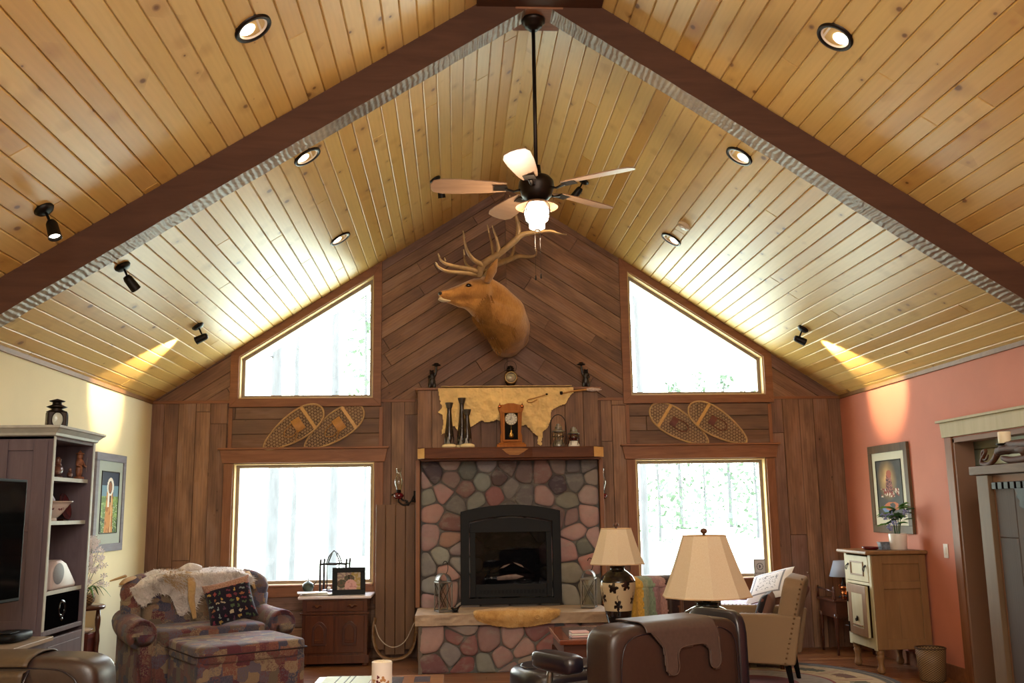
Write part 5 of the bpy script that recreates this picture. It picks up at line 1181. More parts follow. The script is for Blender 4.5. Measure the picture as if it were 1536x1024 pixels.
def crown(mb, path):
    n = len(path); 
    for i in range(n-1):
        (x0, y0, nx0, ny0), (x1, y1, nx1, ny1) = path[i], path[i+1]; vs = []
        for (x, y, nx, ny) in ((x0, y0, nx0, ny0), (x1, y1, nx1, ny1)): vs += [(x+nx*o, y+ny*o, CT+z) for o, z in prof]
        k = len(prof); mb.add(vs, [(j, (j+1) % k, k+(j+1) % k, k+j) for j in range(k)]+[tuple(range(k)), tuple(range(2*k-1, k-1, -1))])
crown(mb, [(XL+.02, CY0, 0, -1), (CF, CY0, 1, -1)]); crown(mb, [(CF, CY0, 1, -1), (CF, CY1, 1, 1)]); crown(mb, [(CF, CY1, 1, 1), (XL+.02, CY1, 0, 1)]); mb.box((XL+.02, CY0, CT), (CF, CY1, CT+.065)); part('crown_moulding', mb, 'greyedge', t, world=True)
for z in (1.735, 1.46, 1.03): 
    s_ = cb('shelf', (XL+.04, CY0+.025, z-.022), (CF-.03, CY1-.03, z)); mb = MB(); mb.box((CF-.03, CY0+.025, z-.024), (CF-.022, CY1-.03, z+.001)); par_build('shelf_edge', mb, 'greyedge', s_, .001)
cb('base_shelf', (XL+.04, CY0+.025, CB-.03), (CF, CY1-.03, CB)); mb = MB(); mb.box((CF, CY0-.002, .80), (CF+.006, CY0+.028, CT)); mb.box((CF, CY1-.032, .55), (CF+.006, CY1+.002, CT)); part('face_frame', mb, 'greyedge', t, world=True, bevel=.002)
d = cb('drawer', (CF-.02, CY0+.04, .55), (CF+.004, CY1-.045, .745)); mb = MB(); mb.box((CF+.004, CY0+.09, .60), (CF+.010, CY1-.09, .70)); par_build('drawer_panel', mb, 'greywood', d)
cb('lower_door', (CF-.02, CY0+.04, .1), (CF+.004, CY1-.045, .53))
t = thing('media_console', (-2.83, 5.0, 0), 'low grey media console with pale top in front of the tall cabinet', 'cabinet')
mb = MB(); mb.box((XL+.02, 3.2, 0), (-2.43, 6.10, .76)); part('carcass', mb, 'greywood', t, world=True, bevel=.003)
mb = MB(); mb.box((XL+.02, 3.2, .76), (-2.40, 6.11, .785)); part('console_top', mb, wood('pale_console_top', '#8c7a68', '#a8957e', .4, 'Y'), t, world=True, bevel=.003)
t = thing('black_gadget', (-2.56, 5.90, .785), 'rounded black gadget on the console top below the television', 'gadget'); mb = MB(); mb.sbox((0, 0, .028), (.17, .30, .055), .5, 24); part('case', mb, 'black', t, smooth=True)
mb = MB(); mb.cbox((.0, -.06, .056), (.10, .12, .004)); part('button_pad', mb, 'firemetal', t, bevel=.002)
# television
t = thing('television', (-2.425, 5.60, .785), 'flat black television on the console, green garden reflection at the frame edge', 'television', radians(85))
# local x along screen, y normal
mb = MB(); mb.box((-1.0, -.03, .25), (.0, .03, .91)); part('screen_body', mb, 'black', t, bevel=.006)
mb = MB(); mb.box((-.985, -.032, .27), (-.015, -.0305, .895)); part('screen', mb, flat('tv_screen', '#050607', .06, 0, 0, spec=.8), t)
mb = MB(); mb.box((-.6, -.1, 0), (-.4, .1, .01)); mb.box((-.53, -.01, .01), (-.47, .02, .27)); part('stand', mb, 'black', t)
# things on the shelves (shelf face looks right, so they sit near x = CF)
t = thing('coach_lamp', (-2.62, 6.48, CT+.065), 'small square bronze coach lamp with oval lens on top of the cabinet', 'lantern', .5)
mb = MB(); mb.box((-.06, -.06, 0), (.06, .06, .12)); part('lamp_box', mb, 'bronze', t, bevel=.01)
mb = MB(); mb.lathe([(.065, .118), (.03, .135), (.055, .145), (.065, .15), (.03, .165), (.028, .18), (.045, .185), (.05, .19), (.0, .205)], seg=24); part('tiered_chimney', mb, 'bronze', t, smooth=True)
for r_ in (0, pi/2):
    mb = MB(); q = T(rz=r_) @ T(0, -.061, .062, rx=pi/2); q2 = q @ Matrix.Diagonal((.8, 1.15, 1, 1)); mb.lathe([(.044, 0), (.046, .006), (.04, .008)], M4=q2, seg=24, cap=False); part('lens_rim', mb, 'bronze', t, smooth=True)
    mb = MB(); mb.lathe([(.041, .003), (.02, .009), (.0, .011)], M4=q2, seg=24, cap=False); part('oval_lens', mb, flat('frosted_lens', '#b8bcae', .2), t, smooth=True)
def bird(x, y, z, lb, k=1):
    t = thing('duck_figurine', (x, y, z), lb, 'figurine', 1.9)
    mb = MB(); mb.tube([(-.07*k, 0, .03*k), (-.03*k, 0, .04*k), (.015*k, 0, .05*k), (.03*k, 0, .085*k), (.035*k, 0, .11*k)], [.008*k, .03*k, .032*k, .016*k, .018*k], 14, smooth=4); mb.tube([(.035*k, 0, .112*k), (.065*k, 0, .106*k)], [.012*k, .003*k], 8); part('body', mb, flat('painted_bird', '#6a4638', .3, 0, .5, 30), t, smooth=True)
    mb = MB(); mb.tube([(.026*k, 0, .07*k), (.031*k, 0, .082*k)], [.019*k, .017*k], 12); part('neck_band', mb, 'china', t, smooth=True)
    mb = MB(); mb.lathe([(.03*k, 0), (.028*k, .012*k)], seg=14); part('base', mb, 'walnut', t)
bird(-2.60, 6.50, 1.735, 'long-necked duck figurine on the top shelf, left side', 1.15)
bird(-2.575, 6.645, 1.735, 'small squat duck figurine between the other two on the top shelf', .6)
t = thing('carved_figurine', (-2.56, 6.765, 1.735), 'carved reddish wooden standing figure on the top shelf, right side', 'figurine', 1.4)
mb = MB(); mb.lathe([(.035, 0), (.035, .015), (.02, .02)], seg=16); mb.ell((0, 0, .06), (.026, .022, .05)); mb.ell((0, 0, .115), (.030, .024, .03)); mb.ell((0, 0, .155), (.02, .02, .024)); mb.lathe([(.028, .17), (.026, .178), (.014, .182), (.0, .2)], seg=14)
for s_ in (-1, 1): mb.tube([(s_*.028, 0, .125), (s_*.045, -.01, .095), (s_*.035, -.03, .085)], [.010, .009, .007], 8)
part('figure', mb, flat('carved_redwood', '#7a4a30', .5, 0, .4, 40), t, smooth=True)
mb = MB(); mb.tube([(.036, -.03, .05), (.04, -.03, .15)], .003, 6); part('staff', mb, 'walnut', t)
t = thing('wash_bowl', (-2.645, 6.50, 1.46), 'white china wash bowl with floral sprigs on the second shelf', 'bowl')
def bowlcol(u, v):
    a = (u*9) % 1-.5; b = (v-.55)*3.2
    if v > .95: return C('#b8a89a')
    if v > .3 and hypot(a*.9, b) < .3 and mnoise.noise(Vector((u*160, v*40, 0))) > -.1: return C('#7a4a56')
    return C('#ddd0c8')
def bowlfn(u, v):
    a = 2*pi*u; r = (.055+.085*v**.8+.02*max(0, v-.85)*4); return (r*cos(a), r*sin(a), .02+.105*v)
mb = MB(); mb.grid(bowlfn, 120, 24, colfn=bowlcol); mb.norm = False; part('bowl_wall', mb, 'paintgloss', t, smooth=True, solid=.004)
mb = MB(); mb.lathe([(.06, 0), (.058, .02), (.0, .022)], seg=32); part('foot_ring', mb, 'china', t, smooth=True)
t = thing('china_pitcher', (-2.65, 6.49, 1.49), 'white and blue china pitcher standing in the wash bowl', 'pitcher')
mb = MB(); q = Matrix.Diagonal((1, 1, 1, 1)); mb.lathe([(.035, 0), (.05, .03), (.058, .075), (.05, .11), (.03, .145), (.026, .17), (.033, .20), (.03, .205)], seg=32); part('jug_body', mb, flat('blue_white_glaze', '#b4b8c8', .15, 0, .35, 25), t, smooth=True)
mb = MB(); mb.tube([(-.03, 0, .19), (-.065, 0, .17), (-.07, 0, .12), (-.055, 0, .085)], .006, 8, smooth=4); part('handle', mb, 'china', t, smooth=True)
t = thing('maroon_dish', (-2.64, 6.72, 1.46), 'dark maroon patterned dish leaning at the back of the second shelf', 'dish')
mb = MB(); mb.lathe([(.0, .0), (.05, .004), (.085, .02), (.09, .024)], M4=T(0, 0, .09, rz=pi/2, rx=pi/2-.25), seg=32, cap=False); part('plate', mb, flat('maroon_glaze', '#4a1c20', .25, 0, .4, 25), t, smooth=True, solid=.003)
mb = MB(); mb.box((-.015, -.04, 0), (.03, .04, .012)); part('plate_stand', mb, 'walnut', t)
t = thing('tabletop_radio', (-2.585, 6.51, 1.03), 'white wedge-shaped tabletop radio with grey oval speaker on the third shelf', 'radio')
mb = MB(); prof_ = [(-.16, 0), (.22, 0), (.225, .03), (.06, .16), (-.02, .185), (-.10, .18), (-.16, .12)]; mb.prism([(p[0], p[1]) for p in prof_], 'x', -.10, .06); part('case', mb, 'plasticw', t, bevel=.022, seg=4, smooth=True)
mb = MB(); q = T(.061, -.07, .10, rz=0, ry=pi/2) ; mb.lathe([(.0, .004), (.06, .003), (.07, 0)], M4=q @ Matrix.Diagonal((.95, 1.25, 1, 1)), seg=32, cap=False); part('speaker_grille', mb, flat('grey_mesh', '#6e6a70', .6, 0, .2, 200), t, smooth=True)
t = thing('letter_stack', (-2.60, 6.225, 1.03), 'upright pale folded leaflet at the near end of the third shelf', 'leaflet')
mb = MB(); mb.add([(-.12, 0, 0), (.09, 0, 0), (.09, .012, .19), (-.12, .012, .19)], [(0, 1, 2, 3)]); part('front_sheet', mb, 'label', t, solid=.003)
mb = MB(); mb.add([(-.12, .02, 0), (.09, .02, 0), (.09, .012, .19), (-.12, .012, .19)], [(0, 1, 2, 3)]); part('rear_sheet', mb, 'plasticw', t, solid=.003)
t = thing('subwoofer', (-2.68, 6.51, CB), 'black subwoofer box with round port in the bottom bay of the cabinet', 'speaker')
mb = MB(); mb.box((-.22, -.29, 0), (.17, .27, .20)); part('enclosure', mb, 'matteblack', t, bevel=.008)
mb = MB(); mb.lathe([(.055, 0), (.05, .006), (.035, -.002), (.0, -.01)], M4=T(.171, -.02, .11, ry=pi/2), seg=28, cap=False); mb.ell((.172, -.02, .045), (.006, .02, .012)); part('port_ring', mb, flat('gloss_black', '#101014', .08, 0, 0), t, smooth=True)

# ------------------------------------------------------------------ pictures
def paintL(u, v):
    n_ = mnoise.noise(Vector((u*8, v*12, 0)))
    bg_ = C('#27304a') if v > .78 else (C('#6f93a8') if v > .60 else (C('#8fae5e') if n_ > .05 else C('#6d8c4c')))
    if v < .25 and n_ > .1: bg_ = C('#3c5a34')
    x = u-.52; fur_ = hypot(x/.20, (v-.76)/.15); face = hypot((x+.01)/.11, (v-.75)/.105)
    if face < 1: return C('#9a6038') if face < .85 else C('#2c1c14')
    if fur_ < 1 and v > .6: return C('#f2ece0')
    if abs(x+.02) < .19+.10*(.62-v) and v < .68:
        if abs(x+.08) < .05 and v > .42: return C('#f4efe4')
        if v > .5 and abs(x-.02) < .04: return C('#3a2418')
        if abs(x-.10) < .015: return C('#f0d8a0')
        return C('#cf8c3e') if n_ > -.15 else C('#b06c28')
    if v < .5 and mnoise.noise(Vector((u*40, v*50, 4))) > .45: return C('#eef0e0')
    return bg_
p1 = (XL+.004, 0, 0); framed('wall_picture', (XL+.028, 9.215, 1.175), .76, .87, .065, 'greyedge_', paintL, 'grey-framed painting of a figure in a white fur hood on the cream wall', 0, pi/2, .10, '#b8bcae', .025, nu=60, nv=90) if False else None
M['greyframe'] = wood('driftwood_frame', '#7c7884', '#9a98a0', .6, 'X', 5, .2); M['brownframe'] = wood('rustic_brown_frame', '#54402c', '#755c42', .5, 'Z', 5, .2)
framed('wall_picture', (XL+.027, 9.215, 1.165), .78, .89, .07, 'greyframe', paintL, 'grey-framed painting of a figure in a white fur hood on the cream wall', 0, pi/2, .10, '#aab2a8', .027, nu=60, nv=90)
def paintR(u, v):
    n_ = mnoise.noise(Vector((u*6, v*8, 2))); g = max(0, 1-hypot((u-.42)/.42, (v-.66)/.42)); base = (.06+.75*g**1.3, .055+.45*g**1.4, .05+.18*g**2, 1)
    r = hypot((u-.5)/.10, (v-.76)/.07)
    if r < 1: return C('#b05c44')
    if abs(u-.48) < .16-.16*(v-.40)*1.2 and .44 < v < .74: return C('#a8685a') if mnoise.noise(Vector((u*30, v*30, 1))) > 0 else C('#5c3434')
    if abs(u-.5) < .36 and .34 < v < .5 and n_ > -.1: return C('#8a3a2c') if mnoise.noise(Vector((u*24, v*24, 1))) > -.1 else C('#d8c8b0')
    if hypot((u-.55)/.3, (v-.18)/.08) < 1 and n_ > -.2: return C('#c06a3c')
    if hypot((u-.35)/.2, (v-.14)/.07) < 1: return C('#6f86b0')
    return tuple(base[i]*(1+.3*n_) for i in range(3))+(1,)
framed('wall_picture', (XR-.03, 9.28, 1.21), .86, .86, .075, 'brownframe', paintR, 'brown-framed firelit painting with cream mat on the salmon wall', 0, -pi/2, .085, '#d6d0b8', .03, nu=60, nv=90)
t = thing('light_switch', (XR, 8.32, 1.08), 'white light switch plate on the salmon wall beside the doorway', 'light switch')
p = (XR-.006, 8.32, 1.04); mb = MB(); mb.box((-.007, -.037, -.06), (0, .037, .06)); part('plate', mb, 'china', t, bevel=.002)
mb = MB(); mb.box((-.012, -.014, -.03), (-.006, .014, .03)); part('rocker', mb, 'china', t, bevel=.002)

# ------------------------------------------------------------------ plant stand with white flowers
t = thing('plant_stand', (-2.93, 7.98, 0), 'dark turned-leg plant stand with lower shelf between cabinet and tapestry chair', 'table')
mb = MB(); mb.lathe([(.0, .765), (.16, .765), (.17, .775), (.17, .79), (.155, .80), (.0, .80)], seg=32); part('table_top', mb, 'walnut', t, smooth=True)
for a in (.5, 2.6, 4.7):
    mb = MB(); x, y = .12*cos(a), .12*sin(a); mb.lathe([(.014, 0)]+[(.013+.009*abs(sin(k*.9)), .04+k*.04) for k in range(17)]+[(.014, .765)], (x, y, 0), 12); part('leg', mb, 'walnut', t, smooth=True)
mb = MB(); mb.lathe([(.0, .40), (.14, .40), (.145, .415), (.0, .418)], seg=28); part('lower_shelf', mb, 'walnut', t, smooth=True)
t = thing('red_box', (-2.93, 7.98, .418), 'dark red wooden box on the lower shelf of the plant stand', 'box'); mb = MB(); mb.box((-.09, -.09, 0), (.09, .09, .16)); part('box_body', mb, flat('dark_red_lacquer', '#4a1a12', .4), t, bevel=.004); mb = MB(); mb.box((-.093, -.093, .13), (.093, .093, .172)); part('box_lid', mb, flat('dark_red_lid', '#5a2218', .4), t, bevel=.004)
t = thing('white_dish', (-2.91, 7.95, .59), 'shallow white dish on the red box under the plant stand top', 'dish'); mb = MB(); mb.lathe([(.0, 0), (.05, 0), (.075, .02), (.08, .03), (.07, .028), (.05, .012), (.0, .01)], seg=28); part('dish_body', mb, 'china', t, smooth=True); mb = MB(); mb.lathe([(.0, .028), (.055, .026), (.04, .036), (.0, .04)], seg=20); part('soap_cake', mb, 'label', t, smooth=True)
t = thing('flower_basket', (-2.92, 7.96, .80), 'basket of loose white blossoms with trailing green leaves on the plant stand', 'flowers')
mb = MB(); mb.lathe([(.06, 0), (.085, .03), (.09, .07), (.082, .085), (.0, .075)], seg=28, uvk=(24, 90)); part('basket', mb, 'wicker', t, smooth=True)
mb = MB(); mf = MB(); ml = MB()
for k in range(34):
    a = rng.uniform(0, 6.28); r = rng.uniform(.03, .16); h_ = rng.uniform(.12, .44); e_ = Vector((r*cos(a), r*sin(a), .07+h_)); mb.tube([(0, 0, .06), e_*.5+Vector((0, 0, .06)), e_], .002, 4, smooth=2)
    for j in range(7):
        c = e_+Vector((rng.uniform(-.03, .03), rng.uniform(-.03, .03), rng.uniform(-.07, .03)))
        for q_ in range(5):
            b_ = q_*1.256+j; d1 = Vector((cos(b_), rng.uniform(-.3, .3), sin(b_)))*.021; d2 = Vector((cos(b_+.6), 0, sin(b_+.6)))*.016; mf.add([c, c+d1*.8-d2*.2, c+d1*1.2, c+d2], [(0, 1, 2, 3)])
for k in range(9):
    a = k*.7; L = rng.uniform(.14, .24); dirv = Vector((cos(a), sin(a), 0)); pts = [dirv*.04+Vector((0, 0, .08)), dirv*L*.6+Vector((0, 0, .14)), dirv*L+Vector((0, 0, .06))]; ml.tube(pts, [.004, .014, .002], 6, flat=.15, smooth=4)
part('stems', mb, 'darkgreen', t); part('blossoms', mf, 'petal', t); part('leaves', ml, 'green', t, smooth=True)
# ------------------------------------------------------------------ leather recliners seen from behind
def recliner(loc, rz_, lb, mat_='leather', wings=(1,), arms=(-1, 1)):
    t = thing('recliner', (loc[0], loc[1], 0), lb, 'recliner', rz_)
    mb = MB(); mb.sbox((0, .10, .65), (.90, .25, .52), .28, 40); part('backrest', mb, mat_, t, smooth=True)
    mb = MB(); mb.tube([(-.40, -.022, .48), (-.39, -.028, .76), (-.33, -.024, .845), (-.2, -.018, .865), (.2, -.018, .865), (.33, -.024, .845), (.39, -.028, .76), (.40, -.022, .48)], .0035, 6, smooth=4); part('back_seam', mb, 'leatherdark', t, smooth=True)
    for s_ in wings:
        mb = MB(); mb.sbox((s_*.47, .20, .61), (.085, .42, .64), .35, 24); part('side_wing', mb, 'leatherdark', t, smooth=True)
    for s_ in arms:
        mb = MB(); mb.sbox((s_*.45, .44, .70), (.13, .36, .10), .45, 20); a = part('arm_pad', mb, 'leatherdark', t, smooth=True)
        mb = MB(); mb.tube([(s_*.45, .50, .66), (s_*.45, .52, .5), (s_*.43, .5, .30)], .018, 8, smooth=3); mb.build('arm_post', 'chrome', a, smooth=True)
    mb = MB(); mb.sbox((0, .50, .42), (.86, .72, .20), .35, 32); part('seat', mb, mat_, t, smooth=True)
    mb = MB(); mb.lathe([(.0, 0), (.30, 0), (.31, .02), (.06, .05), (.04, .32)], (0, .40, 0), 28); part('swivel_base', mb, 'walnut', t, smooth=True)
    return t
R1 = recliner((1.14, 5.07), radians(29.5), 'brown leather recliner seen from behind in front of the fireplace, leather pad over its back')
pad = [(-.14, 1.2), (-.13, .90), (-.10, .86), (-.035, .79), (-.02, .68), (.01, .645), (.05, .65), (.065, .69), (.06, .745), (.09, .782), (.24, .79), (.285, .76), (.29, .69), (.305, .66), (.345, .655), (.37, .69), (.36, .82), (.33, .92), (.33, 1.2)]
pad = [(x-.10, z) for x, z in pad]
th = thing('headrest_cover', (1.14, 5.07, .605), 'dark leather headrest cover with two hanging tabs on the central recliner', 'cover', radians(29.5))
mb = MB(); ids = {}
def padpt(i, k):                       # i across, k along the path from the top front edge down the rear
    x = -.27+.0075*i; s_ = .0075*k; z = .92+.21-s_
    if s_ < .17: y_, zz = .20-s_, .920
    elif s_ < .25: a = (s_-.17)/.08*pi/2; y_, zz = .03-.070*sin(a), .920-.05*(1-cos(a))
    else: y_, zz = -.040, .87-(s_-.25)
    return (x, y_, zz-.605)
for k in range(62):
    for i in range(74):
        s_ = .0075*(k+.5); zeq = 1.1 if s_ < .25 else .87-(s_-.25)
        if inside((-.27+.0075*(i+.5), zeq), pad):
            q = []
            for a, b in ((0, 0), (1, 0), (1, 1), (0, 1)):
                key = (i+a, k+b)
                if key not in ids: ids[key] = len(mb.v); mb.v.append(padpt(*key))
                q.append(ids[key])
            mb.f.append(q)
part('cover_panel', mb, 'leatherpad', th, solid=.005, smooth=True)
mb = MB(); pp = [((x-.01)*.94+.01, -.045, (z-.78)*.94+.785-.605) for x, z in pad[2:-2]]; mb.tube(pp, .0022, 5, smooth=3); part('stitched_edge', mb, flat('dark_stitch', '#5a4438', .7), th)
R2 = recliner((1.74, 7.66), radians(14), 'second leather recliner by the right window with a striped throw on its back', arms=(), wings=())
R3 = recliner((-1.94, 4.33), radians(-6), 'brown leather recliner cut off at the lower left corner, pad over its back', arms=(), wings=())
th = thing('headrest_cover', (-1.94, 4.33, .56), 'olive brown leather cover hanging over the lower left recliner back', 'cover', radians(-6))
mb = MB(); mb.grid(lambda u, v: (-.40+.57*u-.10*max(0, v-.3)*(u > .5)*(u-.5)*2, (-.035-.012 if v > .45 else .10-.147*cos((v-.0)/.45*pi*.9)) if v < .45 else -.047, (.955-.64+.0+.048*sin(v/.45*pi*.9)-.0) if v < .45 else .93-.64-.40*(v-.45)/.55), 24, 40); part('cover_panel', mb, flat('olive_brown_leather', '#4a3a28', .5, 0, .2, 60, bump=.2, bd=.002), th, smooth=True, solid=.006)
mb = MB(); mb.tube([(.165, -.02, .30), (.16, -.056, .24), (.13, -.056, .12), (.10, -.056, -.05)], .004, 6, smooth=4); part('stitched_edge', mb, 'leatherdark', th, smooth=True)
t = thing('leather_footstool', (.66, 6.12, 0), 'round black leather footstool in front of the central recliner', 'footstool', radians(20))
mb = MB(); mb.sbox((0, 0, .46), (.62, .50, .22), .55, 36); part('cushion', mb, 'leatherdark', t, smooth=True)
mb = MB(); mb.tube([(.27*cos(a), .21*sin(a), .555-.02*0) for a in [i*2*pi/40 for i in range(40)]], .004, 6, closed=True); part('piping', mb, 'leatherdark', t, smooth=True)
mb = MB(); mb.lathe([(.0, 0), (.22, 0), (.22, .02), (.04, .05), (.04, .36)], seg=24); part('pedestal', mb, 'walnut', t, smooth=True)
# striped throw on recliner 2
th = thing('throw_blanket', (1.74, 7.66, .565), 'striped gold green and mauve throw draped over the second recliner back', 'blanket', radians(14)); th.scale = (.86, .9, 1); R2.scale = (.86, .9, 1)
def throwcol(u, v):
    k = int(u*9+.4*mnoise.noise(Vector((u*20, v*20, 0)))); pal = ['#b08a3a', '#c49a44', '#8a9078', '#7a8a74', '#8a6a6c', '#96746e', '#3a2a24', '#2c2020', '#5a3c2c']; c = C(pal[max(0, min(8, k))]); n_ = 1+.35*mnoise.noise(Vector((u*70, v*90, 0))); return tuple(x*n_ for x in c[:3])+(1,)
mb = MB(); mb.grid(lambda u, v: (-.49+.52*u, (.10-.155*cos(v/.4*pi) if v < .4 else -.055-.012*sin(u*30)) , (.915-.6+.075*sin(v/.4*pi)**.8) if v < .4 else .915-.6-.42*(v-.4)/.6), 60, 50, colfn=throwcol); part('woven_panel', mb, 'paintcloth', th, smooth=True, solid=.01)
mb = MB()
for k in range(40): x = -.485+.0128*k; mb.tube([(x, -.06, -.10), (x+rng.uniform(-.004, .004), -.06, -.14)], .0018, 4)
part('fringe', mb, 'rope', th)

# ------------------------------------------------------------------ end table, coasters, leaf lamp
t = thing('end_table', (1.02, 7.45, 0), 'reddish wooden end table with dark inlaid top beside the hearth', 'table')
mb = MB(); mb.box((-.28, -.40, .535), (.27, .42, .57)); tp = part('table_top', mb, wood('cherry_table', '#6a3420', '#8a4a2c', .25, 'Y', 4, .05, .3), t, bevel=.006)
mb = MB(); mb.box((-.20, -.32, .5705), (.22, .34, .572)); mb.build('inlay', flat('slate_inlay', '#4a3c3c', .2, 0, .3, 6), tp)
mb = MB(); mb.box((-.25, -.37, .44), (.24, .39, .535)); part('apron', mb, 'walnut', t, bevel=.003)
for a in (-.24, .23):
    for b in (-.36, .38): mb = MB(); mb.box((a-.025, b-.025, 0), (a+.025, b+.025, .44)); part('leg', mb, 'walnut', t, bevel=.003)
p = Y(868, 946, 7.2)
t = thing('coaster_stack', (.90, 7.22, .572), 'small stack of pale pink coasters on the end table', 'coasters', .1)
for k in range(3): mb = MB(); mb.box((-.065, -.05, k*.014), (.065, .05, k*.014+.0115)); part('coaster', mb, flat('pink_coaster', '#cfa8a4', .5, 0, .05) if k != 1 else 'label', t, bevel=.002)
def facetshade(mb, r0, z0, r1, z1, n=10, bell=.0):
    prof = [(r0+(r1-r0)*(k/6)-bell*sin(pi*k/6), z0+(z1-z0)*k/6) for k in range(7)]
    mb.lathe(prof, seg=n, cap=False, M4=Matrix.Rotation(.2, 4, 'Z'))
def jarcol(dark, cream, leaf):
    spots = [(.03, .52, .07, 1), (.16, .66, .075, 2), (.30, .40, .06, 3), (.42, .62, .07, 4), (.55, .5, .07, 5), (.68, .66, .075, 6), (.72, .38, .075, 7), (.80, .70, .07, 8), (.90, .46, .06, 9)]
    def f(u, v):
        if v < .29 or v > .74: return C(dark)
        for a, b, r, sd in spots:
            du = (u-a+.5) % 1-.5; x, y = du*1.9, v-b; ang = math.atan2(y, x); rr = hypot(x, y)
            if rr < r*1.25*(.45+.55*abs(cos(2.5*ang+sd))): return C(leaf)
            if abs(x+.01*sin(y*60)) < .006 and 0 < y < r*2.2: return C(leaf)
        return C(cream)
    return f
def tablelamp(loc, k, lb, painted_, zs0, zs1, r0, r1):
    t = thing('table_lamp', loc, lb, 'lamp'); z = loc[2]
    P = [(.0, .075), (.03, .078), (.10, .09), (.22, .105), (.38, .118), (.55, .135), (.68, .146), (.76, .144), (.84, .125), (.90, .09), (.94, .06), (.97, .058), (1.0, .066)]
    H = painted_[1]
    def prof(v):
        for i in range(len(P)-1):
            if v <= P[i+1][0]: f = (v-P[i][0])/(P[i+1][0]-P[i][0]); f = f*f*(3-2*f)*.3+f*.7; return P[i][1]+(P[i+1][1]-P[i][1])*f
        return P[-1][1]
    mb = MB(); mb.grid(lambda u, v: (prof(v)*k*cos(2*pi*u), prof(v)*k*sin(2*pi*u), .03+H*v), 160, 90, colfn=painted_[0]); mb.norm = False; part('jar_base', mb, 'paintgloss', t, smooth=True)
    mb = MB(); mb.lathe([(.08*k, 0), (.085*k, .012), (.07*k, .03), (.0, .03)], seg=28); part('foot', mb, 'walnut', t, smooth=True)
    mb = MB(); mb.tube([(0, 0, H+.03), (0, 0, zs1-z+.012)], .007, 8); mb.lathe([(.03, H+.03), (.032, H+.045), (.012, H+.06)], seg=16); part('stem', mb, 'bronze', t, smooth=True)
    mb = MB(); facetshade(mb, r0, zs0-z, r1, zs1-z, 10, r0*.02); sh = part('lamp_shade', mb, 'shade', t, solid=.003)
    mb = MB(); q = Matrix.Rotation(.2, 4, 'Z')
    for r, zz in ((r0, zs0-z), (r1, zs1-z)): mb.tube([q @ Vector((r*cos(2*pi*i/10), r*sin(2*pi*i/10), zz)) for i in range(10)], .0042, 6, closed=True)
    mb.build('shade_binding', flat('shade_trim', '#c8a880', .8), sh)
    mb = MB(); mb.tube([(-r1, 0, zs1-z-.012), (r1, 0, zs1-z-.012)], .0025, 6); mb.ell((0, 0, zs1-z+.028), (.022, .022, .018)); mb.lathe([(.008, zs1-z), (.010, zs1-z+.015)], seg=10); part('finial', mb, wood('finial_wood', '#4a2c1c', '#6a4430', .4), t, smooth=True)
    return t
L2 = tablelamp((1.225, 7.40, .572), .92, 'table lamp with leaf-painted cream and black jar base on the end table', (jarcol('#16100e', '#b8a484', '#1a120e'), .455), 1.075, 1.335, .21, .118)
for a in (0, 2.1, 4.2): mb = MB(); mb.ell((.085*cos(a), .085*sin(a), .012), .014, seg=10); part('ball_foot', mb, 'chrome', L2, smooth=True)
t = thing('lamp_table', (1.53, 5.93, 0), 'small dark side table behind the central recliner carrying the nearest lamp', 'table')
mb = MB(); mb.lathe([(.0, .50), (.20, .50), (.21, .515), (.20, .53), (.0, .53)], seg=32); part('table_top', mb, 'walnut', t, smooth=True)
mb = MB(); mb.lathe([(.16, 0), (.05, .04), (.03, .1), (.045, .25), (.03, .4), (.06, .5)], seg=24); part('pedestal', mb, 'walnut', t, smooth=True)
tablelamp((1.525, 5.93, .53), 1.12, 'nearest table lamp with a large faceted cream shade and dark jar base behind the recliner', (lambda u, v: C('#1c2220'), .36), .955, 1.315, .27, .132)

# ------------------------------------------------------------------ tan linen armchair with nailheads
an = math.atan2(.91, .40)-pi/2           # local x = left->right of the sitter ... chair faces world (-.91,.40)
t = thing('armchair', (2.53, 8.40, 0), 'tan linen armchair with nailhead trim and dark tapered legs on the round rug', 'armchair', math.atan2(.40, -.91)+pi/2)
# local -y faces front
W2_, D2 = .36, .36
mb = MB(); mb.box((-W2_, -D2, .24), (W2_, D2-.02, .40)); part('seat_frame', mb, 'linen', t, bevel=.015, seg=3)
mb = MB(); mb.sbox((0, -.03, .44), (.58, .62, .13), .3, 28); part('seat_cushion', mb, 'linen', t, smooth=True)
mb = MB(); Q = T(0, D2-.08, .38, rx=radians(-13)); mb.prism([(-.37, -.16), (.37, -.16), (.37, .46), (.30, .53), (-.30, .53), (-.37, .46)], 'y', -.07, .09, M4=Q); part('backrest', mb, 'linen', t, bevel=.03, seg=4, smooth=True)
for s_ in (-1, 1):
    mb = MB(); mb.prism([(-D2-.01, .24), (D2+.02, .22), (D2+.09, .60), (.22, .62), (-D2-.02, .615)], 'x', s_*W2_-.04, s_*W2_+.04); a = part('arm', mb, 'linen', t, bevel=.018, seg=3)
    NM = flat('antique_nail', '#6e5236', .3, .6) if s_ < 0 else NM
    spots_ = [(s_*(W2_+.041), D2-.055+.17*k/17, .24+.66*k/17, (.005, .009, .009)) for k in range(18)]+[(s_*(W2_-.015), -D2+.03+.034*k, .621, (.007, .007, .003)) for k in range(18)]
    for x_, y_, z_, r_ in spots_: mb = MB(); mb.ell((x_, y_, z_), r_, seg=8); mb.build('nailhead', NM, a, smooth=True)
for a in (-1, 1):
    for b, yy in ((-1, -D2+.04), (1, D2-.05)): mb = MB(); mb.tube([(a*.31, yy, .25), (a*.315, yy+(.04 if b > 0 else -.01), 0)], [.028, .017], 4); part('leg', mb, 'black', t)
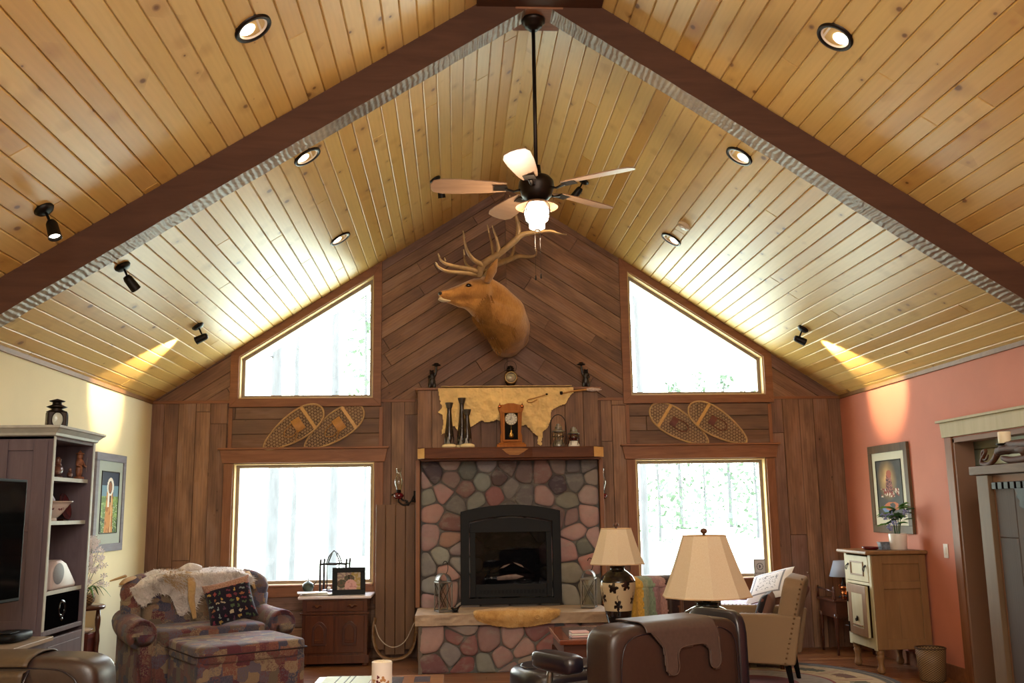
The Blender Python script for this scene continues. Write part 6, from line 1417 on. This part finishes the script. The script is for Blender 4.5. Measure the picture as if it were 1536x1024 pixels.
RT_ = t.rotation_euler.z
M2 = Matrix.Translation((2.65, 8.38, .60)) @ Matrix.Rotation(RT_, 4, 'Z') @ Matrix.Rotation(radians(-20), 4, 'X')
pillow('throw_pillow', M2, .38, .34, .13, lambda u, v: C('#6a3a2c') if mnoise.noise(Vector((u*9, v*9, 3))) > .38 else C('#1e1518'), 'dark brown throw pillow on the tan linen armchair')
# second window-side chair with quilt and white pillow
t = thing('armchair', (2.85, 9.40, 0), 'low maroon armchair under the right window covered with a pale quilt', 'armchair', RT_)
mb = MB(); mb.sbox((0, -.02, .30), (.66, .70, .42), .2, 28); part('seat_base', mb, flat('maroon_fabric', '#4a2420', .85, 0, .2, 60), t, smooth=True)
mb = MB(); Q = T(0, .30, .40, rx=radians(-30)); mb.sbox((0, 0, .17), (.66, .13, .44), .3, 28, M4=Q); part('backrest', mb, flat('maroon_back', '#5a2c22', .85, 0, .2, 60), t, smooth=True)
for a in (-1, 1):
    for b in (-1, 1): mb = MB(); mb.lathe([(.018, 0), (.025, .12)], (a*.28, b*.28, 0), 12); part('leg', mb, 'walnut', t, smooth=True)
t = thing('quilt', (2.80, 9.38, .52), 'folded pale lavender and white quilt lying on the maroon chair seat', 'quilt', RT_)
mb = MB(); mb.grid(lambda u, v: (-.34+.68*u, -.40+.58*v, .035-.05*max(0, .1-v)*8*.8+.012*mnoise.noise(Vector((u*6, v*6, 0)))), 40, 40, colfn=lambda u, v: C('#e2d8e4') if (int(u*8)+int(v*8)) % 2 else C('#b8a4b4')); part('quilted_top', mb, 'paintcloth', t, smooth=True, solid=.03)
mb = MB(); mb.box((-.33, -.40, .0), (.33, .15, .014)); part('lower_fold', mb, 'petal', t, bevel=.006)
M3 = Matrix.Translation((3.00, 9.28, .735)) @ Matrix.Rotation(RT_+.85, 4, 'Z') @ Matrix.Rotation(radians(-48), 4, 'X') @ Matrix.Rotation(radians(-22), 4, 'Y')
pillow('white_pillow', M3, .46, .40, .10, lambda u, v: C('#8a8a90') if (.12 < u < .88 and .12 < v < .88 and not (.17 < u < .83 and .17 < v < .83)) or (abs(mnoise.noise(Vector((u*14, v*14, 3)))) < .05 and .25 < u < .75 and .25 < v < .75) else C('#eceaea'), 'white printed pillow with grey border leaning on the maroon chair back', back=flat('pillow_rust_edge', '#8a4a40', .9))
p = Y(1140, 866, 10.40); t = thing('sill_card', (p.x, 10.38, .742), 'small grey framed card with round emblem standing on the right window sill', 'card')
mb = MB(); mb.box((-.066, 0, 0), (.066, .012, .185)); part('card_frame', mb, 'chrome', t, bevel=.002)
mb = MB(); mb.grid(lambda u, v: (-.056+.112*u, -.001, .01+.165*v), 40, 50, colfn=lambda u, v: C('#5a5c66') if (.26 < hypot(u-.5, (v-.6)*1.4) < .32 or (hypot(u-.45, (v-.6)*1.3) < .13 and u > .4) or (.12 < v < .22 and int(u*14) % 2)) else C('#c6c8c8')); mb.norm = False; part('card_face', mb, 'paint', t)

# ------------------------------------------------------------------ round rug
t = thing('round_rug', (2.55, 8.42, 0), 'round pine-cone patterned rug with dark border under the tan armchair', 'rug')
def rugcol(u, v):
    r = u; a = v*2*pi; x, y = r*cos(a)*1.2, r*sin(a)*1.2; n_ = mnoise.noise(Vector((x*14, y*14, 0)))
    if r > .96: return C('#2a211e')
    if r > .94: return C('#8a7a62')
    if r > .90: return C('#35362c')
    if r > .885: return C('#a08868')
    if r > .56:
        k = (a/(2*pi)*14) % 1-.5; rr = r-.73
        if abs(k) < .30+.05*n_ and abs(rr) < .055+.03*n_: return C('#4c5240') if int(a/(2*pi)*14) % 2 else C('#6a4438')
        if abs(abs(k)-.46) < .03 and abs(rr) < .13: return C('#b08878')
        return C('#c8b898') if n_ > -.2 else C('#b8a684')
    if r > .53: return C('#8a2a38')
    if r > .30: return C('#a8a2a4') if n_ > -.1 else C('#9a9698')
    return C('#8a1c34')
mb = MB(); mb.grid(lambda u, v: (1.2*u*cos(2*pi*v), 1.2*u*sin(2*pi*v), .012), 90, 300, colfn=rugcol); mb.norm = False; part('pile', mb, 'paintcloth', t)
mb = MB(); mb.lathe([(1.2, .001), (1.208, .006), (1.2, .012)], seg=120, cap=False); part('bound_edge', mb, 'leatherdark', t, smooth=True)

# ------------------------------------------------------------------ pine cupboard by the salmon wall
HX, HY0, HY1 = 3.75, 8.69, 9.28
t = thing('pine_cupboard', (4.0, 8.98, 0), 'old stripped pine cupboard with one drawer, one door and turned legs by the salmon wall', 'cabinet')
def hb(nm, a, b, m_='pine', bev=.003, par=None):
    mb = MB(); mb.box(a, b)
    return part(nm, mb, m_, t, world=True, bevel=bev) if par is None else par_build(nm, mb, m_, par, bev)
s1 = hb('side_panel', (HX+.005, HY0, .21), (4.255, HY0+.02, 1.035))
for a, b in (((HX+.005, HY0-.014, .21), (HX+.10, HY0, 1.035)), ((4.19, HY0-.014, .21), (4.255, HY0, 1.035)), ((HX+.10, HY0-.0135, .955), (4.19, HY0, 1.035)), ((HX+.10, HY0-.0135, .735), (4.19, HY0, .80)), ((HX+.10, HY0-.0135, .21), (4.19, HY0, .30)), ((3.985, HY0-.006, .30), (3.989, HY0, .735))): hb('panel_rail', a, b, 'pine', .004, s1)
hb('far_side_panel', (HX+.005, HY1-.02, .21), (4.255, HY1, 1.035)); hb('back_panel', (4.24, HY0, .21), (4.255, HY1, 1.035)); hb('bottom_board', (HX+.005, HY0, .21), (4.25, HY1, .23))
mb = MB(); mb.box((HX-.004, HY0, .20), (HX+.012, HY0+.055, 1.035)); mb.box((HX-.004, HY1-.055, .20), (HX+.012, HY1, 1.035)); mb.box((HX-.003, HY0+.05, .21), (HX+.012, HY1-.05, .30)); mb.box((HX-.003, HY0+.05, .76), (HX+.012, HY1-.05, .785)); part('face_frame', mb, 'pinepale', t, world=True, bevel=.003)
mb = MB(); mb.box((HX-.06, HY0-.045, 1.038), (4.268, HY1+.045, 1.072)); part('cupboard_top', mb, 'pine', t, world=True, bevel=.013, seg=4)
d = hb('drawer', (HX-.008, HY0+.055, .79), (HX+.02, HY1-.055, 1.02), 'pinepale')
for a, b in (((HX-.016, 8.84, .955), (HX-.008, 9.13, .97)), ((HX-.016, 8.84, .84), (HX-.008, 9.13, .855)), ((HX-.016, 8.84, .855), (HX-.008, 8.855, .955)), ((HX-.016, 9.115, .855), (HX-.008, 9.13, .955))): hb('drawer_moulding', a, b, 'pine', .002, d)
for y_ in (8.79, 9.18):
    mb = MB(); mb.tube([(HX-.014, y_, .91+.028), (HX-.03, y_-.02, .91), (HX-.03, y_, .885), (HX-.03, y_+.02, .91), (HX-.014, y_, .938)], .004, 6, smooth=3); mb.ell((HX-.012, y_, .935), (.006, .012, .012), seg=8); par_build('drop_pull', mb, 'bronze', d, 0)
Q = T(HX-.006, HY1-.055, 0, rz=radians(-3))
mb = MB(); mb.box((-.012, -.475, .305), (.012, 0, .755), M4=Q); dd = part('door', mb, 'pinepale', t, world=True, bevel=.003)
mb = MB(); mb.box((-.015, -.475, .305), (-.011, -.38, .755), M4=Q); mb.box((-.015, -.10, .305), (-.011, 0, .755), M4=Q); mb.box((-.0145, -.39, .68), (-.011, -.09, .755), M4=Q); mb.box((-.0145, -.39, .305), (-.011, -.09, .375), M4=Q); mb.box((-.024, -.36, .392), (-.012, -.12, .402), M4=Q); par_build('door_frame', mb, 'pine', dd, .003)
mb = MB(); mb.ell((-.02, -.24, .455), (.008, .015, .025), Q, 12); mb.tube([Q @ Vector(v) for v in ((-.022, -.24, .46), (-.035, -.24, .45), (-.03, -.24, .43))], .005, 6); par_build('escutcheon', mb, 'bronze', dd, 0)
mb = MB(); 
for z in (.36, .63): mb.tube([Q @ Vector(v) for v in ((-.012, -.02, z), (-.03, .02, z+.004), (-.03, .05, z))], .007, 6, flat=.5); mb.tube([Q @ Vector(v) for v in ((-.02, -.02, z-.045), (-.02, -.02, z+.045))], .006, 6)
par_build('iron_hinge', mb, 'iron', dd, 0)
for x, y_ in ((HX+.045, HY0+.045), (HX+.045, HY1-.045), (4.20, HY0+.045), (4.20, HY1-.045)):
    mb = MB(); mb.lathe([(.022, 0), (.034, .015), (.036, .035), (.026, .06), (.024, .10), (.034, .135), (.036, .15), (.028, .16), (.036, .17), (.036, .21)], (x-4.0, y_-8.98, 0), 20); part('turned_leg', mb, 'pine', t, smooth=True)
CTZ = 1.072
t = thing('ruby_dish', (3.86, 8.92, CTZ), 'flat dark red glass dish on the pine cupboard', 'dish'); mb = MB(); mb.lathe([(.0, 0), (.055, 0), (.078, .02), (.08, .026), (.07, .022), (.05, .010), (.0, .008)], seg=32); part('dish_body', mb, 'red', t, smooth=True); mb = MB(); mb.lathe([(.077, .024), (.081, .028), (.078, .029)], seg=32, cap=False); part('rim', mb, 'red', t, smooth=True)
t = thing('blue_planter', (4.02, 8.92, CTZ), 'small blue and grey patterned oblong box on the pine cupboard', 'box')
mb = MB(); mb.prism([(-.065, 0), (.065, 0), (.08, .065), (-.08, .065)], 'y', -.04, .04); part('box_body', mb, flat('blue_grey_pattern', '#6c7480', .5, 0, .5, 45), t, bevel=.004); mb = MB(); mb.box((-.082, -.043, .062), (.082, .043, .07)); part('rim', mb, flat('grey_rim', '#5a6068', .5), t, bevel=.002)
t = thing('flower_pot', (4.10, 8.86, CTZ), 'white ceramic pot of green leaves and lavender blossoms on the pine cupboard', 'potted plant')
mb = MB(); mb.lathe([(.068, 0), (.074, .005), (.082, .14), (.080, .148), (.076, .146), (.07, .13), (.0, .13)], seg=32); part('pot', mb, 'china', t, smooth=True)
ms = MB(); ml = MB(); md = MB(); mf = MB()
def leaf(m_, a, dirv, L, w_):
    dirv = dirv.normalized(); sd_ = dirv.cross(Vector((0, 0, 1))).normalized()*w_; up_ = Vector((0, 0, .15*L))
    m_.add([a, a+dirv*L*.35+sd_+up_*.5, a+dirv*L*.35-sd_+up_*.5, a+dirv*L*.72+sd_*.8+up_*.5, a+dirv*L*.72-sd_*.8+up_*.5, a+dirv*L, a+dirv*L*.35+up_, a+dirv*L*.72+up_], [(0, 1, 6), (0, 6, 2), (1, 3, 7, 6), (6, 7, 4, 2), (3, 5, 7), (7, 5, 4)])
for k in range(9):
    a = k*.7; e_ = Vector((.05*cos(a), .04*sin(a), .30+.05*sin(k*2.1))); ms.tube([(.02*cos(a), .02*sin(a), .12), e_*.6+Vector((0, 0, .06)), e_], .0035, 5, smooth=3)
    for j in range(3): b = a+j*2.1+rng.uniform(-.3, .3); leaf(ml if k % 2 else md, e_+Vector((0, 0, rng.uniform(-.04, .04))), Vector((cos(b), .6*sin(b), rng.uniform(-.25, .25))), rng.uniform(.10, .17), .028)
for dx, dz in ((-.10, .215), (-.13, .30), (.07, .33), (-.04, .25), (-.07, .31)):
    for j in range(26):
        c = Vector((dx+rng.uniform(-.03, .03), rng.uniform(-.08, -.02), dz+rng.uniform(-.025, .025))); d1 = Vector((rng.uniform(-1, 1), rng.uniform(-.5, .5), rng.uniform(-1, 1)))*.018; d2 = Vector((rng.uniform(-1, 1), rng.uniform(-.5, .5), rng.uniform(-1, 1)))*.018; mf.add([c, c+d1, c+d1+d2, c+d2], [(0, 1, 2, 3)])
leaf(ml, Vector((0, -.05, .36)), Vector((-1, -.2, .05)), .22, .05); leaf(ml, Vector((-.03, -.05, .37)), Vector((1, -.2, .15)), .15, .05); leaf(md, Vector((.05, -.02, .33)), Vector((1, 0, -.1)), .12, .03)
part('stems', ms, 'darkgreen', t); part('bright_leaves', ml, 'green', t); part('dark_leaves', md, 'darkgreen', t); part('blossoms', mf, 'bluepetal', t)
# corner stand, lamp, copper pot
t = thing('corner_stand', (4.02, 10.02, 0), 'dark walnut stand with low gallery rail in the right corner behind the cupboard', 'table')
mb = MB(); mb.box((-.21, -.24, .52), (.21, .24, .54)); part('table_top', mb, 'walnut', t, bevel=.004)
mb = MB(); mb.box((-.185, -.22, .36), (.185, .22, .52)); part('apron', mb, 'walnut', t, bevel=.003)
for a in (-1, 1):
    for b in (-1, 1): mb = MB(); mb.lathe([(.012, 0), (.018, .2), (.022, .36), (.024, .40)], (a*.18, b*.20, 0), 12); part('leg', mb, 'walnut', t, smooth=True)
mb = MB()
for a in (-1, 1): mb.lathe([(.016, .54), (.020, .56), (.013, .60), (.018, .63), (.012, .645), (.018, .66), (.0, .675)], (a*.195, -.22, 0), 12)
mb.tube([(-.195, -.22, .62), (-.195, .22, .64)], .010, 8); mb.tube([(-.195, .22, .54), (-.195, .22, .66)], .014, 8); part('gallery_rail', mb, 'walnut', t, smooth=True)
t = thing('small_lamp', (4.03, 10.05, .54), 'small lamp with a bluish white shade on the corner stand', 'lamp')
mb = MB(); mb.lathe([(.055, 0), (.06, .012), (.02, .03), (.035, .08), (.03, .13), (.012, .17), (.010, .36)], seg=20); part('lamp_base', mb, 'bronze', t, smooth=True)
mb = MB(); mb.lathe([(.135, .215), (.085, .375)], seg=28, cap=False)
def ws():
    n = NT('white_shade'); p_ = n.n('ShaderNodeBsdfDiffuse'); p_.inputs[0].default_value = C('#cfdcec'); q_ = n.n('ShaderNodeBsdfTranslucent'); q_.inputs[0].default_value = C('#cfdcec'); x = n.n('ShaderNodeMixShader'); x.inputs[0].default_value = .4; n.l(p_.outputs[0], x.inputs[1]); n.l(q_.outputs[0], x.inputs[2]); n.l(x.outputs[0], n.out.inputs[0]); return n.m
part('lamp_shade', mb, ws(), t, smooth=True, solid=.002)
t = thing('copper_pot', (3.99, 9.88, .54), 'shiny copper pot with a small handle in front of the small lamp', 'pot')
mb = MB(); mb.lathe([(.05, 0), (.058, .005), (.058, .05), (.061, .055), (.058, .06), (.058, .11), (.063, .125), (.055, .13), (.0, .135)], seg=28); part('pot_body', mb, 'copper', t, smooth=True)
mb = MB(); mb.tube([(-.055, 0, .10), (-.075, 0, .125), (-.07, -.0, .145), (-.05, 0, .14)], .004, 6, smooth=3); part('handle', mb, 'copper', t, smooth=True)
t = thing('waste_basket', (4.06, 8.33, 0), 'round woven wicker waste basket beside the pine cupboard', 'basket')
mb = MB(); mb.lathe([(.095, 0), (.105, .02), (.115, .15), (.125, .27), (.118, .268), (.10, .03), (.0, .02)], seg=40, uvk=(52, 110)); part('woven_body', mb, 'wicker', t, smooth=True)
mb = MB(); mb.tube([(.122*cos(i*pi/20), .122*sin(i*pi/20), .272) for i in range(40)], .007, 8, closed=True); part('braided_rim', mb, 'wicker', t, smooth=True)
# armoire in the passage with driftwood candle piece
def arm(mb):
    K = .848; mb.v = [(min(x-.67, 4.245), y*K, .02 if z < .1 else 1.49+(z-1.49)*K) for x, y, z in mb.v]
t = thing('rustic_armoire', (4.05, 6.05, 0), 'rustic plank armoire with iron ring pull in front of the doorway, right edge of view', 'armoire')
mb = MB(); mb.rndmode = True; mb.box((4.54, 6.05, .02), (5.25, 8.22, 1.72), col=(.2, .4, .4)); arm(mb); part('carcass', mb, 'wall', t, world=True)
mb = MB(); mb.box((4.49, 6.0, 1.725), (5.27, 8.25, 1.80)); arm(mb); part('top_plank', mb, wood('worn_plank', '#5c4634', '#7c6248', .55, 'Y', 4, .2), t, world=True, bevel=.006)
mb = MB(); mb.box((4.50, 7.98, .02), (4.54, 8.16, 1.72)); arm(mb); part('stile', mb, wood('pale_stile', '#66503a', '#7a6248', .55, 'Z', 4, .2), t, world=True, bevel=.004)
mb = MB(); mb.rndmode = True; boards(mb, [(6.1, .06), (7.93, .06), (7.93, 1.66), (6.1, 1.66)], pi/2, .28, lambda p, d: (4.535-d, p[0], p[1]), .004, (.012, .012), .004, (2, 3)); arm(mb); dr = part('door', mb, 'door', t, world=True)
mb = MB()
for k in range(22): mb.box((4.505, 7.88-k*.09, 1.60), (4.524, 7.88-k*.09+.06, 1.655))
arm(mb); par_build('tin_band', mb, M['iron'], dr, .002)
mb = MB(); c0 = Vector((4.515, 7.55, 1.56))
pts = [(7.62, 1.60), (7.58, 1.56), (7.60, 1.53), (7.55, 1.50), (7.57, 1.46), (7.50, 1.43), (7.52, 1.38), (7.46, 1.36), (7.40, 1.30), (7.30, 1.60)]
mb.prism(pts, 'x', 4.505, 4.524); mb.prism([(7.52, 1.10), (7.56, 1.20), (7.50, 1.30), (7.44, 1.22), (7.42, 1.12), (7.47, 1.02)], 'x', 4.505, 4.524); arm(mb); par_build('iron_scrollwork', mb, 'iron', dr, .003)
mb = MB(); mb.tube([(4.49, 7.48+.05*sin(a), 1.02+.08*cos(a)) for a in [i*2*pi/28 for i in range(28)]], .008, 8, closed=True); mb.ell((4.50, 7.48, 1.11), (.02, .03, .03)); arm(mb); par_build('ring_pull', mb, 'iron', dr, 0)
t = thing('driftwood_sculpture', (3.96, 6.67, 1.754), 'gnarled driftwood candle holder with curling end on top of the armoire', 'sculpture'); t.scale = (.86, .86, .86)
mb = MB(); mb.tube([(0, .33, .10), (0, .36, .065), (0, .40, .06), (0, .43, .09), (0, .41, .13), (0, .36, .135), (0, .33, .10), (0, .345, .04), (0, .38, .022)][:6]+[(0, .45, .05), (0, .41, .022), (0, .33, .02), (0, .25, .05), (0, .19, .10)], [.006, .009, .011, .013, .015, .014]+[.018, .02, .022, .024, .028], 10, smooth=4); part('curled_root', mb, 'drift', t, smooth=True)
mb = MB()
for k in range(9): a0 = rng.uniform(.05, .18); mb.tube([(rng.uniform(-.03, .03), .20-.02*k, .10+.01*k), (rng.uniform(-.04, .04), .05-.08*k, .13+.02*sin(k)), (rng.uniform(-.04, .04), -.10-.10*k*.6, .10+.05*sin(k*2))], [.02, .045, .012], 8, smooth=4)
mb.tube([(0, .12, .06), (0, -.05, .03), (0, -.35, .04), (0, -.7, .03)], [.02, .035, .04, .02], 8, smooth=3); part('gnarled_body', mb, 'drift', t, smooth=True)
mb = MB(); mb.lathe([(.0, 0), (.06, .0), (.075, .012), (.07, .014), (.0, .008)], (0, .06, .165), 24); part('candle_pan', mb, 'iron', t, smooth=True)
t = thing('pillar_candle', (3.96, 6.722, 1.906), 'short cream pillar candle on the driftwood holder', 'candle'); t.scale = (.86, .86, .86); mb = MB(); mb.lathe([(.048, 0), (.05, .003), (.05, .095), (.045, .1), (.0, .094)], seg=28); part('wax', mb, 'wax', t, smooth=True); mb = MB(); mb.tube([(0, 0, .09), (.001, 0, .105)], .0015, 5); part('wick', mb, 'black', t)

# ------------------------------------------------------------------ coffee table at the bottom edge
t = thing('coffee_table', (-.46, 5.85, 0), 'wooden coffee table with inlaid top at the bottom edge of the view', 'table')
ct = wood('golden_oak_top', '#8a5428', '#ab7238', .3, 'X', 4, .05, .2)
mb = MB(); mb.box((-.42, -.65, .41), (.385, .68, .445)); tp = part('table_top', mb, ct, t, bevel=.006)
mb = MB(); mb.box((.20, .40, .446), (.30, .60, .4465)); mb.box((-.05, .0, .446), (.13, .60, .4465)); mb.build('slate_inlay', flat('slate_tile', '#4a4650', .25, 0, .3, 10), tp)
for a in (-.37, .33):
    for b in (-.6, .62): mb = MB(); mb.box((a-.03, b-.03, 0), (a+.03, b+.03, .41)); part('leg', mb, 'walnut', t, bevel=.003)
mb = MB(); mb.box((-.38, -.6, .34), (.345, .63, .41)); part('apron', mb, 'walnut', t, bevel=.003)
p = Y(573, 990, 5.98); t = thing('pillar_candle', (p.x, 5.98, .452), 'fat white pillar candle printed with autumn leaves on the coffee table', 'candle')
def canc(u, v):
    for a, b, r, c in ((.70, .30, .11, '#6a2c30'), (.78, .42, .12, '#c08a5a'), (.86, .28, .10, '#b07a50'), (.62, .36, .09, '#c89a6a'), (.70, .50, .07, '#6a3034')):
        x, y = (u-a)*2.4, v-b; ang = math.atan2(y, x); rr = hypot(x, y)
        if rr < r*(.35+.65*abs(cos(1.5*ang+a*9))): return C(c)
    return C('#f4ebe2')
mb = MB(); mb.grid(lambda u, v: (.06*cos(2*pi*u), .06*sin(2*pi*u), .16*v), 120, 60, colfn=canc); mb.norm = False; w_ = part('wax_wall', mb, 'paint', t, smooth=True)
mb = MB(); mb.lathe([(.06, .16), (.054, .163), (.045, .155), (.0, .152)], seg=36, cap=False); mb.tube([(0, 0, .15), (.002, 0, .166)], .002, 5); part('wax_top', mb, 'wax', t, smooth=True)
t = thing('candle_tray', (p.x, 5.98, .446), 'dark round tray under the printed pillar candle', 'tray'); mb = MB(); mb.lathe([(.0, 0), (.10, 0), (.105, .006), (.09, .006), (.0, .005)], seg=32); part('tray_body', mb, 'leatherdark', t, smooth=True); mb = MB(); mb.tube([(.103*cos(i*pi/18), .103*sin(i*pi/18), .006) for i in range(36)], .003, 6, closed=True); part('rim', mb, 'bronze', t)
t = thing('open_book', (-.72, 6.26, .446), 'pale printed sheet with dark ruled lines lying on the coffee table left of the candle', 'paper', -.05)
mb = MB(); mb.grid(lambda u, v: (-.12+.30*u, -.22+.48*v, .002), 60, 40, colfn=lambda u, v: C('#3a4a3c') if (abs(u-.3) < .012 or abs(u-.5) < .012 or abs(u-.62) < .012 or (abs(v-.85) < .012 and .3 < u < .62)) else C('#cfe0cc')); mb.norm = False; part('printed_page', mb, 'paint', t)
mb = MB(); mb.box((-.12, -.22, 0), (.18, .26, .0015)); part('lower_page', mb, 'label', t)
